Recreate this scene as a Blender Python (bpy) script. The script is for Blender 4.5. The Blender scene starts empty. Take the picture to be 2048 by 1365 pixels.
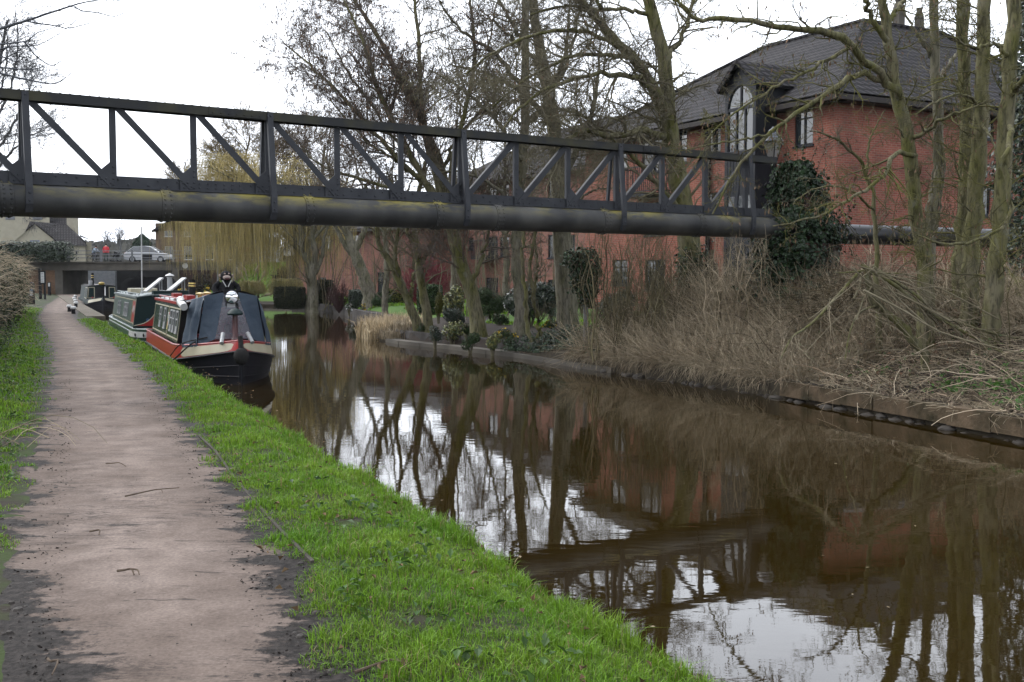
import bpy, math, random
import numpy as np
from mathutils import Vector, Matrix
C = bpy.context.scene.collection
sc = bpy.context.scene
rng = np.random.default_rng(7)
PI = math.pi
R = math.radians

# ------------------------------------------------------------------ camera
FPX, CX, CY, HZ, EYE = 2150.0, 1024.0, 682.5, 555.0, 1.6
PHI = math.atan((CY - HZ) / FPX)
cam_d = bpy.data.cameras.new('camera')
cam = bpy.data.objects.new('camera', cam_d)
C.objects.link(cam)
cam.location = (0, 0, EYE)
cam.rotation_euler = (PI / 2 - PHI, 0, 0)
cam_d.sensor_width = 36.0
cam_d.lens = FPX / 2048 * 36
cam_d.clip_end = 4000
cam_d.clip_start = 0.1
sc.camera = cam

def ray(px, py):
    cx = (px - CX) / FPX
    cy = -(py - CY) / FPX
    return np.array([cx, math.cos(PHI) + cy * math.sin(PHI), -math.sin(PHI) + cy * math.cos(PHI)])
def P(px, py, Y):                # the place at forward distance Y seen at this spot of the survey photograph
    d = ray(px, py)
    return np.array([0, 0, EYE]) + d * (Y / d[1])
def G(px, py, z=0.0):            # the place at height z
    d = ray(px, py)
    return np.array([0, 0, EYE]) + d * ((z - EYE) / d[2])
TH = R(24)
U = np.array([-math.sin(TH), math.cos(TH)])
N = np.array([math.cos(TH), math.sin(TH)])
def sn(p):
    return float(p[0] * U[0] + p[1] * U[1]), float(p[0] * N[0] + p[1] * N[1])
def xy(s, n):
    s = np.asarray(s, float); n = np.asarray(n, float)
    return s * U[0] + n * N[0], s * U[1] + n * N[1]
WATER = -0.5

def sm(a, b, x):
    t = np.clip((x - a) / (b - a), 0, 1)
    return t * t * (3 - 2 * t)
def lin(r, g, b):
    f = lambda v: (v / 255 / 12.92) if v / 255 <= 0.04045 else ((v / 255 + 0.055) / 1.055) ** 2.4
    return (f(r), f(g), f(b), 1)
def wob(x, y, s=1.0, seed=0):    # smooth wandering noise from a few sines
    a = seed * 1.7
    return (np.sin(x * 1.3 * s + a) * np.cos(y * 1.7 * s + 1.3 * a) + 0.6 * np.sin(x * 2.9 * s + 2 * a + y * 1.1 * s) + 0.4 * np.cos(x * 5.3 * s - y * 4.7 * s + a)) / 2.0

# ------------------------------------------------------------------ materials
def nodes(m):
    m.use_nodes = True
    nt = m.node_tree
    b = nt.nodes.get('Principled BSDF')
    return nt, b
def link(nt, a, b):
    nt.links.new(a, b)
def coord(nt, scale=(1, 1, 1), space='Object'):
    tc = nt.nodes.new('ShaderNodeTexCoord')
    mp = nt.nodes.new('ShaderNodeMapping')
    mp.inputs['Scale'].default_value = scale
    link(nt, tc.outputs[space], mp.inputs['Vector'])
    return mp.outputs['Vector']
def noise(nt, vec, scale, detail=5, rough=0.55, dist=0.0):
    n = nt.nodes.new('ShaderNodeTexNoise')
    n.inputs['Scale'].default_value = scale
    n.inputs['Detail'].default_value = detail
    n.inputs['Roughness'].default_value = rough
    n.inputs['Distortion'].default_value = dist
    link(nt, vec, n.inputs['Vector'])
    return n.outputs['Fac']
def ramp(nt, fac, stops, interp='LINEAR'):
    r = nt.nodes.new('ShaderNodeValToRGB')
    r.color_ramp.interpolation = interp
    e = r.color_ramp.elements
    e[0].position, e[0].color = stops[0]
    e[1].position, e[1].color = stops[1]
    for p, c in stops[2:]:
        x = e.new(p); x.color = c
    link(nt, fac, r.inputs['Fac'])
    return r.outputs['Color']
def mix(nt, fac, a, b, blend='MIX'):
    m = nt.nodes.new('ShaderNodeMix')
    m.data_type = 'RGBA'; m.blend_type = blend
    for sock, v in ((m.inputs[0], fac), (m.inputs[6], a), (m.inputs[7], b)):
        if hasattr(v, 'is_output'):
            link(nt, v, sock)
        else:
            sock.default_value = v
    return m.outputs[2]
def bump(nt, b, h, strength=0.3, dist=0.02):
    n = nt.nodes.new('ShaderNodeBump')
    n.inputs['Strength'].default_value = strength
    n.inputs['Distance'].default_value = dist
    link(nt, h, n.inputs['Height'])
    link(nt, n.outputs['Normal'], b.inputs['Normal'])
BW = ((0.0, (0, 0, 0, 1)), (1.0, (1, 1, 1, 1)))
ALB = 0.49
def dim(c): return tuple(x * ALB for x in c[:3]) + (1,)
def M(name, c1, c2=None, rough=0.7, scale=6, lo=0.35, hi=0.65, bmp=0.0, bscale=40, metal=0, spec=0.5, stretch=(1, 1, 1), bdist=0.01, rnd=0.0, detail=5, trans=0.0):
    m = bpy.data.materials.new(name)
    if not metal:
        c1 = dim(c1); c2 = dim(c2) if c2 else None
    nt, b = nodes(m)
    b.inputs['Roughness'].default_value = rough
    b.inputs['Metallic'].default_value = metal
    b.inputs['Specular IOR Level'].default_value = spec if (rough < 0.5 or metal or spec != 0.5) else 0.18
    col = None
    v = coord(nt, stretch)
    if c2 is None:
        c2 = tuple(x * 0.8 for x in c1[:3]) + (1,)
    f = noise(nt, v, scale, detail)
    col = ramp(nt, f, ((lo, c1), (hi, c2)))
    if rnd:
        at = nt.nodes.new('ShaderNodeAttribute'); at.attribute_name = 'rnd'
        k = ramp(nt, at.outputs['Fac'], ((0.0, (1 - rnd, 1 - rnd, 1 - rnd * 1.1, 1)), (1.0, (1 + rnd, 1 + rnd * 0.9, 1 + rnd * 0.8, 1))))
        col = mix(nt, 1.0, col, k, 'MULTIPLY')
    link(nt, col, b.inputs['Base Color'])
    if bmp:
        bump(nt, b, noise(nt, v, bscale, 4), bmp, bdist)
    if trans:
        out = nt.nodes['Material Output']
        tr = nt.nodes.new('ShaderNodeBsdfTranslucent')
        link(nt, col, tr.inputs['Color'])
        ms = nt.nodes.new('ShaderNodeMixShader'); ms.inputs[0].default_value = trans
        link(nt, b.outputs[0], ms.inputs[1]); link(nt, tr.outputs[0], ms.inputs[2])
        link(nt, ms.outputs[0], out.inputs['Surface'])
    return m
def brick_mat(name, c1, c2, mortar, bw=0.225, bh=0.075, ms=0.012, roof=False, stain=None):
    m = bpy.data.materials.new(name)
    c1, c2, mortar = dim(c1), dim(c2), dim(mortar)
    nt, b = nodes(m)
    tc = nt.nodes.new('ShaderNodeTexCoord')
    sp = nt.nodes.new('ShaderNodeSeparateXYZ'); link(nt, tc.outputs['Object'], sp.inputs[0])
    ad = nt.nodes.new('ShaderNodeMath'); ad.operation = 'ADD'
    link(nt, sp.outputs[0], ad.inputs[0]); link(nt, sp.outputs[1], ad.inputs[1])
    cb = nt.nodes.new('ShaderNodeCombineXYZ')
    link(nt, ad.outputs[0], cb.inputs[0])
    if roof:
        mu = nt.nodes.new('ShaderNodeMath'); mu.operation = 'MULTIPLY'; mu.inputs[1].default_value = 1.65
        link(nt, sp.outputs[2], mu.inputs[0]); link(nt, mu.outputs[0], cb.inputs[1])
    else:
        link(nt, sp.outputs[2], cb.inputs[1])
    t = nt.nodes.new('ShaderNodeTexBrick')
    t.inputs['Scale'].default_value = 1.0
    t.inputs['Brick Width'].default_value = bw
    t.inputs['Row Height'].default_value = bh
    t.inputs['Mortar Size'].default_value = ms
    t.inputs['Mortar Smooth'].default_value = 0.2
    t.inputs['Bias'].default_value = -0.1
    t.inputs['Color1'].default_value = c1
    t.inputs['Color2'].default_value = c2
    t.inputs['Mortar'].default_value = mortar
    link(nt, cb.outputs[0], t.inputs['Vector'])
    f = noise(nt, tc.outputs['Object'], 0.9, 6)
    sh = ramp(nt, f, ((0.32, (0.60, 0.60, 0.62, 1)), (0.66, (1.18, 1.14, 1.12, 1))))
    col = mix(nt, 1.0, t.outputs['Color'], sh, 'MULTIPLY')
    f2 = noise(nt, tc.outputs['Object'], 14, 3)
    sh2 = ramp(nt, f2, ((0.3, (0.85, 0.85, 0.85, 1)), (0.7, (1.12, 1.1, 1.1, 1))))
    col = mix(nt, 1.0, col, sh2, 'MULTIPLY')
    if stain:
        f3 = ramp(nt, noise(nt, tc.outputs['Object'], 2.3, 6), ((0.55, (0, 0, 0, 1)), (0.72, (1, 1, 1, 1))))
        col = mix(nt, f3, col, stain)
    link(nt, col, b.inputs['Base Color'])
    b.inputs['Roughness'].default_value = 0.85
    b.inputs['Specular IOR Level'].default_value = 0.25 if not roof else 0.12
    inv = nt.nodes.new('ShaderNodeMath'); inv.operation = 'SUBTRACT'; inv.inputs[0].default_value = 1.0
    link(nt, t.outputs['Fac'], inv.inputs[1])
    bump(nt, b, inv.outputs[0], 0.5, 0.008 if not roof else 0.02)
    return m

# ------------------------------------------------------------------ mesh building
class Acc:
    """collects geometry for ONE mesh"""
    def __init__(self):
        self.v = []; self.n = 0; self.f4 = []; self.f3 = []; self.ng = []; self.m4 = []; self.m3 = []; self.mg = []; self.rnd = []
    def add(self, V, F, mi=0, rnd=None):
        V = np.asarray(V, float).reshape(-1, 3)
        F = np.asarray(F)
        if F.size:
            if F.shape[1] == 4:
                self.f4.append(F + self.n); self.m4.append(np.full(len(F), mi) if np.isscalar(mi) else np.asarray(mi))
            else:
                self.f3.append(F + self.n); self.m3.append(np.full(len(F), mi) if np.isscalar(mi) else np.asarray(mi))
        self.v.append(V); self.n += len(V)
        self.rnd.append(np.full(len(V), 0.5) if rnd is None else np.asarray(rnd))
    def poly(self, pts, mi=0):
        self.v.append(np.asarray(pts, float)); self.ng.append(list(range(self.n, self.n + len(pts)))); self.mg.append(mi); self.n += len(pts)
        self.rnd.append(np.full(len(pts), 0.5))
    def box(self, c, s, mi=0, rot=None, taper=None):
        hx, hy, hz = s[0] / 2, s[1] / 2, s[2] / 2
        V = np.array([[-hx, -hy, -hz], [hx, -hy, -hz], [hx, hy, -hz], [-hx, hy, -hz], [-hx, -hy, hz], [hx, -hy, hz], [hx, hy, hz], [-hx, hy, hz]])
        if taper: V[4:, :2] *= taper
        if rot is not None: V = V @ np.array(rot).T
        V = V + np.asarray(c, float)
        self.add(V, [[0, 3, 2, 1], [4, 5, 6, 7], [0, 1, 5, 4], [1, 2, 6, 5], [2, 3, 7, 6], [3, 0, 4, 7]], mi)
    def bb(self, a, b, mi=0):
        a = np.minimum(a, b); b2 = np.maximum(a, b)
        self.box((np.asarray(a) + np.asarray(b)) / 2, np.abs(np.asarray(b, float) - np.asarray(a, float)), mi)
    def beam(self, a, b, w, h, mi=0, up=(0, 0, 1)):   # bar with a rectangular section between two points
        a = np.asarray(a, float); b = np.asarray(b, float)
        d = b - a; L = np.linalg.norm(d); d /= L
        up = np.asarray(up, float)
        if abs(d @ up) > 0.98: up = np.array([0, 1.0, 0])
        x = np.cross(d, up); x /= np.linalg.norm(x); z = np.cross(x, d)
        self.box((a + b) / 2, (w, L, h), mi, rot=np.stack([x, d, z], 1))
    def tube(self, pts, r, mi=0, m=8, cap=True):
        pts = np.asarray(pts, float); k = len(pts)
        r = np.full(k, r) if np.isscalar(r) else np.asarray(r, float)
        V, F = tubes(pts[None], r[None], m)
        self.add(V, F, mi)
        if cap:
            self.poly(V[:m][::-1], mi); self.poly(V[-m:], mi)
    def lathe(self, prof, c=(0, 0, 0), mi=0, m=16, axis='z'):
        prof = np.asarray(prof, float); k = len(prof)
        a = np.linspace(0, 2 * PI, m, endpoint=False)
        V = np.stack([prof[:, None, 0] * np.cos(a), prof[:, None, 0] * np.sin(a), np.repeat(prof[:, 1:2], m, 1)], -1).reshape(-1, 3)
        if axis == 'y': V = V[:, [0, 2, 1]] * np.array([1, 1, 1])
        if axis == 'x': V = V[:, [2, 1, 0]]
        i = np.arange(k - 1)[:, None] * m; j = np.arange(m); j2 = (j + 1) % m
        F = np.stack([i + j, i + j2, i + m + j2, i + m + j], -1).reshape(-1, 4)
        self.add(V + np.asarray(c, float), F, mi)
    def extrude(self, poly, dirv, mi=0):     # closed prism from a flat polygon
        p = np.asarray(poly, float); q = p + np.asarray(dirv, float); k = len(p)
        self.poly(p[::-1], mi); self.poly(q, mi)
        i = np.arange(k); j = (i + 1) % k
        self.add(np.vstack([p, q]), np.stack([i, j, j + k, i + k], 1), mi)
    def ball(self, c, r, mi=0, m=10, k=7, sq=(1, 1, 1)):
        t = np.linspace(0, PI, k)
        prof = np.stack([np.maximum(np.sin(t), 1e-3) * r, -np.cos(t) * r], 1)
        n0 = self.n
        self.lathe(prof, (0, 0, 0), mi, m)
        self.v[-1] = self.v[-1] * np.asarray(sq) + np.asarray(c)
    def grid(self, X, Y, Z, mi=0):
        a, b = X.shape
        V = np.stack([X, Y, Z], -1).reshape(-1, 3)
        i = (np.arange(a - 1)[:, None] * b + np.arange(b - 1)).ravel()
        self.add(V, np.stack([i, i + b, i + b + 1, i + 1], 1), mi)
    def build(self, name, mats, parent=None, smooth=False, loc=None, rot=None, rnd=False):
        me = bpy.data.meshes.new(name)
        V = np.vstack(self.v) if self.v else np.zeros((0, 3))
        f4 = np.vstack(self.f4) if self.f4 else np.zeros((0, 4), int)
        f3 = np.vstack(self.f3) if self.f3 else np.zeros((0, 3), int)
        loops = np.concatenate([f4.ravel(), f3.ravel(), np.array([i for g in self.ng for i in g], int)])
        cnt = np.concatenate([np.full(len(f4), 4), np.full(len(f3), 3), np.array([len(g) for g in self.ng], int)])
        mi = np.concatenate([np.concatenate(self.m4) if self.m4 else [], np.concatenate(self.m3) if self.m3 else [], self.mg]).astype(np.int32)
        me.vertices.add(len(V)); me.vertices.foreach_set('co', V.ravel().astype(np.float32))
        me.loops.add(len(loops)); me.loops.foreach_set('vertex_index', loops.astype(np.int32))
        me.polygons.add(len(cnt))
        st = np.concatenate([[0], np.cumsum(cnt)[:-1]]) if len(cnt) else np.zeros(0)
        me.polygons.foreach_set('loop_start', st.astype(np.int32))
        me.polygons.foreach_set('loop_total', cnt.astype(np.int32))
        mats = mats if isinstance(mats, (list, tuple)) else [mats]
        for m in mats: me.materials.append(m)
        me.polygons.foreach_set('material_index', mi)
        me.polygons.foreach_set('use_smooth', np.full(len(cnt), bool(smooth)))
        if rnd:
            at = me.attributes.new('rnd', 'FLOAT', 'POINT')
            at.data.foreach_set('value', np.concatenate(self.rnd).astype(np.float32))
        me.update(calc_edges=True)
        o = bpy.data.objects.new(name, me); C.objects.link(o)
        if parent is not None: o.parent = parent
        if loc is not None: o.location = loc
        if rot is not None: o.rotation_euler = rot
        if smooth == 'auto':
            try: me.set_sharp_from_angle(angle=R(40))
            except Exception: pass
        return o

def tubes(Pt, Rr, m=4):
    """Pt (B,k,3), Rr (B,k) -> verts, quads of B open tubes"""
    B, k, _ = Pt.shape
    T = np.empty_like(Pt)
    T[:, 1:-1] = Pt[:, 2:] - Pt[:, :-2]; T[:, 0] = Pt[:, 1] - Pt[:, 0]; T[:, -1] = Pt[:, -1] - Pt[:, -2]
    T /= np.linalg.norm(T, axis=-1, keepdims=True) + 1e-9
    ref = np.where(np.abs(T[:, :1, 2:3]) > 0.8, np.array([1.0, 0, 0]), np.array([0, 0, 1.0]))
    A = np.cross(T, np.broadcast_to(ref, T.shape)); A /= np.linalg.norm(A, axis=-1, keepdims=True) + 1e-9
    Bn = np.cross(T, A)
    a = np.linspace(0, 2 * PI, m, endpoint=False)
    V = Pt[:, :, None] + Rr[:, :, None, None] * (np.cos(a)[None, None, :, None] * A[:, :, None] + np.sin(a)[None, None, :, None] * Bn[:, :, None])
    b = np.arange(B)[:, None, None] * (k * m); i = np.arange(k - 1)[None, :, None] * m; j = np.arange(m)[None, None, :]; j2 = (j + 1) % m
    F = np.stack([b + i + j, b + i + j2, b + i + m + j2, b + i + m + j], -1).reshape(-1, 4)
    return V.reshape(-1, 3), F

def tag(o, label=None, cat=None, group=None, kind=None):
    if label: o['label'] = label
    if cat: o['category'] = cat
    if group: o['group'] = group
    if kind: o['kind'] = kind
    return o
def thing(name, label, cat, loc=(0, 0, 0), rotz=0, group=None):
    o = bpy.data.objects.new(name, None); C.objects.link(o)
    o.empty_display_size = 0.2
    o.location = loc; o.rotation_euler = (0, 0, rotz)
    return tag(o, label, cat, group)
def dup(root, loc, rotz, label=None, scale=None):
    r = root.copy(); C.objects.link(r); r.location = loc; r.rotation_euler = (0, 0, rotz)
    if label: r['label'] = label
    if scale: r.scale = (scale,) * 3
    for ch in list(root.children):
        c = ch.copy(); C.objects.link(c); c.parent = r
        for g in ch.children:
            d = g.copy(); C.objects.link(d); d.parent = c
    return r
def unit(v):
    v = np.asarray(v, float)
    return v / (np.linalg.norm(v, axis=-1, keepdims=True) + 1e-9)
def spline(pts, k):
    """Catmull-Rom through pts, k points"""
    p = np.asarray(pts, float)
    q = np.vstack([2 * p[0] - p[1], p, 2 * p[-1] - p[-2]])
    t = np.linspace(0, len(p) - 1 - 1e-6, k); i = t.astype(int); f = (t - i)[:, None]
    a, b, c, d = q[i], q[i + 1], q[i + 2], q[i + 3]
    return 0.5 * (2 * b + (c - a) * f + (2 * a - 5 * b + 4 * c - d) * f ** 2 + (3 * b - a - 3 * c + d) * f ** 3)
def leaves(acc, pos, nrm, size, mi=0, aspect=0.6, rs=None, fold=0.25, rg=None):
    """a folded kite-shaped leaf at every position, facing roughly along nrm"""
    g = rg or rng
    n = len(pos)
    nrm = unit(np.asarray(nrm) + g.normal(0, 0.45, (n, 3)))
    t = unit(np.cross(nrm, g.normal(0, 1, (n, 3))))
    s = np.cross(nrm, t)
    L = (np.asarray(size) * g.uniform(0.65, 1.35, n))[:, None]
    W = L * aspect
    a = pos - t * L * 0.5; b = pos + t * L * 0.5
    c = pos + s * W * 0.5 + nrm * W * fold - t * L * 0.08; d = pos - s * W * 0.5 + nrm * W * fold - t * L * 0.08
    V = np.stack([a, c, b, d], 1).reshape(-1, 3)
    i = np.arange(n) * 4
    F = np.vstack([np.stack([i, i + 1, i + 2], 1), np.stack([i, i + 2, i + 3], 1)])
    acc.add(V, F, mi, np.repeat(g.uniform(0, 1, n), 4))
# ------------------------------------------------------------------ sky and light
SUN_EL, SUN_AZ = R(48), R(-62)       # azimuth from +Y towards +X: off to the left, behind cloud
w = bpy.data.worlds.new('World'); sc.world = w; w.use_nodes = True
nt = w.node_tree
bg = nt.nodes['Background']
sky = nt.nodes.new('ShaderNodeTexSky'); sky.sky_type = 'NISHITA'
sky.sun_disc = False; sky.sun_elevation = SUN_EL; sky.sun_rotation = SUN_AZ
sky.air_density = 1.0; sky.dust_density = 6.0; sky.ozone_density = 1.0; sky.altitude = 0
hs = nt.nodes.new('ShaderNodeHueSaturation'); hs.inputs['Saturation'].default_value = 0.13
hs.inputs['Fac'].default_value = 1.0
link(nt, sky.outputs[0], hs.inputs['Color'])
tcw = nt.nodes.new('ShaderNodeTexCoord')
mpw = nt.nodes.new('ShaderNodeMapping'); mpw.inputs['Scale'].default_value = (1, 1, 2.6)
link(nt, tcw.outputs['Generated'], mpw.inputs['Vector'])
cl = ramp(nt, noise(nt, mpw.outputs['Vector'], 1.6, 6, 0.55, 0.3), ((0.3, (0.82, 0.83, 0.86, 1)), (0.7, (1.12, 1.12, 1.12, 1))))
veil = mix(nt, 0.6, hs.outputs['Color'], (6.4, 6.8, 7.5, 1))            # an even veil of white cloud over the clear sky
skyc = mix(nt, 1.0, veil, cl, 'MULTIPLY')
link(nt, skyc, bg.inputs['Color'])
bg.inputs['Strength'].default_value = 0.15
sun_d = bpy.data.lights.new('sun', 'SUN'); sun_d.energy = 0.55; sun_d.angle = R(45); sun_d.color = (1, 0.97, 0.92)
sun = bpy.data.objects.new('sun', sun_d); C.objects.link(sun)
sd = Vector((math.sin(SUN_AZ) * math.cos(SUN_EL), math.cos(SUN_AZ) * math.cos(SUN_EL), math.sin(SUN_EL)))
sun.rotation_euler = sd.to_track_quat('Z', 'Y').to_euler()
sc.view_settings.view_transform = 'Standard'; sc.view_settings.look = 'None'
sc.view_settings.exposure = 1.4; sc.view_settings.gamma = 1.0
sc.render.engine = 'CYCLES'
sc.cycles.use_denoising = True
try: sc.cycles.denoiser = 'OPENIMAGEDENOISE'
except Exception: pass
sc.cycles.max_bounces = 6; sc.cycles.diffuse_bounces = 3; sc.cycles.glossy_bounces = 3; sc.cycles.transmission_bounces = 4; sc.cycles.transparent_max_bounces = 6
sc.cycles.caustics_reflective = False; sc.cycles.caustics_refractive = False

# ------------------------------------------------------------------ layout curves, in canal coordinates (s along, n across)
def curve(pts):
    a = sorted([sn(p) for p in pts])
    return np.array([x[0] for x in a]), np.array([x[1] for x in a])
_pl = curve([G(*q) for q in ((40, 1365), (70, 1120), (95, 1000), (103, 900), (118, 800), (121, 740), (118, 700), (102, 660), (84, 635), (96, 612), (122, 594))])
_pr = curve([G(*q) for q in ((640, 1365), (520, 1120), (455, 1000), (385, 900), (325, 800), (285, 750), (226, 695), (165, 655), (140, 633), (160, 606), (196, 590))])
def path_l(s): return np.interp(s, np.r_[-30, _pl[0], 104], np.r_[-0.05, _pl[1], _pl[1][-1]])
def path_r(s): return np.interp(s, np.r_[-30, _pr[0], 104], np.r_[0.95, _pr[1], _pr[1][-1]])
def left_edge(s): return 2.58 + 0.06 * wob(np.asarray(s, float), 0.3, 0.9, 1)
_re = curve([G(px, py, WATER) for px, py in ((2048, 886), (1830, 846), (1600, 803), (1400, 771), (1180, 739), (1050, 717), (900, 699), (800, 688), (758, 681))])
_rs = np.r_[-30, 2, _re[0], 37.5, 43, 51, 62, 75, 77.5, 80, 83, 90, 104, 130]
_rn = np.r_[12.6, 11.9, _re[1], _re[1][-1] + 1.6, 14.0, 15.0, 16.2, 17.4, 15.8, 13.6, 12.2, 11.9, 11.8, 11.8]
def right_edge(s): return np.interp(s, _rs, _rn) + 0.05 * wob(np.asarray(s, float), 1.3, 1.1, 2)
def hL(s, n):
    s = np.asarray(s, float); n = np.asarray(n, float)
    a, b = path_l(s), path_r(s)
    z = 0.03 * sm(0.0, 0.5, n - b) * (1 - sm(0.7, 1.0, n - b)) - 0.17 * sm(0.55, 1.0, (n - b) / np.maximum(left_edge(s) - b, 0.3))
    far = sm(44, 52, s)               # hard quay near the road bridge
    z = np.where(n > b, z * (1 - 0.7 * far), z)
    d = a - n
    z = np.where(d > 0, 0.06 * sm(0.1, 0.8, d) + 0.22 * sm(0.8, 3.5, d), z)
    return z + np.where((n > b + 0.15) | (d > 0.15), 0.018 * wob(s * 2.2, n * 2.2, 1, 3), 0)
def hR(s, n):
    s = np.asarray(s, float); n = np.asarray(n, float)
    d = n - right_edge(s)
    near = 1 - sm(22.5, 26.5, s)
    zn = -0.18 + 1.0 * sm(0.2, 4.2, d) - 0.55 * sm(6.5, 11, d)
    gz = np.where(d < 0.42, -0.42, -0.16 + 0.20 * sm(0.5, 2.6, d))
    gard = sm(22.5, 23.5, s) * (1 - sm(36, 37.5, s))
    zf = -0.34 + 0.40 * sm(0.0, 1.6, d) + 0.15 * sm(2, 8, d)
    zg = gz * gard + zf * (1 - gard)
    z = zn * near + zg * (1 - near)
    z = z + 2.55 * sm(79, 96, s) * sm(1.5, 7, d)
    return z + 0.05 * near * wob(s * 1.1, n * 1.1, 1, 4)
def on_left(s, n): x, y = xy(s, n); return np.stack([x, y, hL(s, n)], -1)
def on_right(s, n): x, y = xy(s, n); return np.stack([x, y, hR(s, n)], -1)

# ------------------------------------------------------------------ ground materials
m_path = bpy.data.materials.new('tarred_path')
nt, b = nodes(m_path)
v = coord(nt)
at = nt.nodes.new('ShaderNodeAttribute'); at.attribute_name = 'rnd'      # distance in from the path's edge
rotm = nt.nodes.new('ShaderNodeMapping'); rotm.inputs['Rotation'].default_value = (0, 0, -TH); rotm.inputs['Scale'].default_value = (0.55, 2.6, 1)
tc0 = nt.nodes.new('ShaderNodeTexCoord'); link(nt, tc0.outputs['Object'], rotm.inputs['Vector'])
streak = noise(nt, rotm.outputs['Vector'], 1.7, 7, 0.6, 0.4)
fine = noise(nt, v, 60, 3, 0.6)
big = noise(nt, v, 1.1, 4)
top = mix(nt, ramp(nt, big, ((0.3, BW[0][1]), (0.7, BW[1][1]))), (0.116, 0.091, 0.077, 1), (0.156, 0.126, 0.110, 1))
blot = ramp(nt, noise(nt, v, 3.1, 6, 0.62), ((0.34, (0.78, 0.77, 0.76, 1)), (0.62, (1.12, 1.12, 1.12, 1))))
top = mix(nt, 1.0, top, blot, 'MULTIPLY')
wornm = ramp(nt, at.outputs['Fac'], ((0.30, (0.80, 0.79, 0.78, 1)), (0.52, (1.0, 1.0, 1.0, 1)), (0.60, (1.10, 1.10, 1.10, 1)), (0.72, (0.97, 0.97, 0.97, 1))))
top = mix(nt, 1.0, top, wornm, 'MULTIPLY')
top = mix(nt, 1.0, top, ramp(nt, fine, ((0.25, (0.72, 0.72, 0.72, 1)), (0.75, (1.24, 1.24, 1.24, 1)))), 'MULTIPLY')
wet = mix(nt, ramp(nt, noise(nt, v, 22, 8, 0.7), ((0.42, BW[0][1]), (0.60, BW[1][1]))), (0.0065, 0.005, 0.0042, 1), (0.026, 0.0215, 0.0192, 1))
# mud: worn edges plus cross streaks
ad = nt.nodes.new('ShaderNodeMath'); ad.operation = 'MULTIPLY_ADD'; link(nt, streak, ad.inputs[0]); ad.inputs[1].default_value = 0.75; link(nt, at.outputs['Fac'], ad.inputs[2])
ad2 = nt.nodes.new('ShaderNodeMath'); ad2.operation = 'MULTIPLY_ADD'; link(nt, noise(nt, v, 24, 6, 0.7), ad2.inputs[0]); ad2.inputs[1].default_value = 0.34; link(nt, ad.outputs[0], ad2.inputs[2])
ad3 = nt.nodes.new('ShaderNodeMath'); ad3.operation = 'ADD'; link(nt, ad2.outputs[0], ad3.inputs[0]); ad3.inputs[1].default_value = -0.17
edge = ramp(nt, ad3.outputs[0], ((0.535, (1, 1, 1, 1)), (0.60, (0, 0, 0, 1))))
pat = ramp(nt, streak, ((0.305, (0.9, 0.9, 0.9, 1)), (0.335, (0, 0, 0, 1))))
patch = ramp(nt, noise(nt, rotm.outputs['Vector'], 5.2, 4, 0.6, 0.3), ((0.325, (0.65, 0.65, 0.65, 1)), (0.355, (0, 0, 0, 1))))
mk = nt.nodes.new('ShaderNodeMix'); mk.data_type = 'RGBA'; mk.blend_type = 'LIGHTEN'; mk.inputs[0].default_value = 1.0
link(nt, edge, mk.inputs[6]); link(nt, pat, mk.inputs[7])
mk2 = nt.nodes.new('ShaderNodeMix'); mk2.data_type = 'RGBA'; mk2.blend_type = 'LIGHTEN'; mk2.inputs[0].default_value = 1.0
link(nt, mk.outputs[2], mk2.inputs[6]); link(nt, patch, mk2.inputs[7])
crk = ramp(nt, noise(nt, rotm.outputs['Vector'], 2.6, 8, 0.68, 1.2), ((0.470, (0, 0, 0, 1)), (0.494, (0.75, 0.75, 0.75, 1)), (0.506, (0.75, 0.75, 0.75, 1)), (0.53, (0, 0, 0, 1))))
crk = mix(nt, 1.0, crk, ramp(nt, noise(nt, v, 0.9, 3), ((0.46, (0, 0, 0, 1)), (0.6, (1, 1, 1, 1)))), 'MULTIPLY')
mk3 = nt.nodes.new('ShaderNodeMix'); mk3.data_type = 'RGBA'; mk3.blend_type = 'LIGHTEN'; mk3.inputs[0].default_value = 1.0
link(nt, mk2.outputs[2], mk3.inputs[6]); link(nt, crk, mk3.inputs[7])
mask = mk3.outputs[2]
link(nt, mix(nt, mask, top, wet), b.inputs['Base Color'])
link(nt, ramp(nt, mask, ((0.0, (0.95, 0.95, 0.95, 1)), (1.0, (0.7, 0.7, 0.7, 1)))), b.inputs['Roughness']); b.inputs['Specular IOR Level'].default_value = 0.09
hh = mix(nt, 0.5, noise(nt, v, 45, 5, 0.65), noise(nt, v, 7, 4))
bump(nt, b, hh, 0.5, 0.02)

m_grass_soil = M('grassy_soil', (0.046, 0.070, 0.016, 1), (0.040, 0.031, 0.022, 1), 0.95, 2.2, 0.44, 0.62, 0.5, 30)
m_lawn = M('lawn', (0.07, 0.15, 0.022, 1), (0.10, 0.19, 0.03, 1), 0.95, 1.5, bmp=0.5, bscale=30)
m_soil = M('garden_soil', (0.028, 0.020, 0.015, 1), (0.050, 0.038, 0.029, 1), 0.95, 4, bmp=0.6, bscale=22)
m_grass = M('grass_blades', (0.135, 0.335, 0.012, 1), (0.265, 0.460, 0.032, 1), 0.6, 1.1, 0.3, 0.7, rnd=0.5, trans=0.35, spec=0.3)
nt, b = nodes(m_grass)      # a few dead blades among the green ones
_c = b.inputs['Base Color'].links[0].from_socket
_a = nt.nodes.new('ShaderNodeAttribute'); _a.attribute_name = 'rnd'
_m = mix(nt, ramp(nt, _a.outputs['Fac'], ((0.945, (0, 0, 0, 1)), (0.955, (1, 1, 1, 1)))), _c, (0.20, 0.16, 0.075, 1))
link(nt, _m, b.inputs['Base Color']); link(nt, _m, [n_ for n_ in nt.nodes if n_.bl_idname == 'ShaderNodeBsdfTranslucent'][0].inputs['Color'])
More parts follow.
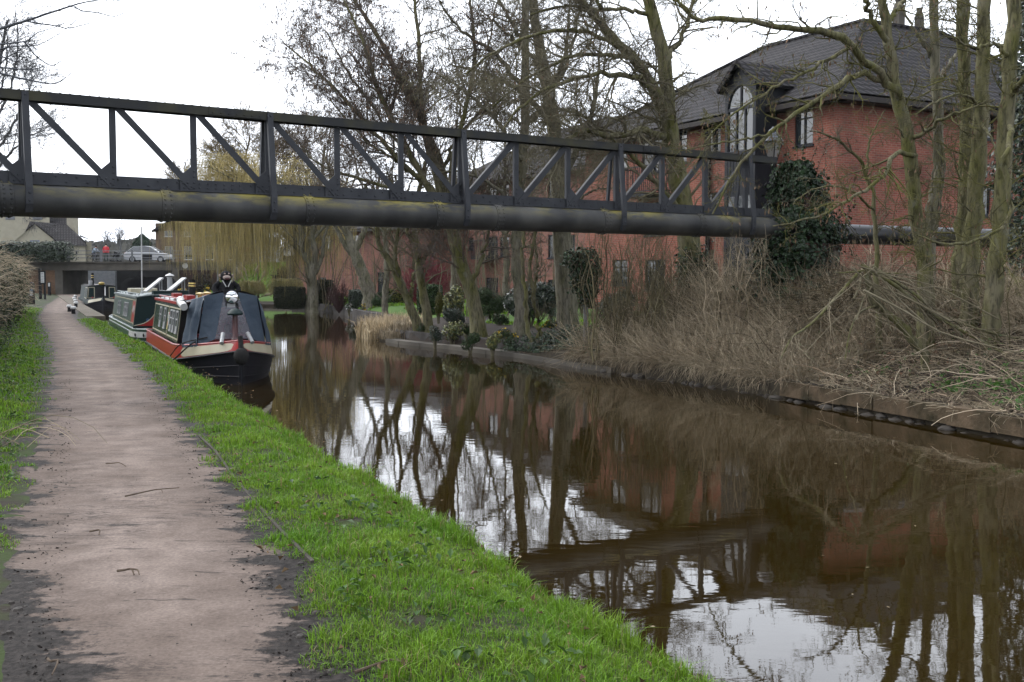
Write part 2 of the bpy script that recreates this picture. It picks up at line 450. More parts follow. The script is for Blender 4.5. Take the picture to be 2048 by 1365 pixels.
m_dry = M('dry_stems', (0.60, 0.51, 0.37, 1), (0.27, 0.215, 0.145, 1), 0.85, 0.9, 0.35, 0.68, rnd=0.5, spec=0.2)
m_bank = M('bank_face', (0.05, 0.04, 0.028, 1), (0.09, 0.075, 0.05, 1), 0.9, 5, bmp=0.6, bscale=14)
m_field = M('far_field', (0.07, 0.12, 0.03, 1), (0.10, 0.12, 0.05, 1), 0.95, 0.05)

# canal bed / ground reaching the horizon
a = Acc(); a.box((0, 900, -1.6), (3600, 3200, 0.4)); tag(a.build('ground', m_field), kind='structure')
# left bank
S = np.r_[np.linspace(-30, 3, 40), np.linspace(3.3, 30, 190), np.linspace(30.5, 116, 160)]
def n_cols(s): 
    pl, pr, le = path_l(s), path_r(s), left_edge(s)
    c = [np.full_like(s, -90), np.full_like(s, -30), np.full_like(s, -12), np.full_like(s, -7)]
    for f in np.linspace(0, 1, 14): c.append(-5 + f * (pl + 5))
    for f in np.linspace(0.1, 1, 8): c.append(pl + f * (pr - pl))
    for f in np.linspace(0.07, 1, 16): c.append(pr + f * (le - pr))
    return np.stack(c, 1)
Nn = n_cols(S); SS = np.repeat(S[:, None], Nn.shape[1], 1)
X, Y = xy(SS, Nn); Z = hL(SS, Nn)
a = Acc(); a.grid(X[:, ::-1], Y[:, ::-1], Z[:, ::-1])
le = left_edge(S)
x0, y0 = xy(S, le); z0 = hL(S, le); x1, y1 = xy(S, le + 0.05)
a.grid(np.stack([x1, x1, x0], 1), np.stack([y1, y1, y0], 1), np.stack([z0 * 0 - 1.3, z0 - 0.12, z0], 1), 1)
tag(a.build('left_bank', [m_grass_soil, m_bank], smooth=True), kind='structure')
# towpath with its muddy margins
S2 = np.r_[np.linspace(-6, 3, 40), np.linspace(3.1, 30, 300), np.linspace(30.4, 113, 220)]
fr = np.linspace(0, 1, 31)
pl = path_l(S2)[:, None] - 0.36 - 0.55 * (1 - sm(4.2, 7.5, S2))[:, None]; pr = path_r(S2)[:, None] + 0.30
PN = pl + fr * (pr - pl); PS = np.repeat(S2[:, None], 31, 1)
X, Y = xy(PS, PN)
rag = np.minimum(np.maximum(fr[None] * (pr - pl) - 0.30 * (1 - sm(4.2, 7.0, PS)) - 0.55 * (1 - sm(4.2, 7.5, PS)), 0), (1 - fr)[None] * (pr - pl) - 0.06 * (1 - sm(4.5, 8, PS)))            # metres in from the edge
rag = np.maximum(rag, 0)
Z = hL(PS, PN) + 0.004 + 0.006 * sm(0, 0.3, rag) + 0.006 * wob(PS * 3, PN * 5, 1, 6) * sm(0.1, 0.3, rag)
Z = np.where((fr < 0.001) | (fr > 0.999), Z - 0.03, Z)
a = Acc(); a.grid(X[:, ::-1], Y[:, ::-1], Z[:, ::-1])
a.rnd = [np.clip((rag + 0.10 * wob(PS * 1.6, PN * 1.2, 1, 8) + 0.05 * wob(PS * 6, PN * 5, 1, 9) - 0.05 * (1 - sm(4.5, 8.5, PS)))[:, ::-1].ravel() / 1.35, 0, 1)]
tag(a.build('towpath', m_path, smooth=True, rnd=True), kind='structure')
# right bank
SR = np.r_[np.linspace(-30, 4, 25), np.linspace(4.5, 38, 170), np.linspace(38.5, 116, 120)]
DR = np.r_[0.0, 0.03, 0.1, 0.3, 0.41, 0.43, 0.6, 0.8, 1.0, np.linspace(1.3, 12, 36), 16, 24, 40, 70, 110]
re_ = right_edge(SR)[:, None]; NR = re_ + DR[None]; S_ = np.repeat(SR[:, None], len(DR), 1)
X, Y = xy(S_, NR); Z = hR(S_, NR)
a = Acc(); a.grid(X[:, ::-1], Y[:, ::-1], Z[:, ::-1])
sc_ = (S_[:-1, 1:] + S_[1:, :-1])[:, ::-1] / 2; dc_ = np.repeat(((DR[:-1] + DR[1:]) / 2)[None, ::-1], len(SR) - 1, 0)
a.m4[-1] = np.where((sc_ > 39) & (dc_ > 0.8) | ((sc_ > 26) & (dc_ > 3.6)), 2, 0).ravel()
x0, y0 = xy(SR, re_[:, 0]); z0 = hR(SR, re_[:, 0])
x1, y1 = xy(SR, re_[:, 0] - 0.04)
a.grid(np.stack([x0, x1], 1), np.stack([y0, y1], 1), np.stack([z0, z0 * 0 - 1.3], 1), 1)
tag(a.build('right_bank', [m_soil, m_bank, m_lawn], smooth=True), kind='structure')
# high ground beyond the road bridge
a = Acc(); a.box((0, 116 + 700, 2.2), (2400, 1400, 1.0)); tag(a.build('far_field', m_field), kind='structure')

# water
m_water = bpy.data.materials.new('canal_water')
nt, b = nodes(m_water)
v = coord(nt)
b.inputs['Base Color'].default_value = (0.030, 0.019, 0.006, 1)
b.inputs['Roughness'].default_value = 0.02
b.inputs['IOR'].default_value = 1.65
b.inputs['Specular IOR Level'].default_value = 0.6
link(nt, ramp(nt, noise(nt, v, 0.35, 3), ((0.3, (0.0110, 0.0065, 0.0009, 1)), (0.7, (0.0145, 0.0088, 0.0015, 1)))), b.inputs['Base Color'])
mp = nt.nodes.new('ShaderNodeMapping'); mp.inputs['Rotation'].default_value = (0, 0, 0.2); mp.inputs['Scale'].default_value = (0.55, 1.25, 1)
tc0 = nt.nodes.new('ShaderNodeTexCoord'); link(nt, tc0.outputs['Object'], mp.inputs['Vector'])
h = mix(nt, 0.28, noise(nt, mp.outputs['Vector'], 1.5, 2, 0.5, 0.5), noise(nt, mp.outputs['Vector'], 6.5, 3, 0.5, 0.3))
bump(nt, b, h, 0.010, 0.16)
a = Acc()
sw = np.linspace(-30, 140, 60)
xa, ya = xy(sw, sw * 0 + 2.3); xb, yb = xy(sw, right_edge(sw) + 0.4)
a.grid(np.stack([xb, xa], 1), np.stack([yb, ya], 1), np.full((60, 2), WATER))
tag(a.build('canal_water', m_water), kind='structure')

# ------------------------------------------------------------------ grass
def blades(acc, pos, h, wd, g, lean=0.5, mi=0):
    n = len(pos)
    az = g.uniform(0, 2 * PI, n); ln = np.abs(g.normal(0, lean, n))
    d = np.stack([np.cos(az), np.sin(az), np.zeros(n)], 1)
    s = np.stack([-np.sin(az + g.normal(0, 0.7, n)), np.cos(az), np.zeros(n)], 1)
    h = h[:, None]; wd = np.broadcast_to(np.asarray(wd, float), (n,))[:, None]; ln = ln[:, None]
    up = np.array([0, 0, 1.0])
    base = pos - up * 0.02
    mid = base + up * h * 0.6 + d * h * 0.25 * ln
    tip = base + up * h * (1 - 0.25 * np.clip(ln, 0, 1.4)) + d * h * 0.9 * ln
    V = np.stack([base - s * wd / 2, base + s * wd / 2, mid + s * wd * 0.42, mid - s * wd * 0.42, tip], 1).reshape(-1, 3)
    i = np.arange(n) * 5
    r = np.repeat(g.uniform(0, 1, n), 5)
    acc.add(V, np.stack([i, i + 1, i + 2, i + 3], 1), mi, r)
    acc.f3.append(np.stack([i + 3, i + 2, i + 4], 1) + acc.n - len(V)); acc.m3.append(np.full(n, mi))
g = np.random.default_rng(11)
acc = Acc()
for (s0, s1, dens, wd, side) in ((1.5, 5.5, 9500, 0.0042, 1), (5.5, 9, 6500, 0.0055, 1), (9, 15, 3000, 0.008, 1), (15, 25, 1300, 0.012, 1), (25, 44, 420, 0.022, 1),
                                 (4, 9, 4200, 0.006, -1), (9, 15, 2000, 0.009, -1), (15, 26, 750, 0.015, -1), (26, 60, 170, 0.03, -1)):
    area = (s1 - s0) * 2.4
    n = int(area * dens)
    s = g.uniform(s0, s1, n)
    if side == 1:
        b0, b1 = path_r(s) - 0.10, left_edge(s) + 0.05
        t = g.uniform(0, 1, n); nn = b0 + t * (b1 - b0)
        wear = np.clip((nn - b0) / 0.42, 0, 1)
        keep = (g.uniform(0, 1, n) < (b1 - b0) / 2.4)
    else:
        b1 = path_l(s) + 0.02; nn = b1 - g.uniform(0, 1, n) ** 1.0 * 2.4
        wear = np.clip((b1 - nn) / 0.5, 0, 1)
        keep = np.ones(n, bool)
    pat = wob(s * 2.1, nn * 2.6, 1, 12) * 0.5 + wob(s * 6, nn * 7, 1, 13) * 0.35
    bare = wob(s * 0.9, nn * 1.4, 1, 17)
    keep &= (wear + pat * 0.7 > 0.45) & (pat > -0.55)
    if side == -1: keep &= (bare > -0.62 + 0.75 * (1 - sm(4.6, 6.4, s))) & (wear > 0.55 * (1 - sm(4.8, 8, s)))
    s, nn, wear, pat = s[keep], nn[keep], wear[keep], pat[keep]
    pos = on_left(s, nn)
    tuft = np.clip(wob(s * 4.3, nn * 4.9, 1, 19), 0, 1)
    hgt = (0.034 + 0.045 * np.clip(pat + 0.4, 0, 1.2) + 0.05 * tuft) * 0.94 * g.uniform(0.5, 1.5, len(s)) * (0.55 + 0.45 * wear)
    lip = (left_edge(s) - nn < 0.12) if side == 1 else np.zeros(len(s), bool)
    hgt = np.where(lip, hgt * 1.5, hgt)
    blades(acc, pos, hgt, wd, g, 0.6)
acc_grass = acc
tag(acc.build('grass', m_grass, rnd=True), kind='stuff')
# lawns and green slopes across the water
acc = Acc()
for (s0, s1, d0, d1, dens, hh) in ((55, 77, 0.7, 7, 60, 0.16), (39, 50, 1.6, 6, 60, 0.12), (84, 100, 1.0, 14, 26, 0.25), (25, 34, 3.5, 9, 60, 0.1)):
    n = int((s1 - s0) * (d1 - d0) * dens); s = g.uniform(s0, s1, n); d = g.uniform(d0, d1, n)
    blades(acc, on_right(s, right_edge(s) + d), hh * g.uniform(0.6, 1.4, n), 0.035 + 0.0006 * s, g, 0.5)
tag(acc.build('lawn_grass', m_grass, rnd=True), kind='stuff')
# weeds: broad leaves in the left verge and near grass
m_weed = M('weed_leaf', (0.05, 0.12, 0.02, 1), (0.08, 0.16, 0.035, 1), 0.5, 3, rnd=0.4, trans=0.2)
acc = Acc(); n = 320
s = np.r_[g.uniform(4, 26, n), g.uniform(2, 8, 40)]
nn = np.r_[path_l(s[:n]) - 0.25 - g.uniform(0, 1, n) * 1.8, path_r(s[n:]) + 0.25 + g.uniform(0, 1, 40) * 0.8]
cp = on_left(s, nn); 
pos = np.repeat(cp, 7, 0) + g.normal(0, 1, (len(cp) * 7, 3)) * np.array([0.06, 0.06, 0.02]) + np.array([0, 0, 0.05])
leaves(acc, pos, np.tile([0, 0, 1.0], (len(pos), 1)), 0.055, 0, 0.55, rg=g)
tag(acc.build('weeds', m_weed, rnd=True), kind='stuff')
# bits of litter, dead leaves and clods on the path edges
m_clod = M('mud_clod', (0.03, 0.024, 0.02, 1), (0.06, 0.05, 0.042, 1), 0.6, 8)
acc = Acc(); n = 2600
s = 2.5 + g.uniform(0, 1, n) ** 1.6 * 16
side = g.uniform(0, 1, n) < 0.5
off = np.abs(g.normal(0, 0.14, n)) - 0.16
nn = np.where(side, path_l(s) - off * 1.0, path_r(s) + off * 1.0)
pos = on_left(s, nn) + np.array([0, 0, 0.008])
leaves(acc, pos, np.tile([0, 0, 1.0], (n, 1)), g.uniform(0.005, 0.02, n), 0, 0.7, rg=g, fold=0.5)
n = 350; s = 2.5 + g.uniform(0, 1, n) * 14; nn = path_l(s) + g.uniform(0, 1, n) * (path_r(s) - path_l(s))
pos = on_left(s, nn) + np.array([0, 0, 0.018])
leaves(acc, pos, np.tile([0, 0, 1.0], (n, 1)), g.uniform(0.004, 0.014, n), 0, 0.6, rg=g, fold=0.3)
tag(acc.build('path_litter', m_clod, rnd=True), kind='stuff')

acc = Acc(); n = 420
s = 2.5 + g.uniform(0, 1, n) * 22; nn = path_r(s) + g.uniform(0, 1, n) * 1.5
leaves(acc, on_left(s, nn) + np.array([0, 0, 0.045]), np.tile([0, 0, 1.0], (n, 1)), g.uniform(0.02, 0.05, n), 0, 0.6, rg=g, fold=0.5)
tag(acc.build('fallen_leaves', M('brown_leaf', (0.16, 0.10, 0.055, 1), (0.28, 0.20, 0.11, 1), 0.8, 5, rnd=0.4), rnd=True), kind='stuff')
acc = Acc(); n = 170
s = 3 + g.uniform(0, 1, n) * 34; nn = 2.7 + g.uniform(0, 1, n) * 8.6; px_, py_ = xy(s, nn)
leaves(acc, np.stack([px_, py_, np.full(n, WATER + 0.004)], 1), np.tile([0, 0, 6.0], (n, 1)), g.uniform(0.015, 0.045, n), 0, 0.5, rg=g, fold=0.05)
tag(acc.build('floating_leaves', M('floating_leaf', (0.28, 0.22, 0.14, 1), (0.40, 0.34, 0.24, 1), 0.7, 5, rnd=0.4), rnd=True), kind='stuff')

acc = Acc(); n = 260; s = 3.0 + g.uniform(0, 1, n) ** 1.5 * 12; lf = g.uniform(0, 1, n) < 0.6
nn = np.where(lf, path_l(s) - np.abs(g.normal(0, 0.3, n)) + 0.15, path_r(s) + np.abs(g.normal(0, 0.12, n)) - 0.05)
for c_, r_ in zip(on_left(s, nn), g.uniform(0.006, 0.022, n)): acc.ball(c_ + np.array([0, 0, r_ * 0.3]), r_, 0, 6, 5, tuple(g.uniform(0.7, 1.5, 2)) + (0.7,))
tag(acc.build('clods_and_stones', m_clod), kind='stuff')
# ------------------------------------------------------------------ pipe bridge
m_steel = M('painted_steel', (0.046, 0.049, 0.058, 1), (0.078, 0.082, 0.092, 1), 0.55, 3.5, 0.3, 0.75, 0.12, 60)
m_pipe = bpy.data.materials.new('pipe_paint')
nt, b = nodes(m_pipe)
v = coord(nt)
base = ramp(nt, noise(nt, v, 2.2, 6), ((0.3, (0.019, 0.020, 0.022, 1)), (0.72, (0.053, 0.052, 0.051, 1))))
vs = coord(nt, (1.3, 0.3, 0.3))
st = ramp(nt, noise(nt, vs, 0.9, 3), ((0.40, (0.62, 0.62, 0.60, 1)), (0.62, (1.2, 1.18, 1.1, 1))))
base = mix(nt, 1.0, base, st, 'MULTIPLY')
sp = nt.nodes.new('ShaderNodeSeparateXYZ'); tc0 = nt.nodes.new('ShaderNodeTexCoord'); link(nt, tc0.outputs['Object'], sp.inputs[0])
hgt = ramp(nt, sp.outputs[2], ((0.02, (0, 0, 0, 1)), (0.2, (1, 1, 1, 1))))           # lichen grows on the upper side
lp = ramp(nt, noise(nt, coord(nt, (0.6, 1, 2)), 3.2, 7, 0.65), ((0.44, (0, 0, 0, 1)), (0.58, (0.95, 0.95, 0.95, 1))))
reg = ramp(nt, noise(nt, coord(nt, (1, 0.2, 0.2)), 0.45, 2), ((0.42, (0.08, 0.08, 0.08, 1)), (0.58, (1, 1, 1, 1))))
mx_ = nt.nodes.new('ShaderNodeMath'); mx_.operation = 'MULTIPLY_ADD'; mx_.inputs[1].default_value = 0.05; mx_.inputs[2].default_value = 0.5; link(nt, sp.outputs[0], mx_.inputs[0])
band = ramp(nt, mx_.outputs[0], ((0.14, (0, 0, 0, 1)), (0.24, (1, 1, 1, 1)), (0.50, (1, 1, 1, 1)), (0.55, (0, 0, 0, 1))))
reg = mix(nt, 1.0, reg, band, 'LIGHTEN')
lm = mix(nt, 1.0, mix(nt, 1.0, hgt, lp, 'MULTIPLY'), reg, 'MULTIPLY')
col = mix(nt, lm, base, (0.16, 0.135, 0.028, 1))
link(nt, col, b.inputs['Base Color'])
b.inputs['Roughness'].default_value = 0.55; b.inputs['Specular IOR Level'].default_value = 0.3
bump(nt, b, noise(nt, v, 40, 4), 0.15, 0.01)
m_steel_moss = M('mossy_steel', (0.042, 0.044, 0.046, 1), (0.080, 0.076, 0.046, 1), 0.65, 2.5, 0.45, 0.7, 0.12, 50)

ZP = 2.65
A0 = G(0, 399, ZP); A1 = G(1520, 455, ZP)
bdir = unit((A1 - A0) * np.array([1, 1, 0])); bperp = np.array([-bdir[1], bdir[0], 0])     # bperp points away from the camera
def axis_at(px):                # distance along the axis from A0 seen in column px
    k = (px - CX) / FPX * math.cos(PHI)
    # solve X/depth = (px-cx)/f with depth along the optical axis
    lo, hi = -30.0, 40.0
    for _ in range(60):
        mid = (lo + hi) / 2; q = A0 + bdir * mid
        dep = q[1] * math.cos(PHI) - (q[2] - EYE) * math.sin(PHI)
        if q[0] / dep < (px - CX) / FPX: lo = mid
        else: hi = mid
    return (lo + hi) / 2
cpos = axis_at(920); pitch = (axis_at(1500) - axis_at(76)) / 12
br = thing('pipe_bridge', 'dark riveted steel truss bridge carrying a fat grey pipe over the canal', 'bridge', tuple(A0 + bdir * cpos), math.atan2(bdir[1], bdir[0]))
XL, XR = -9.6 * pitch, 6.7 * pitch
RP = 0.225; ZT = 1.47                                # top of chord above pipe axis
def rivet(a, c, ax='y', r=0.014, sgn=1):
    prof = [(r, 0), (r * 0.8, r * 0.6), (0.001, r * 0.8)]
    if ax == 'z': a.lathe(prof, c, 0, 6)
    else: a.lathe([(p, -q * sgn * -1 if False else q * sgn) for p, q in prof], c, 0, 6, 'y')
# pipe with lap joints
a = Acc()
xs = np.linspace(XL - 0.6, XR + 1.2, 50)
a.tube(np.stack([xs, xs * 0, xs * 0], 1), RP, 0, 32)
pipe = a.build('pipe', m_pipe, br, smooth='auto')
for px in (-160, 10, 328, 612, 870, 990, 1203, 1393):
    x = axis_at(px) - cpos
    a = Acc()
    xx = np.array([-0.085, -0.08, 0.08, 0.085]) + x
    a.tube(np.stack([xx, xx * 0, xx * 0], 1), np.array([RP, RP + 0.012, RP + 0.012, RP]), 0, 28, cap=False)
    for k in range(22):
        t = 2 * PI * k / 22
        for dx in (-0.045, 0.045):
            d = np.array([0, math.cos(t), math.sin(t)]); p = np.array([x + dx, 0, 0]) + d * (RP + 0.010)
            a.ball(p, 0.017, 0, 6, 4)
    a.build('pipe_collar', m_pipe, br, smooth='auto')
# chords
a = Acc()
a.bb((XL, -0.125, ZT - 0.016), (XR, 0.125, ZT))                              # riveted top plate
a.bb((XL, -0.122, ZT - 0.13), (XR, -0.107, ZT - 0.0165)); a.bb((XL, 0.107, ZT - 0.13), (XR, 0.122, ZT - 0.0165))
a.bb((XL, -0.1065, ZT - 0.03), (XR, 0.1065, ZT - 0.0168))
for x in np.arange(XL + 0.05, XR, 0.13):
    for y in (-0.09, 0.09):
        rivet(a, (x, y, ZT), 'z', 0.017)
for px in (470, 1310):
    x = axis_at(px) - cpos
    a.bb((x - 0.42, -0.134, ZT - 0.118), (x + 0.42, -0.1225, ZT - 0.012))
    for k in range(7):
        rivet(a, (x - 0.36 + k * 0.12, -0.134, ZT - 0.085), 'y', 0.014, -1)
a.build('top_chord', m_steel_moss, br)
a = Acc()
ZW0, ZW1 = RP - 0.01, RP + 0.165
a.bb((XL, -0.012, ZW0), (XR, 0.012, ZW1))
a.bb((XL, -0.10, RP - 0.012), (XR, -0.0125, RP + 0.004)); a.bb((XL, 0.0125, RP - 0.012), (XR, 0.10, RP + 0.004))
for i, x in enumerate(np.arange(XL + 0.05, XR, 0.14)):
    rivet(a, (x, -0.012, ZW0 + (0.06 if i % 2 else 0.13)), 'y', 0.017, -1)
for px in (440, 1300):
    x = axis_at(px) - cpos
    a.bb((x - 0.36, -0.022, ZW0 + 0.02), (x + 0.36, -0.0125, ZW1 - 0.006))
    for k in range(6):
        rivet(a, (x - 0.31 + k * 0.124, -0.022, ZW0 + 0.06), 'y', 0.015, -1); rivet(a, (x - 0.31 + k * 0.124, -0.022, ZW0 + 0.125), 'y', 0.015, -1)
a.build('web_plate', m_steel, br)
for i in range(-9, 7):
    x = i * pitch
    a = Acc()                                                                 # upright: tee section
    a.bb((x - 0.048, -0.034, ZW1 - 0.14), (x + 0.048, -0.023, ZT - 0.031)); a.bb((x - 0.008, -0.0228, ZW1 - 0.14), (x + 0.008, 0.075, ZT - 0.031))
    a.build('upright', m_steel, br)
    if i <= 0:   q0, q1, sg = (x - pitch + 0.05, ZT - 0.10), (x - 0.02, ZW0 + 0.045), 1
    else:        q0, q1, sg = (x - pitch * 0 - 0.03, ZT - 0.10), (x - pitch + 0.04, ZW0 + 0.045), -1
    if i > -9:
        a = Acc(); a.beam((q0[0], -0.047, q0[1]), (q1[0], -0.047, q1[1]), 0.012, 0.095)
        a.beam((q0[0] + 0.03 * sg, -0.013, q0[1] + 0.035), (q1[0] + 0.03 * sg, -0.013, q1[1] + 0.035), 0.055, 0.010)
        for f in (0.02, 0.075):
            rivet(a, (q1[0] + (q0[0] - q1[0]) * f, -0.053, q1[1] + (q0[1] - q1[1]) * f), 'y', 0.016, -1)
        a.build('diagonal_brace', m_steel, br)
    # gusset
    gx = x if i <= 0 else x - pitch
    s_ = -1 if i <= 0 else 1
    if i > -9:
        a = Acc()
        pts = [(gx + s_ * 0.21, ZW0 + 0.015), (gx - s_ * 0.045, ZW0 + 0.015), (gx - s_ * 0.045, ZW1 + 0.20), (gx + s_ * 0.035, ZW1 + 0.20), (gx + s_ * 0.16, ZW1 + 0.09), (gx + s_ * 0.21, ZW1)]
        a.extrude([(p, -0.0405, q) for p, q in pts], (0, 0.006, 0))
        for (dx, dz) in ((0, 0.05), (0, 0.13), (0, 0.22), (0, 0.30), (0.15, 0.05), (0.10, 0.13), (0.17, 0.12)):
            rivet(a, (gx + s_ * dx, -0.0405, ZW0 + dz), 'y', 0.016, -1)
        a.build('gusset_plate', m_steel, br)
    if i % 3 == 0:
        for sy in (-1, 1):
            a = Acc()
            for (w_, t0, t1) in ((0.045, 0.0, 0.010), (0.004, -0.045, 0.0)):
                pr = [(sy * (0.135 + 0.001), ZT - 0.015), (sy * 0.15, ZT - 0.2), (sy * (RP + 0.045), 0.16), (sy * (RP + 0.04), -0.06), (sy * (RP * 0.93), -0.17)]
                for (p0, p1) in zip(pr[:-1], pr[1:]):
                    xo = x + 0.0 if w_ > 0.01 else x - 0.041
                    a.beam((xo, p0[0] + sy * (t0 + t1) / 2, p0[1]), (xo, p1[0] + sy * (t0 + t1) / 2, p1[1]), w_ * 2, max(t1 - t0, 0.01) , 0, up=(0, sy, 0.3))
            for z in (-0.02, 0.09, ZT - 0.06):
                y = sy * (0.15 if z > 1 else RP + 0.055)
                a.ball((x, y, z), 0.018, 0, 6, 4)
            a.build('hanger_strap', m_steel, br)
# pier under the near (left) end, outside the frame
m_brick_old = brick_mat('old_brick', lin(92, 58, 48), lin(70, 48, 42), lin(70, 66, 60), stain=lin(48, 52, 36))
m_stone = M('weathered_stone', lin(128, 118, 104), lin(92, 86, 74), 0.9, 3, bmp=0.5, bscale=18)
pl_ = A0 + bdir * (cpos + XL - 0.2)
pr0 = thing('bridge_pier', 'brown brick pier holding the near end of the pipe bridge', 'pier', (pl_[0], pl_[1], 0), math.atan2(bdir[1], bdir[0]))
a = Acc(); a.bb((-0.6, -0.7, -0.3), (0.6, 0.7, ZP - RP - 0.16)); a.build('shaft', m_brick_old, pr0)
a = Acc(); a.bb((-0.68, -0.78, ZP - RP - 0.158), (0.68, 0.78, ZP - RP - 0.002)); a.build('capstone', m_stone, pr0)
# pier at the far end, wrapped in ivy
xr_ = A0 + bdir * (axis_at(1600))
pr1 = thing('bridge_pier', 'dark brick pier with pale stone blocks under the ivy on the far bank', 'pier', (xr_[0], xr_[1], 0), math.atan2(bdir[1], bdir[0]))
ZG1 = float(hR(*sn(xr_)))
a = Acc(); a.bb((-0.5, -0.62, ZG1 - 0.4), (0.58, 0.62, ZP - RP - 0.1)); a.bb((-0.35, -0.45, ZP - RP - 0.1), (0.35, 0.4, ZP + 0.8)); a.build('shaft', m_brick_old, pr1)
for zz in (ZP - 0.62, ZP - 1.42):
    a = Acc(); a.bb((0.22, -0.66, zz - 0.13), (0.5, -0.6, zz + 0.13)); a.build('stone_block', m_stone, pr1)
# black pipe running on from the pier
m_black = M('black_coating', (0.012, 0.012, 0.014, 1), (0.02, 0.02, 0.023, 1), 0.4, 4, bmp=0.1, bscale=30)
a = Acc()
q0 = P(1662, 468, xr_[1] + 0.8); q1 = P(2150, 482, xr_[1] + 3.6)
pts = np.stack([q0 + (q1 - q0) * t for t in np.linspace(-0.05, 1.3, 12)])
a.tube(pts, 0.225, 0, 24)
o = a.build('black_pipe', m_black, smooth='auto'); tag(o, 'black pipe running on from the ivy pier past the tree trunks', 'pipe')
# ivy
m_ivy = M('ivy_leaf', (0.012, 0.034, 0.010, 1), (0.026, 0.062, 0.018, 1), 0.5, 3, rnd=0.6, spec=0.25)
m_vine = M('vine_stem', (0.06, 0.05, 0.03, 1), (0.09, 0.075, 0.045, 1), 0.9, 8)
g = np.random.default_rng(21)
def ivy_on(name, label, boxes, n, size, loc=(0, 0, 0), rz=0, cat='ivy'):
    acc = Acc()
    ar = np.array([(b[3] - b[0]) * (b[5] - b[2]) + (b[4] - b[1]) * (b[5] - b[2]) for b in boxes]); ar = ar / ar.sum()
    for bx, f in zip(boxes, ar):
        k = int(n * f); lo, hi = np.array(bx[:3]), np.array(bx[3:])
        c = (lo + hi) / 2; hs_ = (hi - lo) / 2
        d = unit(g.normal(0, 1, (k, 3)))
        p = d / (np.max(np.abs(d), 1, keepdims=True) ** 0.75)
        bul = 1 + 0.30 * wob(d[:, 0] * 4 + c[2] * 3, d[:, 2] * 4.5 + d[:, 1] * 4, 1, 3) + np.where(g.uniform(0, 1, k) < 0.06, g.uniform(0, 0.35, k), 0)
        pos = c + p * hs_ * bul[:, None] * g.uniform(0.82, 1.05, (k, 1))
        leaves(acc, pos, d + np.array([0, -0.1, 0.25]), size, 0, 0.85, rg=g)
    for k in range(14):
        b0 = boxes[k % len(boxes)]
        p0 = np.array([g.uniform(b0[0], b0[3]), b0[1] - 0.03, b0[2]]); 
        pts = [p0 + np.array([0.1 * math.sin(t * 3 + k), 0, (b0[5] - b0[2]) * t / 5]) for t in range(6)]
        acc.tube(pts, 0.012, 1, 5)
    o = acc.build(name, [m_ivy, m_vine], loc=loc, rot=(0, 0, rz), rnd=True)
    return tag(o, label, cat)
# ragged ivy column over the far pier: leaves on a lumpy, uneven skin with hanging tails
def ivy_column(name, label, prof, n, size, loc, rz, tails):
    acc = Acc(); zs = np.array([p[0] for p in prof])
    z = g.uniform(zs[0], zs[-1], n); th = g.uniform(0, 2 * PI, n)
    rx = np.interp(z, zs, [p[1] for p in prof]); ry = np.interp(z, zs, [p[2] for p in prof]); cx0 = np.interp(z, zs, [p[3] for p in prof])
    lump = 1 + 0.34 * wob(np.cos(th) * 3 + z * 2.2, np.sin(th) * 3 + z * 3.1, 1, 4) + 0.26 * wob(np.cos(th) * 7 + z * 6, np.sin(th) * 6 + z * 8, 1, 9)
    k = lump * np.where(g.uniform(0, 1, n) < 0.08, g.uniform(1.0, 1.45, n), g.uniform(0.72, 1.05, n))
    sq = np.maximum(np.abs(np.cos(th)), np.abs(np.sin(th))) ** -0.6
    pos = np.stack([cx0 + rx * k * sq * np.cos(th), ry * k * sq * np.sin(th), z], 1)
    thin = wob(th * 2.3 + z, z * 3.1, 1, 15) > -0.6
    pos, th = pos[thin], th[thin]
    leaves(acc, pos, np.stack([np.cos(th), np.sin(th), 0.35 + 0 * th], 1), size, 0, 0.9, rg=g)
    for i in range(tails):
        a_ = g.uniform(0, 2 * PI); z0 = g.uniform(zs[0] + 1.0, zs[-1]); L = g.uniform(0.3, 1.0); r0 = np.interp(z0, zs, [p[1] for p in prof]) * 1.12; c0 = np.interp(z0, zs, [p[3] for p in prof])
        t = np.linspace(0, 1, 7); sgn = g.choice([-1.0, 1.0], p=[0.65, 0.35])
        path = np.stack([c0 + r0 * math.cos(a_) + 0.26 * t * math.cos(a_) + np.cumsum(g.normal(0, 0.02, 7)), (r0 + 0.26 * t) * math.sin(a_) + np.cumsum(g.normal(0, 0.02, 7)), z0 + sgn * L * t], 1)
        acc.tube(path, np.linspace(0.008, 0.004, 7), 1, 4, cap=False)
        m_ = int(L * 16); f = g.uniform(0, 5.99, m_); i_ = f.astype(int); pp = path[i_] + (path[i_ + 1] - path[i_]) * (f - i_)[:, None] + g.normal(0, 0.035, (m_, 3))
        leaves(acc, pp, np.tile([math.cos(a_), math.sin(a_), 0.3], (m_, 1)), size * 0.8, 0, 0.9, rg=g)
    return tag(acc.build(name, [m_ivy, m_vine], loc=loc, rot=(0, 0, rz), rnd=True), label, 'ivy')
ivy_column('ivy', 'ragged dark green ivy smothering the far pier of the pipe bridge', [(ZG1 - 0.1, 0.80, 0.80, -0.10), (ZG1 + 0.8, 0.66, 0.74, -0.18), (ZP - 0.75, 0.60, 0.70, -0.22), (ZP - 0.45, 0.62, 0.66, -0.12), (ZP - 0.25, 0.82, 0.64, 0.04), (ZP + 0.1, 0.86, 0.60, 0.08), (ZP + 0.35, 0.46, 0.54, 0.0), (ZP + 0.9, 0.34, 0.46, -0.1), (ZP + 1.2, 0.28, 0.36, -0.14), (ZP + 1.42, 0.2, 0.22, -0.16)], 17000, 0.085, (xr_[0], xr_[1], 0), math.atan2(bdir[1], bdir[0]), 90)
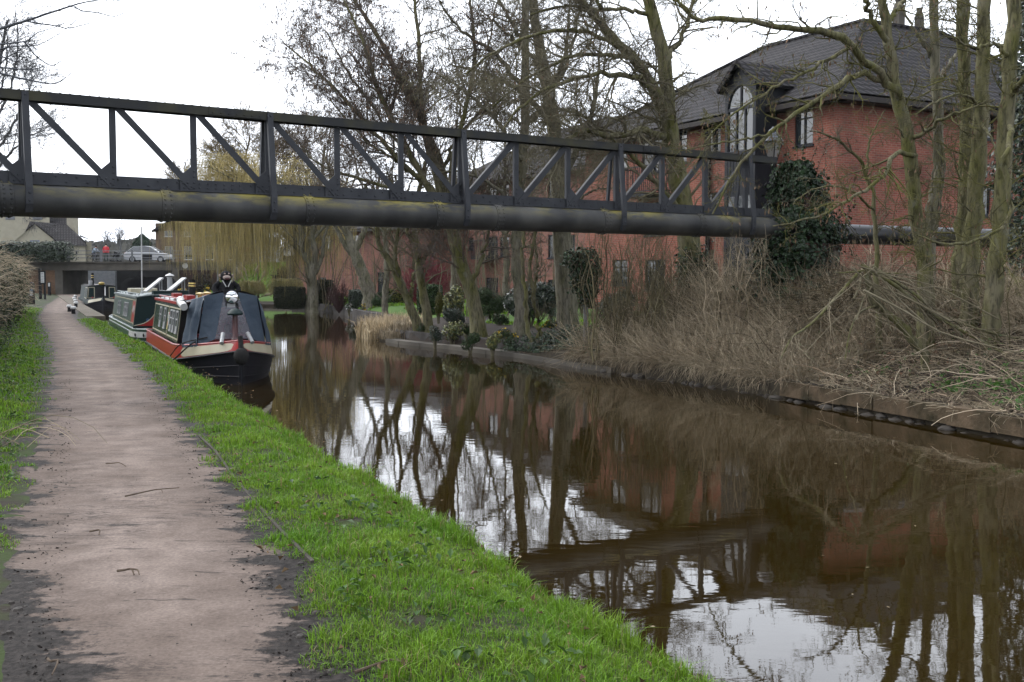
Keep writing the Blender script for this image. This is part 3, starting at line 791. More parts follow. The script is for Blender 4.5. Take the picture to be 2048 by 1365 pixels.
# ------------------------------------------------------------------ narrowboats (local +y to the bow, z = 0 at the waterline)
m_navy = M('black_hull', (0.010, 0.011, 0.016, 1), (0.020, 0.020, 0.027, 1), 0.55, 3, bmp=0.05, bscale=9)
m_red = M('red_gloss', (0.52, 0.026, 0.022, 1), (0.42, 0.024, 0.020, 1), 0.3, 2)
m_green = M('green_gloss', (0.012, 0.042, 0.022, 1), (0.016, 0.050, 0.026, 1), 0.22, 1.5)
m_green2 = M('faded_green', (0.045, 0.095, 0.075, 1), (0.058, 0.11, 0.085, 1), 0.28, 1.5)
m_teal = M('dark_teal', (0.006, 0.026, 0.026, 1), (0.009, 0.032, 0.031, 1), 0.55, 1.5)
m_cream = M('cream_paint', (0.66, 0.60, 0.42, 1), (0.58, 0.52, 0.36, 1), 0.4, 3)
m_white = M('white_paint', (0.74, 0.74, 0.72, 1), (0.62, 0.62, 0.60, 1), 0.45, 5)
m_greyroof = M('grey_roof', (0.22, 0.27, 0.27, 1), (0.30, 0.34, 0.34, 1), 0.5, 3)
m_canvas = M('blue_canvas', (0.056, 0.082, 0.118, 1), (0.082, 0.112, 0.150, 1), 0.7, 2.2, bmp=0.6, bscale=4.5, bdist=0.06)
m_glass = M('dark_glass', (0.02, 0.025, 0.025, 1), (0.03, 0.035, 0.035, 1), 0.05, 2)
m_alu = M('window_alloy', (0.42, 0.44, 0.45, 1), (0.5, 0.5, 0.5, 1), 0.4, 4)
m_chrome = M('lamp_reflector', (0.75, 0.77, 0.8, 1), (0.85, 0.85, 0.87, 1), 0.12, 3, metal=1)
m_blackp = M('black_paint', (0.012, 0.012, 0.014, 1), (0.02, 0.02, 0.022, 1), 0.55, 5)
m_rope = M('fender_rope', (0.022, 0.022, 0.022, 1), (0.05, 0.048, 0.045, 1), 0.95, 40, bmp=0.8, bscale=55)
m_brass = M('brass', (0.55, 0.40, 0.14, 1), (0.6, 0.45, 0.18, 1), 0.3, 5, metal=1)
m_clear = bpy.data.materials.new('clear_pvc')
nt, b = nodes(m_clear)
tr = nt.nodes.new('ShaderNodeBsdfTransparent'); tr.inputs[0].default_value = (0.62, 0.60, 0.64, 1)
b.inputs['Base Color'].default_value = (0.20, 0.20, 0.23, 1); b.inputs['Roughness'].default_value = 0.15
ms = nt.nodes.new('ShaderNodeMixShader'); ms.inputs[0].default_value = 0.42
link(nt, tr.outputs[0], ms.inputs[1]); link(nt, b.outputs[0], ms.inputs[2]); link(nt, ms.outputs[0], nt.nodes['Material Output'].inputs['Surface'])

class Hull:
    def __init__(h, L, taper=2.7, W=1.03):
        h.L, h.tp, h.W = L, taper, W
    def t(h, y): return np.clip((y + h.tp) / h.tp, 0, 1)
    def u(h, y): return np.clip((-y - h.L + 1.2) / 1.2, 0, 1)      # stern rounding
    def hw(h, y):  return np.maximum(0.035, h.W * (1 - h.t(y) ** 2.5) * np.sqrt(1 - 0.93 * h.u(y) ** 2.2))
    def hb(h, y):  return np.maximum(0.03, h.W * 0.97 * (1 - h.t(y) ** 1.7) * (1 - h.u(y) ** 1.5 * 0.97))
    def zs(h, y):  return 0.36 + 0.30 * h.t(y) ** 1.6
    def zt(h, y):  return 0.68 + 0.20 * h.t(y) ** 2
    def ht(h, y):  return np.maximum(0.03, h.hw(y) - 0.10 * h.t(y) - 0.02)
def build_hull(h, root, mlow, mband, mdeck):
    ys = np.r_[np.linspace(-h.L, -h.L + 1.2, 9), np.linspace(-h.L + 1.4, -h.tp - 0.1, 8), np.linspace(-h.tp, 0, 26)]
    a = Acc()
    for s in (1, -1):
        prof = [(h.hb(ys) * 0.8, ys * 0 - 0.5), (h.hb(ys), ys * 0), (h.hb(ys) * 0.35 + h.hw(ys) * 0.65, h.zs(ys) * 0.55), (h.hw(ys), h.zs(ys))]
        X = np.stack([p[0] * s for p in prof], 1); Z = np.stack([p[1] for p in prof], 1)
        Y = np.repeat(ys[:, None], 4, 1)
        a.grid(X[:, ::s], Y, Z[:, ::s])
    hull = a.build('hull', mlow, root, smooth=True)
    a = Acc()
    for s in (1, -1):
        X = np.stack([h.hw(ys) * s, h.ht(ys) * s], 1); Z = np.stack([h.zs(ys), h.zt(ys)], 1)
        a.grid(X[:, ::s], np.repeat(ys[:, None], 2, 1), Z[:, ::s])
    a.build('upper_strake', mband, root, smooth=True)
    a = Acc()
    for s in (1, -1):
        a.tube(np.stack([(h.hw(ys) + 0.012) * s, ys, h.zs(ys)], 1), 0.026, 0, 6)
        a.tube(np.stack([(h.ht(ys) - 0.005) * s, ys, h.zt(ys)], 1), 0.02, 1, 6)
        for f, zz in ((0.62, 0.58), (0.3, 0.25)):
            yy = ys[ys > -h.tp * 1.6]
            a.tube(np.stack([(h.hb(yy) + (h.hw(yy) - h.hb(yy)) * f + 0.006) * s, yy, h.zs(yy) * zz], 1), 0.010, 0, 5)
    a.build('rubbing_rail', [mlow, mband], root)
    for nm, sel in (('foredeck', ys[ys > -h.tp - 0.3]), ('stern_deck', ys[ys < -h.L + 1.7])):
        a = Acc()
        a.grid(np.stack([-h.ht(sel), h.ht(sel)], 1)[:, ::-1], np.repeat(sel[:, None], 2, 1)[:, ::-1], np.stack([h.zt(sel), h.zt(sel)], 1) - 0.006)
        a.build(nm, mdeck, root)
    a = Acc()
    a.tube([(0, 0.02, -0.4), (0, 0.025, 0.3), (0, 0.02, 0.93)], 0.045, 0, 10); a.build('stem_post', mlow, root, smooth='auto')
    return ys
def bow_panels(h, root, m, y0=-1.75, y1=-0.14):
    yy = np.linspace(y0, y1, 16)
    for s in (1, -1):
        a = Acc()
        k = np.minimum(1, np.minimum(1 - (yy - y0) / (y1 - y0), (yy - y0) / (y1 - y0)) * 8 + 0.35)
        lo, hi = 0.5 - 0.36 * k, 0.5 + 0.36 * k
        f = lambda q: ((h.hw(yy) * (1 - q) + h.ht(yy) * q + 0.006) * s, h.zs(yy) * (1 - q) + h.zt(yy) * q)
        A, B = f(lo), f(hi)
        a.grid(np.stack([A[0], B[0]], 1)[:, ::s], np.repeat(yy[:, None], 2, 1), np.stack([A[1], B[1]], 1)[:, ::s])
        a.build('bow_panel', m, root, smooth=True)
CB, CT, ZC0, ZC1 = 0.92, 0.80, 0.67, 1.55
def build_cabin(root, y0, y1, mside, mroof, mrim=None, cant=0.0):
    a = Acc()
    n_ = 3; yy = np.array([y0, y1])
    prof = [(-CB, ZC0), (-CT, ZC1), (CT, ZC1), (CB, ZC0)]
    X = np.tile([p[0] for p in prof], (2, 1)); Z = np.tile([p[1] for p in prof], (2, 1)); Y = np.repeat(yy[:, None], 4, 1)
    a.add(np.stack([X, Y, Z], -1).reshape(-1, 3), [[0, 1, 5, 4], [2, 3, 7, 6]], 0)
    a.poly([(p[0], y1, p[1]) for p in prof], 1); a.poly([(p[0], y0, p[1]) for p in prof[::-1]], 1)
    cabin = a.build('cabin', [mside[0], mside[1]], root)
    a = Acc()
    xs = np.linspace(-CT - 0.03, CT + 0.03, 9); zz = ZC1 + 0.075 * (1 - (xs / (CT + 0.03)) ** 2)
    X = np.tile(xs, (2, 1)); Y = np.repeat(np.array([[y0 - 0.05], [y1 + 0.05]]), 9, 1)
    a.grid(X[:, ::-1], Y[:, ::-1], np.tile(zz, (2, 1))[:, ::-1]); a.grid(X, Y, np.tile(zz - 0.03, (2, 1)))
    for yy_ in (y0 - 0.05, y1 + 0.05): a.poly([(x, yy_, z) for x, z in zip(xs, zz)] + [(x, yy_, z - 0.03) for x, z in zip(xs[::-1], zz[::-1])])
    roof = a.build('roof', mroof, root, smooth='auto')
    a = Acc()
    for s in (1, -1):
        a.beam((s * (CT + 0.02), y0 - 0.05, ZC1 - 0.015), (s * (CT + 0.02), y1 + 0.05, ZC1 - 0.015), 0.035, 0.06)
        a.tube([(s * (CT - 0.08), y0 + 0.1, ZC1 + 0.075), (s * (CT - 0.08), y1 - 0.1, ZC1 + 0.075)], 0.017, 0, 6)
        for y in np.arange(y0 + 0.3, y1, 1.2): a.tube([(s * (CT - 0.08), y, ZC1 + 0.01), (s * (CT - 0.08), y, ZC1 + 0.07)], 0.012, 0, 5)
    a.build('handrail', mrim or mroof, root)
    return cabin, roof
def side_at(z, s, off=0.0): # x of the cabin side at height z
    return s * (CB + (CT - CB) * (z - ZC0) / (ZC1 - ZC0) + off)
def side_quad(a, s, ya, yb, za, zb, off, th=0.008, mi=0):
    """thin slab lying on the cabin side"""
    p = [(side_at(za, s, off), ya, za), (side_at(za, s, off), yb, za), (side_at(zb, s, off), yb, zb), (side_at(zb, s, off), ya, zb)]
    a.extrude(p if s < 0 else p[::-1], (s * th, 0, 0), mi)
def coach_lines(root, s, ya, yb, za, zb, m, wd=0.028):
    a = Acc()
    side_quad(a, s, ya, yb, za, za + wd, 0.001); side_quad(a, s, ya, yb, zb - wd, zb, 0.001)
    side_quad(a, s, ya, ya + wd, za + wd + 0.001, zb - wd - 0.001, 0.001); side_quad(a, s, yb - wd, yb, za + wd + 0.001, zb - wd - 0.001, 0.001)
    a.build('coach_line', m, root)
def boat_window(root, s, y, w_, za, zb, split=0.62):
    a = Acc(); f = 0.035
    side_quad(a, s, y - w_ / 2, y + w_ / 2, za, za + f, 0.0015, 0.02); side_quad(a, s, y - w_ / 2, y + w_ / 2, zb - f, zb, 0.0015, 0.02)
    side_quad(a, s, y - w_ / 2, y - w_ / 2 + f, za + f, zb - f, 0.0015, 0.018); side_quad(a, s, y + w_ / 2 - f, y + w_ / 2, za + f, zb - f, 0.0015, 0.018)
    zm = za + (zb - za) * split
    side_quad(a, s, y - w_ / 2 + f, y + w_ / 2 - f, zm - 0.014, zm + 0.014, 0.0015, 0.016)
    fr_ = a.build('window', m_alu, root)
    a = Acc(); side_quad(a, s, y - w_ / 2 + f * 0.8, y + w_ / 2 - f * 0.8, za + f * 0.8, zb - f * 0.8, 0.001, 0.006)
    a.build('pane', m_glass, fr_)
    # short net curtain showing in the lower half
    a = Acc(); side_quad(a, s, y - w_ / 2 + f, y + w_ / 2 - f, za + f, za + (zb - za) * 0.32, 0.0072, 0.0012); a.build('curtain', m_alu, fr_)
def chimney(root, x, y, z, h_, r, m, mcap=None, band=True):
    a = Acc(); a.lathe([(r * 1.25, 0), (r * 1.25, 0.03), (r, 0.04), (r * 0.96, h_), (r * 1.1, h_ + 0.005), (r * 1.1, h_ + 0.03), (r * 0.7, h_ + 0.03)], (x, y, z), 0, 14)
    c_ = a.build('chimney', m, root, smooth='auto')
    if band:
        a = Acc()
        for k in (0.62, 0.78): a.lathe([(r * 1.02, h_ * k), (r * 1.06, h_ * k + 0.01), (r * 1.06, h_ * k + 0.03), (r * 1.02, h_ * k + 0.04)], (x, y, z), 0, 14)
        a.build('brass_band', m_brass, c_, smooth='auto')
    if mcap:
        a = Acc(); a.lathe([(r * 1.75, h_ + 0.06), (r * 1.5, h_ + 0.09), (0.002, h_ + 0.15)], (x, y, z), 0, 14); a.lathe([(0.002, h_ + 0.055), (r * 1.75, h_ + 0.06)], (x, y, z), 0, 14)
        a.build('chimney_hat', mcap, c_, smooth='auto')

BN = math.atan2(U[1], U[0]) + PI - PI / 2      # bow towards the camera
BF = math.atan2(U[1], U[0]) - PI / 2           # bow away
# ---- boat 1
p = P(482, 771, 20.9)
b1 = thing('narrowboat', 'nearest narrowboat with blue canvas cratch cover, red gunwale and cream bow panels', 'narrowboat', (p[0], p[1], WATER), BN - R(0.8))
h = Hull(10.4)
build_hull(h, b1, m_navy, m_red, m_red)
bow_panels(h, b1, m_cream)
Y1, Y0 = -2.55, -8.7
build_cabin(b1, Y0, Y1, (m_green, m_blackp), m_green, m_red)
for s in (1, -1):
    coach_lines(b1, s, Y1 - 2.35, Y1 - 0.06, ZC0 + 0.08, ZC1 - 0.12, m_cream)
    coach_lines(b1, s, Y0 + 0.1, Y1 - 2.5, ZC0 + 0.08, ZC1 - 0.12, m_cream)
    for y, w_ in ((Y1 - 0.55, 0.42), (Y1 - 1.22, 0.34), (Y1 - 1.78, 0.42), (Y1 - 3.2, 0.42), (Y1 - 4.3, 0.42)):
        boat_window(b1, s, y, w_, ZC0 + 0.20, ZC0 + 0.70)
    a = Acc(); a.box((s * 0.6, Y1 - 3.0, ZC1 + 0.12), (0.2, 0.5, 0.1)); a.build('planter', m_red, b1)
# painted roses panel towards the back of the side
m_rose = bpy.data.materials.new('painted_roses')
nt, b = nodes(m_rose)
vo = nt.nodes.new('ShaderNodeTexVoronoi'); vo.inputs['Scale'].default_value = 9; link(nt, coord(nt), vo.inputs['Vector'])
sv = nt.nodes.new('ShaderNodeSeparateColor'); link(nt, vo.outputs['Color'], sv.inputs[0])
link(nt, ramp(nt, sv.outputs[0], ((0.0, (0.01, 0.03, 0.02, 1)), (0.35, (0.35, 0.36, 0.34, 1)), (0.6, (0.3, 0.03, 0.03, 1)), (0.8, (0.45, 0.4, 0.1, 1))), 'CONSTANT'), b.inputs['Base Color'])
a = Acc(); side_quad(a, 1, Y1 - 2.52, Y1 - 2.2, ZC0 + 0.22, ZC0 + 0.62, 0.003, 0.006); a.build('painted_panel', m_rose, b1)
# front bulkhead red doors behind the clear window
a = Acc(); a.bb((-0.4, Y1 + 0.002, 0.62), (0.4, Y1 + 0.03, 1.45)); a.bb((-0.6, Y1 + 0.35, 0.85), (0.6, Y1 + 0.75, 0.91)); a.build('front_door', m_red, b1)
a = Acc()
for k in range(60):
    a.ball((rng.uniform(-0.42, 0.42), Y1 + rng.uniform(0.4, 0.7), rng.uniform(1.12, 1.34)), rng.uniform(0.03, 0.055), int(k % 3 == 0), 6, 4)
for k in (-0.28, -0.05, 0.2): a.lathe([(0.05, 0.91), (0.07, 1.05), (0.06, 1.1)], (k, Y1 + 0.55, 0), 2, 10)
m_pink = M('pink_petals', (0.55, 0.05, 0.13, 1), (0.6, 0.10, 0.2, 1), 0.6, 5)
a.build('flower_pots', [m_red, m_pink, m_cream], b1)
# cratch cover
YF, YB = -1.12, -0.80           # top hoop, bottom of the sloping front
a = Acc()
roofpts = []
for y, zc, ze, we in ((Y1 - 0.1, ZC1 + 0.11, ZC1 + 0.02, CT + 0.03), (Y1 + 0.5, 1.72, 1.60, 0.74), (YF, 1.83, 1.72, 0.52)):
    roofpts.append([(-we, ze), (-we * 0.5, zc - 0.012), (0, zc), (we * 0.5, zc - 0.012), (we, ze)])
ysr = [Y1 - 0.1, Y1 + 0.5, YF]
Xr = np.array([[q[0] for q in r_] for r_ in roofpts]); Zr = np.array([[q[1] for q in r_] for r_ in roofpts])
a.grid(Xr[:, ::-1], np.repeat(np.array(ysr)[:, None], 5, 1)[:, ::-1], Zr[:, ::-1])
for s in (1, -1):   # side skirts, from the roof edge down to the gunwale with folds
    k = 14; f = np.linspace(0, 1, k); yt = Y1 + 0.72 + f * (YF - Y1 - 0.72)
    xt = np.interp(yt, ysr, Xr[:, 4] if s > 0 else Xr[:, 0]); zt_ = np.interp(yt, ysr, Zr[:, 0])
    yb_ = -1.72 + f * (YB - 0.28 + 1.72)
    xb = s * (h.ht(yb_) + 0.02); zb_ = h.zt(yb_) - 0.05
    v_ = np.linspace(0, 1, 8)[None]
    fold = 0.045 * np.sin(f * 13 + 1)[:, None] * np.sin(v_ * PI) + 0.02 * np.sin(v_ * 9 + f[:, None] * 7)*np.sin(v_ * PI)
    X = xt[:, None] * (1 - v_) + xb[:, None] * v_ + s * fold; Y = yt[:, None] * (1 - v_) + yb_[:, None] * v_; Z = zt_[:, None] * (1 - v_) + zb_[:, None] * v_
    a.grid(X[:, ::s], Y[:, ::s], Z[:, ::s])
    # front flap beside the clear window
    v2 = np.linspace(0, 1, 8)
    xo = np.interp(v2, [0, 1], [s * 0.52, xb[-1]]); yo = np.interp(v2, [0, 1], [YF, yb_[-1]]); zo = np.interp(v2, [0, 1], [1.72, zb_[-1]])
    xi = np.interp(v2, [0, 1], [s * 0.13, s * 0.37]); yi = np.interp(v2, [0, 1], [YF + 0.01, YB]); zi = np.interp(v2, [0, 1], [1.80, 0.86])
    q = np.linspace(0, 1, 6)[:, None]
    fold = 0.02 * np.sin(q * 12) * np.sin(v2 * PI)[None]
    a.grid((xi[None] * (1 - q) + xo[None] * q)[::-s], (yi[None] * (1 - q) + yo[None] * q + fold)[::-s], (zi[None] * (1 - q) + zo[None] * q)[::-s])
a.build('canvas_cover', m_canvas, b1, smooth=True)
a = Acc(); a.poly([(-0.14, YF + 0.005, 1.80), (0.14, YF + 0.005, 1.80), (0.375, YB - 0.006, 0.86), (-0.375, YB - 0.006, 0.86)][::-1]); a.build('clear_window', m_clear, b1)
a = Acc(); a.bb((-0.15, YF - 0.03, 1.60), (0.15, YF + 0.02, 1.84)); a.bb((-0.1, YF + 0.02, 1.45), (0.12, YF + 0.1, 1.585)); a.bb((-0.13, YF + 0.02, 1.42), (-0.1005, YF + 0.14, 1.58)); a.build('lamp_bracket', m_blackp, b1)
a = Acc(); a.bb((-0.07, YF + 0.1005, 1.47), (0.095, YF + 0.106, 1.57)); a.build('badge_plate', m_alu, b1)
a = Acc(); a.lathe([(0.03, 0.0), (0.10, 0.03), (0.135, 0.10), (0.14, 0.13), (0.125, 0.135)], (0, YF + 0.0, 1.70), 0, 18, 'y'); hl = a.build('headlamp', m_blackp, b1, smooth='auto')
a = Acc(); a.lathe([(0.001, 0.09), (0.06, 0.10), (0.11, 0.125), (0.124, 0.1345)], (0, YF, 1.70), 0, 18, 'y'); a.lathe([(0.124, 0.136), (0.08, 0.15), (0.001, 0.158)], (0, YF, 1.70), 1, 18, 'y'); a.build('lamp_glass', [m_chrome, m_chrome], hl, smooth='auto')
m_maroon = M('maroon_paint', (0.07, 0.012, 0.012, 1), (0.10, 0.016, 0.016, 1), 0.4, 4)
a = Acc(); a.lathe([(0.09, 0.0), (0.055, 0.05), (0.05, 0.48), (0.05, 0.50)], (0, -0.62, 0.86), 0, 14); mv = a.build('vent_post', m_maroon, b1, smooth='auto')
a = Acc(); a.lathe([(0.04, 0.48), (0.15, 0.49), (0.16, 0.52), (0.12, 0.57), (0.07, 0.61), (0.001, 0.62)], (0, -0.62, 0.86), 0, 16); a.build('vent_cap', m_teal, mv, smooth='auto')
# rolled cover and bow fittings
a = Acc(); a.tube([(0.80, Y1 - 0.35, ZC1 + 0.06), (0.84, Y1 + 0.05, ZC1 + 0.03), (0.87, Y1 + 0.95, ZC1 - 0.06)], [0.085, 0.085, 0.075], 0, 12); rl = a.build('rolled_cover', m_white, b1, smooth='auto')
a = Acc()
for y in (Y1 + 0.0, Y1 + 0.45): a.tube([(0.838, y, ZC1 + 0.034 - (y - Y1) * 0.09), (0.84, y + 0.03, ZC1 + 0.03 - (y - Y1) * 0.09)], 0.09, 0, 12)
a.build('tie_cord', m_blackp, rl)
for s in (1, -1):
    a = Acc(); y = -0.52; a.tube([(s * 0.24, -0.62, 0.98), (s * 0.3, -0.40, 0.80)], 0.042, 0, 10); a.build('side_fender', m_alu, b1, smooth='auto')
a = Acc(); a.ball((0, 0.10, 0.57), 0.15, 0, 14, 9, (1, 0.8, 1.15)); a.tube([(0, 0.1, 0.7), (0, 0.0, 0.95)], 0.05, 0, 8); a.build('bow_fender', m_rope, b1, smooth=True)
a = Acc(); a.tube(spline([(0.55, -1.2, 0.86), (0.8, -1.2, 0.74), (1.1, -1.55, 0.42), (1.22, -1.9, 0.30)], 10), 0.016, 0, 6); a.tube(spline([(0.5, -0.9, 0.90), (0.95, -1.5, 0.74), (1.1, -2.2, 0.45)], 8), 0.012, 0, 6); a.build('mooring_rope', m_rope, b1)
chimney(b1, 0.1, Y1 - 4.2, ZC1 + 0.06, 0.40, 0.085, m_blackp)
a = Acc()
for (x, y) in ((-0.35, Y1 - 1.2), (0.2, Y1 - 1.9), (-0.1, Y1 - 3.0)): a.lathe([(0.05, 0), (0.05, 0.08), (0.10, 0.09), (0.10, 0.12), (0.02, 0.14)], (x, y, ZC1 + 0.06), 0, 12)
a.build('roof_vents', m_brass, b1, smooth='auto')
a = Acc(); a.bb((-0.25, Y1 - 2.9, ZC1 + 0.06), (-0.02, Y1 - 1.2, ZC1 + 0.13)); a.bb((0.42, Y1 - 1.6, ZC1 + 0.05), (0.6, Y1 - 0.9, ZC1 + 0.15)); a.build('roof_box', m_red, b1)

# ---- boat 2
p2 = P(318, 680, 29.6)
c2 = np.array([xy(33.5, 3.82)[0], xy(33.5, 3.82)[1]])
sB = 40.9
bx, by = xy(sB + 3.0, 3.50)
b2 = thing('narrowboat', 'green narrowboat with red name panel and tilted solar panels, moored behind the nearest one', 'narrowboat', (bx, by, WATER), BF)
h2 = Hull(13.6)
build_hull(h2, b2, m_navy, m_green2, m_greyroof)
ya, yb = -11.6, -2.8                       # cabin
build_cabin(b2, ya, yb, (m_green2, m_teal), m_greyroof)
a = Acc()
for s in (1, -1):
    k = [(s * CB, ZC0), (s * (CB + 0.11), ZC0 - 0.08), (s * (CB + 0.11), ZC0 - 0.11), (s * CB, ZC0 - 0.02)]
    a.extrude([(q[0], ya, q[1]) for q in (k if s > 0 else k[::-1])], (0, yb - ya, 0))
a.build('side_deck', m_greyroof, b2)
s = -1
coach_lines(b2, s, ya + 1.12, yb - 0.1, ZC0 + 0.10, ZC1 - 0.10, m_cream, 0.024)
coach_lines(b2, s, ya + 0.05, ya + 0.98, ZC0 + 0.10, ZC1 - 0.10, m_cream, 0.024)
a = Acc(); side_quad(a, s, ya + 0.12, ya + 0.90, ZC0 + 0.14, ZC1 - 0.14, 0.001, 0.004); npn = a.build('name_panel', m_red, b2)
a = Acc()     # pale arched name banner (its writing is not legible)
t = np.linspace(0.12 * PI, 0.88 * PI, 14); yc, zc = ya + 0.5, ZC0 + 0.30
o_ = [(yc + 0.33 * math.cos(q), zc + 0.33 * math.sin(q)) for q in t]; i_ = [(yc + 0.2 * math.cos(q), zc + 0.2 * math.sin(q)) for q in t[::-1]]
a.extrude([(side_at(z, s, 0.0055), y, z) for y, z in o_ + i_], (-0.003, 0, 0)); a.build('name_banner', m_alu, npn)
for y in (ya + 2.6, ya + 3.2, ya + 3.8, ya + 5.6, ya + 6.4):
    boat_window(b2, s, y, 0.36, ZC0 + 0.22, ZC0 + 0.66)
# stern end: swoosh panel, counter with white rail band
a = Acc(); t = np.linspace(0, PI * 2, 20, endpoint=False)
a.extrude([(0.18 + 0.2 * math.cos(q), ya - 0.001, 1.32 + 0.2 * math.sin(q)) for q in t], (0, -0.006, 0)); rd = a.build('red_roundel', m_cream, b2)
a = Acc(); a.extrude([(0.18 + 0.165 * math.cos(q), ya - 0.0072, 1.32 + 0.165 * math.sin(q)) for q in t], (0, -0.004, 0)); a.build('red_disc', m_red, rd)
a = Acc(); sw_ = spline([(-0.9, 0, 0.72), (-0.62, 0, 0.79), (-0.4, 0, 0.95), (-0.25, 0, 1.2)], 10)
a.extrude([(q[0], ya - 0.001, q[2]) for q in sw_] + [(0.3, ya - 0.001, 1.2), (0.3, ya - 0.001, 0.69)], (0, -0.005, 0)); a.build('red_swoosh', m_red, b2)
a = Acc(); a.tube([(q[0], ya - 0.008, q[2]) for q in sw_], 0.014, 0, 5); a.build('swoosh_line', m_cream, b2)
a = Acc(); a.lathe([(0.05, 0), (0.05, 0.01), (0.001, 0.012)], (-0.52, ya - 0.012, 0.88), 0, 12, 'y'); a.build('blue_badge', M('blue_badge', (0.02, 0.09, 0.25, 1), (0.04, 0.14, 0.3, 1), 0.4, 5), b2)
a = Acc(); yy = np.linspace(-h2.L, ya, 12)
for s in (1, -1): a.grid(np.stack([(h2.hw(yy) + 0.02) * s, (h2.ht(yy) + 0.03) * s], 1)[:, ::s], np.repeat(yy[:, None], 2, 1), np.stack([h2.zs(yy) + 0.10, h2.zt(yy) - 0.06], 1)[:, ::s])
a.build('stern_band', m_white, b2, smooth=True)
a = Acc()
for y in (-h2.L + 0.35, -h2.L + 0.7): a.ball((-(float(h2.hw(np.array(y))) + 0.02), y, 0.53), 0.05, 0, 8, 6, (0.4, 1, 1))
a.build('fairlead', m_blackp, b2)
for (x, y, tilt) in ((-0.25, ya + 0.95, R(40)), (0.38, ya + 0.85, R(40))):
    M3 = np.array(Matrix.Rotation(-tilt, 3, 'Y') @ Matrix.Rotation(0.0, 3, 'X'))
    a = Acc(); a.box((x, y, ZC1 + 0.33), (0.62, 1.0, 0.035), rot=M3); so = a.build('solar_panel', m_alu, b2)
    a = Acc(); a.box(np.array([x, y, ZC1 + 0.33]) + M3 @ np.array([0, 0, 0.0205]), (0.56, 0.94, 0.004), rot=M3); a.build('solar_cells', m_white, so)
    a = Acc(); a.beam((x + 0.2, y + 0.3, ZC1 + 0.05), (x + 0.2, y + 0.3, ZC1 + 0.46), 0.03, 0.03); a.beam((x + 0.2, y - 0.3, ZC1 + 0.05), (x + 0.2, y - 0.3, ZC1 + 0.46), 0.03, 0.03); a.build('solar_stand', m_alu, so)
a = Acc(); a.bb((-0.7, ya + 3.4, ZC1 + 0.05), (0.1, ya + 4.6, ZC1 + 0.20)); a.build('roof_box', m_cream, b2)
a = Acc(); a.tube([(-0.45, ya + 2.4, ZC1), (-0.45, ya + 2.4, ZC1 + 0.12)], 0.05, 0, 8); a.tube([(-0.45, ya + 2.4, ZC1 + 0.1), (-0.43, ya + 2.4, ZC1 + 2.1)], 0.02, 0, 6); a.build('aerial_mast', m_white, b2)
chimney(b2, 0.35, ya + 2.2, ZC1 + 0.05, 0.48, 0.08, m_alu, m_white, band=False)
a = Acc(); a.lathe([(0.10, 0), (0.10, 0.05), (0.02, 0.07)], (0.1, ya + 1.8, ZC1 + 0.07), 0, 12); a.build('roof_vents', m_brass, b2, smooth='auto')
a = Acc(); a.bb((-0.35, ya - 0.02, ZC1 - 0.02), (0.75, ya + 0.5, ZC1 + 0.16)); a.build('hatch', m_teal, b2)

# ---- boat 3, bow towards us by the stone quay
p = G(208, 623, WATER)
b3 = thing('narrowboat', 'small dark narrowboat moored at the stone quay in front of the road bridge', 'narrowboat', (p[0], p[1], WATER), BN)
h3 = Hull(14, 2.4)
build_hull(h3, b3, m_navy, m_teal, m_blackp); bow_panels(h3, b3, m_cream, -1.3, -0.12)
build_cabin(b3, -12, -1.9, (m_teal, m_teal), m_blackp)
for s in (1, -1):
    coach_lines(b3, s, -5.0, -2.0, ZC0 + 0.08, ZC1 - 0.10, m_cream, 0.04)
    a = Acc(); a.extrude([(s * 0.86, -1.899, 0.78), (s * 0.42, -1.899, 0.78), (s * 0.42, -1.899, 1.48), (s * 0.78, -1.899, 1.48)], (0, 0.006, 0)); lf = a.build('cream_outline', m_cream, b3)
    a = Acc(); a.extrude([(s * 0.82, -1.892, 0.82), (s * 0.46, -1.892, 0.82), (s * 0.46, -1.892, 1.44), (s * 0.75, -1.892, 1.44)], (0, 0.005, 0)); a.build('green_panel', m_teal, lf)
    a = Acc(); a.bb((s * 0.62 - 0.05, -0.75, 0.80), (s * 0.62 + 0.03, -0.68, 0.88)); a.build('red_mark', m_red, b3)
a = Acc(); a.bb((-0.36, -1.898, 0.7), (0.36, -1.87, 1.5)); a.build('front_door', m_blackp, b3)
a = Acc(); a.ball((0.0, -1.95, 1.70), 0.2, 0, 10, 7, (1, 0.7, 0.55)); a.build('lamp_hood', M('yellow_plastic', (0.5, 0.35, 0.03, 1), (0.45, 0.3, 0.03, 1), 0.4, 5), b3, smooth=True)
chimney(b3, 0.45, -3.6, ZC1 + 0.05, 0.75, 0.085, m_blackp, None, True)
a = Acc(); a.lathe([(0.1, 0), (0.12, 0.25), (0.1, 0.3)], (0.62, -2.6, ZC1 + 0.05), 0, 10); a.build('water_can', m_alu, b3, smooth='auto')
a = Acc(); a.tube([(0.2, -2.3, 1.6), (-0.2, -1.9, 1.5), (-0.1, -0.3, 0.95)], 0.03, 0, 6); a.build('boat_pole', m_alu, b3)
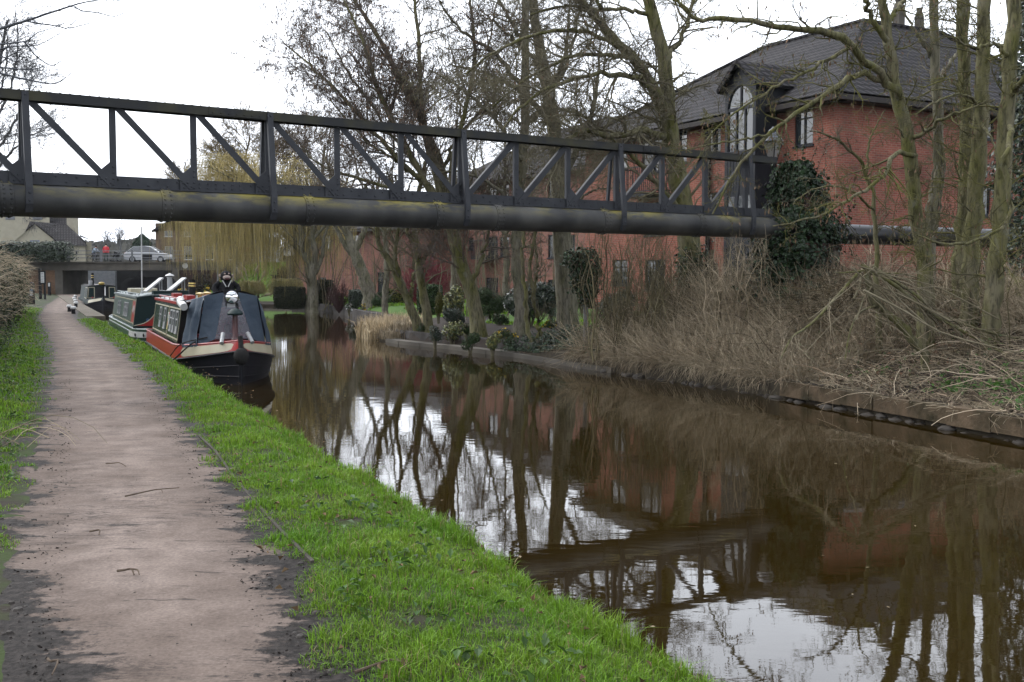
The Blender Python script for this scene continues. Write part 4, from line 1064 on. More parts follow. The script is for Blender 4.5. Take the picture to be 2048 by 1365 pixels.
# ---- boat 4, covered in black sheeting under the bridge
p = G(285, 604, WATER)
b4 = thing('narrowboat', 'wide boat under black sheeting beneath the road bridge', 'narrowboat', (p[0] + 1.2, p[1] + 6, WATER), BN + R(18))
h4 = Hull(12, 2.4, 1.6); build_hull(h4, b4, m_navy, m_blackp, m_blackp)
a = Acc(); yy = np.linspace(-10, -0.9, 10); xx = np.linspace(-1, 1, 9)
zz = 0.7 + (1.35 + 0.1 * np.sin(yy * 2.2))[:, None] * (1 - np.abs(xx) ** 3.5)[None] * sm(-0.9, -1.8, yy)[:, None]
wd_ = np.minimum(h4.ht(yy) + 0.02, 1.5)[:, None]
a.grid((xx[None] * wd_)[:, ::-1], np.repeat(yy[:, None], 9, 1)[:, ::-1], zz[:, ::-1]); a.build('black_sheeting', M('matt_black_sheet', (0.008, 0.008, 0.009, 1), (0.014, 0.014, 0.015, 1), 0.95, 3, spec=0.1), b4, smooth=True)

# ---- soft toy gorilla on the nearest boat's roof
m_fur = M('black_plush', (0.010, 0.010, 0.012, 1), (0.02, 0.02, 0.022, 1), 0.95, 20, bmp=0.5, bscale=60)
m_muz = M('pale_plush', (0.50, 0.38, 0.33, 1), (0.56, 0.45, 0.40, 1), 0.9, 10)
mw = np.array(Matrix.Translation(b1.location) @ Matrix.Rotation(BN - R(0.8), 4, 'Z'))
gp = mw @ np.array([-0.30, Y1 - 1.25, ZC1 + 0.065, 1])
go = thing('soft_toy', 'black gorilla soft toy with pale muzzle sitting on the nearest boat roof', 'soft toy', tuple(gp[:3]), BN)
a = Acc(); a.ball((0, 0, 0.20), 0.19, 0, 14, 10, (1.05, 0.8, 1.15)); a.ball((0, 0.03, 0.50), 0.13, 0, 14, 10, (1, 0.95, 1.05))
for s in (1, -1):
    a.tube(spline([(s * 0.13, 0, 0.36), (s * 0.26, 0.02, 0.25), (s * 0.23, 0.12, 0.13), (s * 0.12, 0.2, 0.14)], 9), np.linspace(0.075, 0.05, 9), 0, 10)
    a.tube(spline([(s * 0.1, 0.05, 0.08), (s * 0.2, 0.15, 0.08), (s * 0.16, 0.26, 0.06)], 7), np.linspace(0.08, 0.05, 7), 0, 10)
a.build('body', m_fur, go, smooth=True)
for s in (1, -1):
    a = Acc(); a.ball((s * 0.14, 0.03, 0.52), 0.04, 0, 8, 6, (0.6, 0.6, 1)); a.build('ear', m_muz, go, smooth=True)
    a = Acc(); a.ball((s * 0.10, 0.21, 0.14), 0.05, 0, 8, 6, (1.3, 0.7, 0.7)); a.build('hand', m_muz, go, smooth=True)
    a = Acc(); a.ball((s * 0.16, 0.30, 0.06), 0.065, 0, 8, 6, (1.1, 0.6, 0.9)); a.build('foot', m_muz, go, smooth=True)
    a = Acc(); a.ball((s * 0.045, 0.143, 0.565), 0.02, 0, 8, 6); a.build('eye', m_muz, go, smooth=True)
    a = Acc(); a.tube([(s * 0.10, 0.135, 0.42), (s * 0.02, 0.16, 0.27)], 0.012, 0, 5); a.build('collar_strap', m_white, go)
a = Acc(); a.ball((0, 0.13, 0.48), 0.075, 0, 12, 8, (1.2, 0.7, 0.75)); a.build('muzzle', m_muz, go, smooth=True)
a = Acc(); a.ball((0, 0.175, 0.455), 0.045, 0, 10, 7, (1.2, 0.4, 0.6)); a.build('mouth', m_maroon, go, smooth=True)
# ------------------------------------------------------------------ buildings
m_brick = brick_mat('red_brick', (0.45, 0.138, 0.090, 1), (0.31, 0.090, 0.061, 1), (0.38, 0.23, 0.17, 1))
m_brick2 = brick_mat('pale_red_brick', (0.36, 0.125, 0.088, 1), (0.22, 0.078, 0.056, 1), (0.30, 0.21, 0.17, 1))
m_tan = brick_mat('tan_brick', (0.26, 0.17, 0.10, 1), (0.21, 0.13, 0.08, 1), (0.25, 0.2, 0.15, 1))
m_slate = brick_mat('roof_tiles', (0.090, 0.086, 0.090, 1), (0.066, 0.063, 0.067, 1), (0.014, 0.013, 0.014, 1), 0.33, 0.34, 0.075, roof=True)
m_timber = M('dark_timber', (0.016, 0.018, 0.024, 1), (0.026, 0.028, 0.035, 1), 0.5, 3, stretch=(1, 1, 0.2), bmp=0.1, bscale=30)
m_fascia = M('brown_gutter', (0.022, 0.015, 0.013, 1), (0.032, 0.022, 0.018, 1), 0.5, 4)
m_render = M('cream_render', (0.62, 0.57, 0.44, 1), (0.54, 0.49, 0.38, 1), 0.9, 1.5, bmp=0.1)
m_winglass = M('window_glass', (0.02, 0.025, 0.03, 1), (0.05, 0.06, 0.065, 1), 0.03, 0.7, spec=1.0)
m_curtain = M('curtain', (0.42, 0.42, 0.40, 1), (0.30, 0.30, 0.29, 1), 0.9, 6, stretch=(6, 6, 0.3))
m_conc = M('stained_concrete', (0.20, 0.18, 0.15, 1), (0.11, 0.10, 0.085, 1), 0.9, 0.8, bmp=0.3, bscale=12)
m_bridge_shade = M('bridge_shade', (0.015, 0.015, 0.015, 1), (0.03, 0.03, 0.028, 1), 0.95, 3)  # near-black standing in for the shade under the road bridge
m_grey = M('grey_paint', (0.20, 0.21, 0.22, 1), (0.27, 0.28, 0.29, 1), 0.6, 4)

def wall(a, o, d, L, z0, z1, ops, dep=0.11, mi=0):
    """one wall with real openings; o start point, d unit direction, outward normal = (dy,-dx)"""
    o = np.asarray(o, float); d = np.asarray(d, float); nrm = np.array([d[1], -d[0]])
    def pt(t, z, k=0.0):
        q = o + d * t - nrm * k; return (q[0], q[1], z)
    xs = sorted({0.0, L, *[v for op in ops for v in op[:2]]}); zs = sorted({z0, z1, *[v for op in ops for v in op[2:4]]})
    for x0, x1 in zip(xs[:-1], xs[1:]):
        for c0, c1 in zip(zs[:-1], zs[1:]):
            xm, zm = (x0 + x1) / 2, (c0 + c1) / 2
            if any(op[0] < xm < op[1] and op[2] < zm < op[3] for op in ops): continue
            a.add([pt(x0, c0), pt(x1, c0), pt(x1, c1), pt(x0, c1)], [[0, 1, 2, 3]], mi)
    for (x0, x1, c0, c1) in [op[:4] for op in ops]:
        for (p, q) in (((x0, c0), (x1, c0)), ((x1, c0), (x1, c1)), ((x1, c1), (x0, c1)), ((x0, c1), (x0, c0))):
            a.add([pt(*p), pt(*p, dep), pt(*q, dep), pt(*q)], [[0, 1, 2, 3]], mi)
def window(root, o, d, op, lights=2, transom=None, dep=0.1, fm=None, sill=True, fw=0.055, curtain=False, name='window'):
    o = np.asarray(o, float); d = np.asarray(d, float); nrm = np.array([d[1], -d[0]])
    x0, x1, c0, c1 = op
    def pt(t, z, k): 
        q = o + d * t - nrm * k; return (q[0], q[1], z)
    a = Acc()
    def bar(t0, t1, z0, z1, k0=0.04, k1=0.10):
        a.extrude([pt(t0, z0, k0), pt(t1, z0, k0), pt(t1, z1, k0), pt(t0, z1, k0)], (-nrm[0] * (k1 - k0), -nrm[1] * (k1 - k0), 0))
    bar(x0 + 0.002, x1 - 0.002, c0 + 0.002, c0 + fw); bar(x0 + 0.002, x1 - 0.002, c1 - fw, c1 - 0.002)
    for k in range(lights + 1):
        t = x0 + (x1 - x0) * k / lights
        t0, t1 = (t + 0.002, t + fw) if k == 0 else ((t - fw, t - 0.002) if k == lights else (t - fw * 0.6, t + fw * 0.6))
        bar(t0, t1, c0 + fw + 0.001, c1 - fw - 0.001, 0.042, 0.098)
    if transom: 
        zz = c0 + (c1 - c0) * transom; bar(x0 + fw, x1 - fw, zz - fw * 0.4, zz + fw * 0.4, 0.045, 0.096)
    if sill:
        a.extrude([pt(x0 - 0.05, c0 - 0.07, -0.05), pt(x1 + 0.05, c0 - 0.07, -0.05), pt(x1 + 0.05, c0 - 0.001, -0.05), pt(x0 - 0.05, c0 - 0.001, -0.05)], (-nrm[0] * 0.07, -nrm[1] * 0.07, 0))
    f = a.build(name, fm or m_timber, root)
    a = Acc(); a.add([pt(x0 + 0.01, c0 + 0.01, 0.075), pt(x1 - 0.01, c0 + 0.01, 0.075), pt(x1 - 0.01, c1 - 0.01, 0.075), pt(x0 + 0.01, c1 - 0.01, 0.075)], [[0, 1, 2, 3]])
    a.build('pane', m_winglass, f)
    return f
def balcony(root, o, d, x0, x1, z, dep=0.9):
    o = np.asarray(o, float); d = np.asarray(d, float); nrm = np.array([d[1], -d[0]])
    def pt(t, k, zz): q = o + d * t + nrm * k; return np.array([q[0], q[1], zz])
    a = Acc()
    a.extrude([pt(x0, 0.003, z - 0.12), pt(x1, 0.003, z - 0.12), pt(x1, dep, z - 0.12), pt(x0, dep, z - 0.12)], (0, 0, 0.12))
    for zz in (z + 0.08, z + 1.05):
        a.beam(pt(x0, dep, zz), pt(x1, dep, zz), 0.04, 0.04)
        for t in (x0, x1): a.beam(pt(t, 0.01, zz), pt(t, dep, zz), 0.04, 0.04)
    for t in np.arange(x0, x1 + 0.01, 0.13): a.beam(pt(t, dep, z), pt(t, dep, z + 1.05), 0.02, 0.02)
    for t in (x0, x1):
        for k in np.arange(0.1, dep, 0.13): a.beam(pt(t, k, z), pt(t, k, z + 1.05), 0.02, 0.02)
    a.build('balcony', m_timber, root)
class Frame:
    """local frame of a building: x to the right-and-away, y along the canal front and away"""
    def __init__(f, o, ang):
        f.o = np.array([o[0], o[1]]); f.ang = ang; f.ex = np.array([math.cos(ang), math.sin(ang)]); f.ey = np.array([-math.sin(ang), math.cos(ang)])
    def loc(f, p): q = np.asarray(p[:2]) - f.o; return float(q @ f.ex), float(q @ f.ey), float(p[2])
    def hit_x(f, px, py, x=0.0):   # point of the plane local x = const seen at a photo point
        r = ray(px, py); t = (x - (np.array([0, 0]) - f.o) @ f.ex) / (r[:2] @ f.ex); return f.loc(np.array([0, 0, EYE]) + r * t)
    def hit_y(f, px, py, y=0.0):
        r = ray(px, py); t = (y - (np.array([0, 0]) - f.o) @ f.ey) / (r[:2] @ f.ey); return f.loc(np.array([0, 0, EYE]) + r * t)

# ---- main apartment building
FA = Frame(P(1671, 400, 34.7), R(28.4))
ba = thing('apartment_building', 'large red brick canalside apartment building with tiled roof and tall arched bay window', 'building', (FA.o[0], FA.o[1], 0), FA.ang)
LA, EV = 15.0, 7.55
def opx(fr, pxa, pxb, pya, pyb, L):     # opening on the canal front given photo columns/rows, in wall coordinates (start at far end)
    xm = (pxa + pxb) / 2
    y0 = fr.hit_x(pxb, pya)[1]; y1 = fr.hit_x(pxa, pya)[1]
    return (L - y1, L - y0, fr.hit_x(xm, pyb)[2], fr.hit_x(xm, pya)[2])
opsA = [opx(FA, 1590, 1627, 214, 291, LA), opx(FA, 1408, 1442, 246, 308, LA), opx(FA, 1358, 1374, 258, 326, LA), opx(FA, 1284, 1328, 272, 345, LA), opx(FA, 1225, 1255, 290, 340, LA)]
opsA += [opx(FA, 1407, 1438, 386, 452, LA), opx(FA, 1405, 1436, 526, 575, LA), opx(FA, 1290, 1330, 405, 470, LA), opx(FA, 1290, 1330, 520, 580, LA), opx(FA, 1225, 1255, 400, 450, LA), opx(FA, 1225, 1255, 520, 570, LA), opx(FA, 1590, 1627, 372, 440, LA)]
a = Acc()
wall(a, (0, LA), (0, -1), LA, -0.4, EV, opsA)
opsB = []
for q in ((1962, 1988, 212, 278), (1955, 1980, 372, 432)):
    u0 = FA.hit_y(q[0], q[2]); u1 = FA.hit_y(q[1], q[3]); opsB.append((u0[0], u1[0], FA.hit_y((q[0] + q[1]) / 2, q[3])[2], u0[2]))
wall(a, (0, 0), (1, 0), 14, -0.4, EV, opsB)
wall(a, (14, 0), (0, 1), 10, -0.4, EV, []); wall(a, (12.6, 10), (0, 1), LA - 10, -0.4, EV, []); wall(a, (14, 10), (-1, 0), 1.4, -0.4, EV, []); wall(a, (12.6, LA), (-1, 0), 12.6, -0.4, EV, [])
a.build('wall', m_brick, ba)
for i, op in enumerate(opsA):
    window(ba, (0, LA), (0, -1), op, lights=2 if i != 2 else 1, transom=None if i % 2 else 0.7)
for op in opsB: window(ba, (0, 0), (1, 0), op, 2)
balcony(ba, (0, LA), (0, -1), opsA[3][0] - 0.3, opsA[3][1] + 0.5, opsA[3][2] - 0.9)
e, rr = EV - 0.12, 11.45
V = dict(A=(-.5, -.5, e), B=(-.5, LA + .5, e), Cc=(6.3, LA - 4.2, rr), D=(6.3, 5.0, rr), E=(10.6, 5.0, rr), F=(14.5, -.5, e), Gg=(13.1, LA + .5, e), H=(13.1, 10.5, e), I=(14.5, 10.5, e))
a = Acc()
for q in ('A B Cc D', 'A D E F', 'B Gg Cc', 'Gg H D Cc', 'F E I', 'E D H I'):
    pts = [V[k] for k in q.split()]; a.poly(pts[::-1])
    a.poly([(p[0], p[1], p[2] - 0.14) for p in pts])
rf = a.build('roof', m_slate, ba)
a = Acc()
for p, q in (('A', 'D'), ('D', 'Cc'), ('D', 'E'), ('Cc', 'B'), ('E', 'F')):
    p, q = np.array(V[p]), np.array(V[q]); a.tube([p + (0, 0, .03), q + (0, 0, .03)], 0.09, 0, 8)
a.build('ridge_tiles', m_slate, rf)
a = Acc()
for p, q in (('B', 'A'), ('A', 'F')):
    p, q = np.array(V[p]), np.array(V[q]); a.beam(p - (0, 0, .16), q - (0, 0, .16), 0.1, 0.17); 
a.build('gutter', m_fascia, ba)
a = Acc(); a.box((-0.23, LA / 2, EV - 0.33), (0.44, LA, 0.10)); a.box((7, -0.23, EV - 0.33), (14, 0.44, 0.10)); a.build('soffit', m_timber, ba)
for (px, py0, py1, w_) in ((1797, 20, 60, 0.34), (1838, 38, 66, 0.26)):
    q = FA.loc(P(px, py1, 44.0)); zt = P(px, py0, 44.0)[2]
    a = Acc(); a.box((q[0], q[1], (zt + 10) / 2), (w_, w_, zt - 10)); a.lathe([(w_ * 0.7, 0), (w_ * 0.7, 0.08), (w_ * 0.4, 0.3), (w_ * 0.55, 0.42)], (q[0], q[1], zt), 0, 10); a.build('flue', m_conc, ba, smooth='auto')
# the bay
bx = -0.95
yb0, yb1 = FA.hit_x(1511, 250, bx)[1], FA.hit_x(1450, 250, bx)[1]
ybm = (yb0 + yb1) / 2; zap = FA.hit_x(1480, 126, bx)[2]; zev = FA.hit_x(1511, 158, bx)[2]; zeb = zev
zlo = -0.3
w_ = yb1 - yb0
gy0, gy1 = yb0 + 0.13, yb1 - 0.13
zg0 = FA.hit_x(1480, 305, bx)[2]; zg1 = FA.hit_x(1480, 217, bx)[2]; ztop = FA.hit_x(1480, 172, bx)[2]
rad = (gy1 - gy0) / 2
arc = [(ybm + rad * math.cos(t), zg1 + (ztop - zg1) * math.sin(t)) for t in np.linspace(0, PI, 17)]
a = Acc()
for s_ in (0, 1):                          # gabled front around the arched opening
    half = arc[:9] if s_ == 0 else arc[8:][::-1]
    yo = yb1 if s_ == 0 else yb0
    pts = [(yo, zg0)] + [(yo, zev), (ybm, zap)] + half[::-1] + [(half[0][0], zg0)]
    p3 = [(bx, y, z) for y, z in pts]
    if s_ == 0: p3 = p3[::-1]
    a.extrude(p3, (0.09, 0, 0)) if s_ else a.extrude(p3[::1], (0.09, 0, 0))
zd0, zd1 = FA.hit_x(1480, 466, bx)[2], FA.hit_x(1480, 392, bx)[2]
a.bb((bx, yb0, zd1), (bx + 0.08, yb1, zg0 - 0.001)); a.bb((bx, yb0, zlo), (bx + 0.08, yb0 + 0.14, zd1 - 0.001)); a.bb((bx, yb1 - 0.14, zlo), (bx + 0.08, yb1, zd1 - 0.001)); a.bb((bx, yb0 + 0.1401, zd0 - 0.5), (bx + 0.08, yb1 - 0.1401, zd0))
for k in range(9):
    y = yb0 + 0.15 + k * (w_ - 0.3) / 8
    a.bb((bx - 0.012, y - 0.012, zd1 + 0.05), (bx - 0.0005, y + 0.012, zg0 - 0.05))
a.bb((bx + 0.091, yb0, zlo), (0.3, yb0 + 0.08, zev)); a.bb((bx + 0.091, yb1 - 0.08, zlo), (0.3, yb1, zev))
bay = a.build('bay', m_timber, ba)
a = Acc()
for k in range(4):
    y = gy0 + (gy1 - gy0) * k / 3; a.bb((bx + 0.02, y - 0.035, zg0), (bx + 0.075, y + 0.035, zg1 - 0.05))
a.bb((bx + 0.018, gy0 - 0.02, zg1 - 0.05), (bx + 0.077, gy1 + 0.02, zg1 + 0.05)); a.bb((bx + 0.022, ybm - 0.035, zg1 + 0.051), (bx + 0.07, ybm + 0.035, ztop - 0.01)); a.bb((bx + 0.018, gy0 - 0.02, zg0 - 0.0005), (bx + 0.077, gy1 + 0.02, zg0 + 0.06))
wf = a.build('arched_window', m_timber, ba)
a = Acc(); a.poly([(bx + 0.06, y, z) for y, z in [(gy1 + 0.01, zg0)] + arc + [(gy0 - 0.01, zg0)]][::-1]); a.build('pane', m_winglass, wf)
a = Acc(); a.bb((bx + 0.03, yb0 + 0.14, zd0), (bx + 0.07, yb1 - 0.14, zd1)); dw = a.build('lower_window', m_winglass, ba)
a = Acc()
for k in range(4): 
    y = yb0 + 0.15 + (w_ - 0.3) * k / 3; a.bb((bx + 0.005, y - 0.03, zd0 + 0.001), (bx + 0.028, y + 0.03, zd1 - 0.0015))
a.build('frame', m_timber, dw)
a = Acc(); a.bb((bx + 0.03, yb0 + 0.1402, zlo), (bx + 0.07, yb1 - 0.1402, zd0 - 0.501)); a.build('ground_door', m_timber, ba)
xin = 6.3 * (zap - e) / (rr - e) + 0.4
a = Acc()
for sgn, y in ((-1, yb0 - 0.2), (1, yb1 + 0.2)):
    ze_ = zev - 0.2 * (zap - zev) / (w_ / 2)
    q = [(bx - 0.2, y, ze_), (bx - 0.2, ybm, zap + 0.06), (xin, ybm, zap + 0.06), (6.8 * (ze_ - e) / (rr - e) - 0.5 + 0.4, y, ze_)]
    a.poly(q if sgn > 0 else q[::-1]); a.poly([(p[0], p[1], p[2] - 0.1) for p in (q[::-1] if sgn > 0 else q)])
    a.beam((bx - 0.2, y, ze_ - 0.04), (bx - 0.2, ybm, zap + 0.02), 0.06, 0.14)
a.build('bay_roof', m_slate, ba)
a = Acc(); a.tube([(-0.09, 6.4, -0.3), (-0.09, 6.4, EV - 0.3)], 0.05, 0, 8); a.tube([(-0.09, yb1 + 1.9, -0.3), (-0.09, yb1 + 1.9, EV - 0.3)], 0.05, 0, 8); a.build('downpipe', m_fascia, ba)

# ---- second block, set back
def block(name, label, fr, L, D, ev, ridge, ops, mb, lights=2, fm=None, hip=True, balc=()):
    r_ = thing(name, label, 'building', (fr.o[0], fr.o[1], 0), fr.ang)
    a = Acc(); wall(a, (0, L), (0, -1), L, -0.4, ev, ops)
    wall(a, (0, 0), (1, 0), D, -0.4, ev, [(D * 0.3, D * 0.3 + 1, 1, 2.2), (D * 0.3, D * 0.3 + 1, 3.7, 4.9)]); wall(a, (D, 0), (0, 1), L, -0.4, ev, []); wall(a, (D, L), (-1, 0), D, -0.4, ev, [])
    a.build('wall', mb, r_)
    for i, op in enumerate(ops): window(r_, (0, L), (0, -1), op, lights if op[1] - op[0] > 0.8 else 1, 0.7 if i % 3 else None, fm=fm)
    for zz in (1, 3.7): window(r_, (0, 0), (1, 0), (D * 0.3, D * 0.3 + 1, zz, zz + 1.2), 2)
    e_ = ev - 0.1; k = D / 2 if hip else -0.3
    a = Acc(); A_, B_, C_, D_ = (-.45, -.45, e_), (-.45, L + .45, e_), (D + .45, L + .45, e_), (D + .45, -.45, e_)
    E_, F_ = (D / 2, k, ridge), (D / 2, L - k, ridge)
    for q in ((A_, B_, F_, E_), (D_, A_, E_), (C_, D_, E_, F_), (B_, C_, F_)):
        a.poly(list(q)[::-1]); a.poly([(p[0], p[1], p[2] - 0.12) for p in q])
    a.build('roof', m_slate, r_)
    a = Acc(); a.beam((-.45, L + .45, e_ - .14), (-.45, -.45, e_ - .14), 0.1, 0.15); a.beam((-.45, -.45, e_ - .14), (D + .45, -.45, e_ - .14), 0.1, 0.15); a.build('gutter', m_fascia, r_)
    for b_ in balc: balcony(r_, (0, L), (0, -1), *b_)
    return r_
FB = Frame(P(1182, 400, 57.0), R(28.4)); LB = 19.0
opb = []
def grid_ops(L, n, ev, w_=0.95):
    out = []
    for z in np.arange(0.9, ev - 1.5, 2.7):
        for k in range(n):
            t = L * (k + 0.5) / n; out.append((t - w_ / 2, t + w_ / 2, z, z + 1.35))
    return out
opb = [opx(FB, 1096, 1117, 470, 516, LB), opx(FB, 1000, 1018, 474, 512, LB), opx(FB, 976, 995, 474, 512, LB), opx(FB, 937, 947, 476, 500, LB), opx(FB, 972, 996, 556, 590, LB), opx(FB, 1096, 1117, 560, 590, LB), opx(FB, 1130, 1150, 470, 510, LB)]
opb += [(b_[0], b_[1], 6.0, 7.2) for b_ in opb[:4]] + [opx(FB, 1130, 1150, 545, 580, LB)]
bb_ = block('apartment_building', 'red brick apartment building with black balcony seen between the trees behind the garden', FB, LB, 11, 7.6, 11.2, opb, m_brick2, balc=((opb[2][0] - 0.6, opb[2][1] + 0.2, opb[2][2] - 0.1),))
FC = Frame(P(874, 400, 69.0), R(40)); LC = 19.0
opc = [opx(FC, 862, 893, 480, 515, LC), opx(FC, 755, 771, 545, 585, LC), opx(FC, 640, 660, 470, 500, LC), opx(FC, 700, 716, 470, 500, LC), opx(FC, 638, 652, 555, 580, LC), opx(FC, 790, 806, 555, 585, LC)]
opc = [(max(o[0], 0.2), min(o[1], LC - 0.2), o[2], min(o[3], 4.9)) for o in opc]
bc_ = block('apartment_building', 'long low pinkish brick building behind the waterside lawn and willow', FC, LC, 8, 5.1, 7.0, opc, m_brick2)
# white oriel window on the low block's far end
q = FC.hit_x(578, 480, -0.3)
o3 = FC.o + FC.ex * q[0] + FC.ey * q[1]
ow = thing('white_bay_window', 'white painted bay window and sill beside the willow', 'bay window', (o3[0], o3[1], 0), FC.ang)
zt_, zb_ = P(578, 470, o3[1])[2], P(578, 512, o3[1])[2]
a = Acc(); a.bb((-0.2, -0.55, zb_ + 0.5), (0.3, 0.55, zb_ + 0.62)); a.bb((-0.16, -0.1, zb_ + 0.63), (0.26, 0.1, zt_)); a.bb((-0.18, -0.5, zb_), (0.28, 0.5, zb_ + 0.49)); a.bb((-0.1, -0.5, zb_ + 1.15), (0.2, -0.101, zb_ + 1.23)); a.build('frame', m_white, ow)
a = Acc(); a.bb((0.0, 0.101, zb_ + 0.63), (0.2, 0.5, zt_)); a.bb((0.0, -0.5, zb_ + 0.63), (0.2, -0.101, zb_ + 1.149)); a.build('pane', m_winglass, ow)
a = Acc(); a.bb((-0.05, -0.45, -0.3), (0.25, 0.45, zb_ - 0.001)); a.build('post', m_timber, ow)

# ---- road bridge
YB_ = 100.0
fx = lambda px: (px - CX) / FPX * YB_ * 1.0
ZD = P(250, 525, YB_)[2]; ZS = P(250, 541, YB_)[2]
rb = thing('road_bridge', 'low concrete road bridge crossing the canal and towpath', 'bridge', (fx(236), YB_, 0))
ox = fx(236)
a = Acc(); a.bb((fx(20) - ox, 0, ZS), (fx(560) - ox, 6, ZD - 0.08)); a.bb((fx(20) - ox, -0.12, ZD - 0.0795), (fx(560) - ox, 0.4, ZD + 0.06)); a.build('deck_beam', m_conc, rb)
a = Acc(); a.bb((fx(112) - ox, -0.05, -1.2), (fx(127) - ox, 6, ZS - 0.001)); a.build('abutment', m_conc, rb)
a = Acc(); a.bb((fx(345) - ox, -0.05, -1.2), (fx(360) - ox, 6, ZS - 0.001)); a.build('abutment', m_conc, rb)
a = Acc(); a.bb((fx(30) - ox, 0.05, -0.5), (fx(112) - ox - 0.001, 0.5, ZD - 0.081)); a.build('wing_wall', brick_mat('buff_brick', (0.30, 0.16, 0.08, 1), (0.24, 0.12, 0.06, 1), (0.25, 0.2, 0.15, 1)), rb)
a = Acc(); a.bb((fx(360) - ox + 0.001, 0.05, -0.5), (fx(490) - ox, 0.5, ZD - 0.081)); a.build('wing_wall', m_brick_old, rb)
gx = lambda px: (px - CX) / FPX * 113 - ox
a = Acc(); a.bb((gx(100), 12.5, -1.2), (gx(235), 13.3, ZD + 0.05)); a.build('inner_wall', [m_grey], rb)
a = Acc(); a.bb((gx(235) + 0.002, 13, -1.2), (gx(420), 13.8, ZD + 0.05)); a.build('inner_wall', [m_bridge_shade], rb)  # dark backing wall: gloom under the deck put into its colour
a = Acc(); a.lathe([(0.26, 0), (0.26, 0.02), (0.001, 0.022)], (fx(372) - ox, -0.05, P(372, 532, YB_)[2]), 0, 16, 'y'); a.v[-1][:, 1] *= 1; a.build('oval_plate', m_white, rb)
a = Acc(); a.box((fx(250), YB_ + 3.45, ZD - 0.03), (60, 5.9, 0.06)); tag(a.build('road', M('asphalt', (0.05, 0.05, 0.052, 1), (0.065, 0.065, 0.065, 1), 0.9, 8)), kind='structure')
rl = thing('metal_railing', 'grey tubular railing along the edge of the road bridge', 'railing', (fx(236), YB_ + 0.2, ZD + 0.06))
a = Acc()
for z in (0.35, 0.68, 1.0): a.tube([(fx(138) - ox, 0, z), (fx(420) - ox, 0, z)], 0.04, 0, 6)
a.build('rails', m_grey, rl)
for px in (138, 203, 265, 347, 390, 420):
    a = Acc(); a.box((fx(px) - ox, 0, 0.55), (0.22 if px in (138, 203) else 0.14, 0.14, 1.1)); a.build('post', m_grey, rl)

# ---- cottage beyond the bridge
YC = 124.0
o_ = P(110, 500, YC)[0]
def K(px, py, y): q = P(px, py, YC + y); return (q[0] - o_, y, q[2])
co = thing('cottage', 'cream rendered cottage with dark tiled roof above the road bridge', 'house', (o_, YC, 0))
def prism_down(a, pts, z0):      # walls dropped from a top outline to z0
    p = [np.array(q) for q in pts]; n = len(p)
    for u, v in zip(p, p[1:] + p[:1]): a.add([u * (1, 1, 0) + (0, 0, z0), v * (1, 1, 0) + (0, 0, z0), v, u], [[0, 1, 2, 3]])
a = Acc()
prism_down(a, [K(50, 489, 0.3), K(171, 489, 0.3), K(171, 489, 6.5), K(50, 489, 6.5)], 2.4)
prism_down(a, [K(32, 480, -2), K(108, 480, -2), K(108, 480, 3), K(32, 480, 3)], 2.4)
a.poly([K(32, 480, -2), K(108, 480, -2), K(69, 449, -2)])
prism_down(a, [K(172, 484, 2), K(183, 484, 2), K(183, 484, 6), K(172, 484, 6)], 2.4)
a.build('wall', m_render, co)
a = Acc()
A_, B_, C_, D_ = K(40, 491, 0), K(174, 492, 0), K(174, 486, 7), K(40, 486, 7); E_, F_ = K(60, 443, 3.5), K(133, 449, 3.5)
for q in ((A_, B_, F_, E_), (B_, C_, F_), (C_, D_, E_, F_), (D_, A_, E_)): a.poly(q)
a.poly([K(112, 481, -2.3), K(112, 481, 3), K(69, 446, 3), K(69, 446, -2.3)]); a.poly([K(69, 446, -2.3), K(69, 446, 3), K(27, 481, 3), K(27, 481, -2.3)])
a.poly([K(160, 474, 1.6), K(186, 482, 1.6), K(186, 482, 6.3), K(160, 470, 6.3)])
a.build('roof', m_slate, co)
a = Acc(); q0, q1 = K(134, 470, 4.5), K(149, 425, 4.5); a.bb(q0, (q1[0], 5.6, q1[2])); a.build('chimney', m_render, co)
a = Acc(); q0, q1 = K(60, 500, -2.05), K(79, 481, -2.05); a.bb(q0, (q1[0], -2.004, q1[2])); a.build('window', M('blue_window', (0.15, 0.19, 0.30, 1), (0.2, 0.24, 0.34, 1), 0.3, 2), co)
a = Acc(); q0 = K(153, 506, 0.2); a.box(q0, (0.14, 0.14, 0.4)); a.build('wall_lamp', m_blackp, co)
for x0, x1 in ((24, 69), (69, 115)):
    pass
YC += 10; o_ = P(40, 500, YC)[0]
c2 = thing('house', 'tall cream house rising behind the cottage with a grey roof', 'house', (o_, YC, 0))
a = Acc(); prism_down(a, [K(-120, 400, 0), K(98, 400, 0), K(98, 400, 6), K(-120, 400, 6)], 2.4); a.build('wall', m_render, c2)
a = Acc(); a.poly([K(-130, 402, -0.4), K(104, 402, -0.4), K(96, 372, 3), K(-130, 372, 3)]); a.poly([K(98, 447, 0.5), K(140, 452, 0.5), K(135, 425, 3), K(98, 425, 3)]); a.build('roof', m_slate, c2)
for px in (-40, 20, 75): a = Acc(); q0, q1 = K(px - 9, 440, -0.04), K(px + 9, 421, -0.04); a.bb(q0, (q1[0], 0.02, q1[2])); a.build('window', m_winglass, c2)
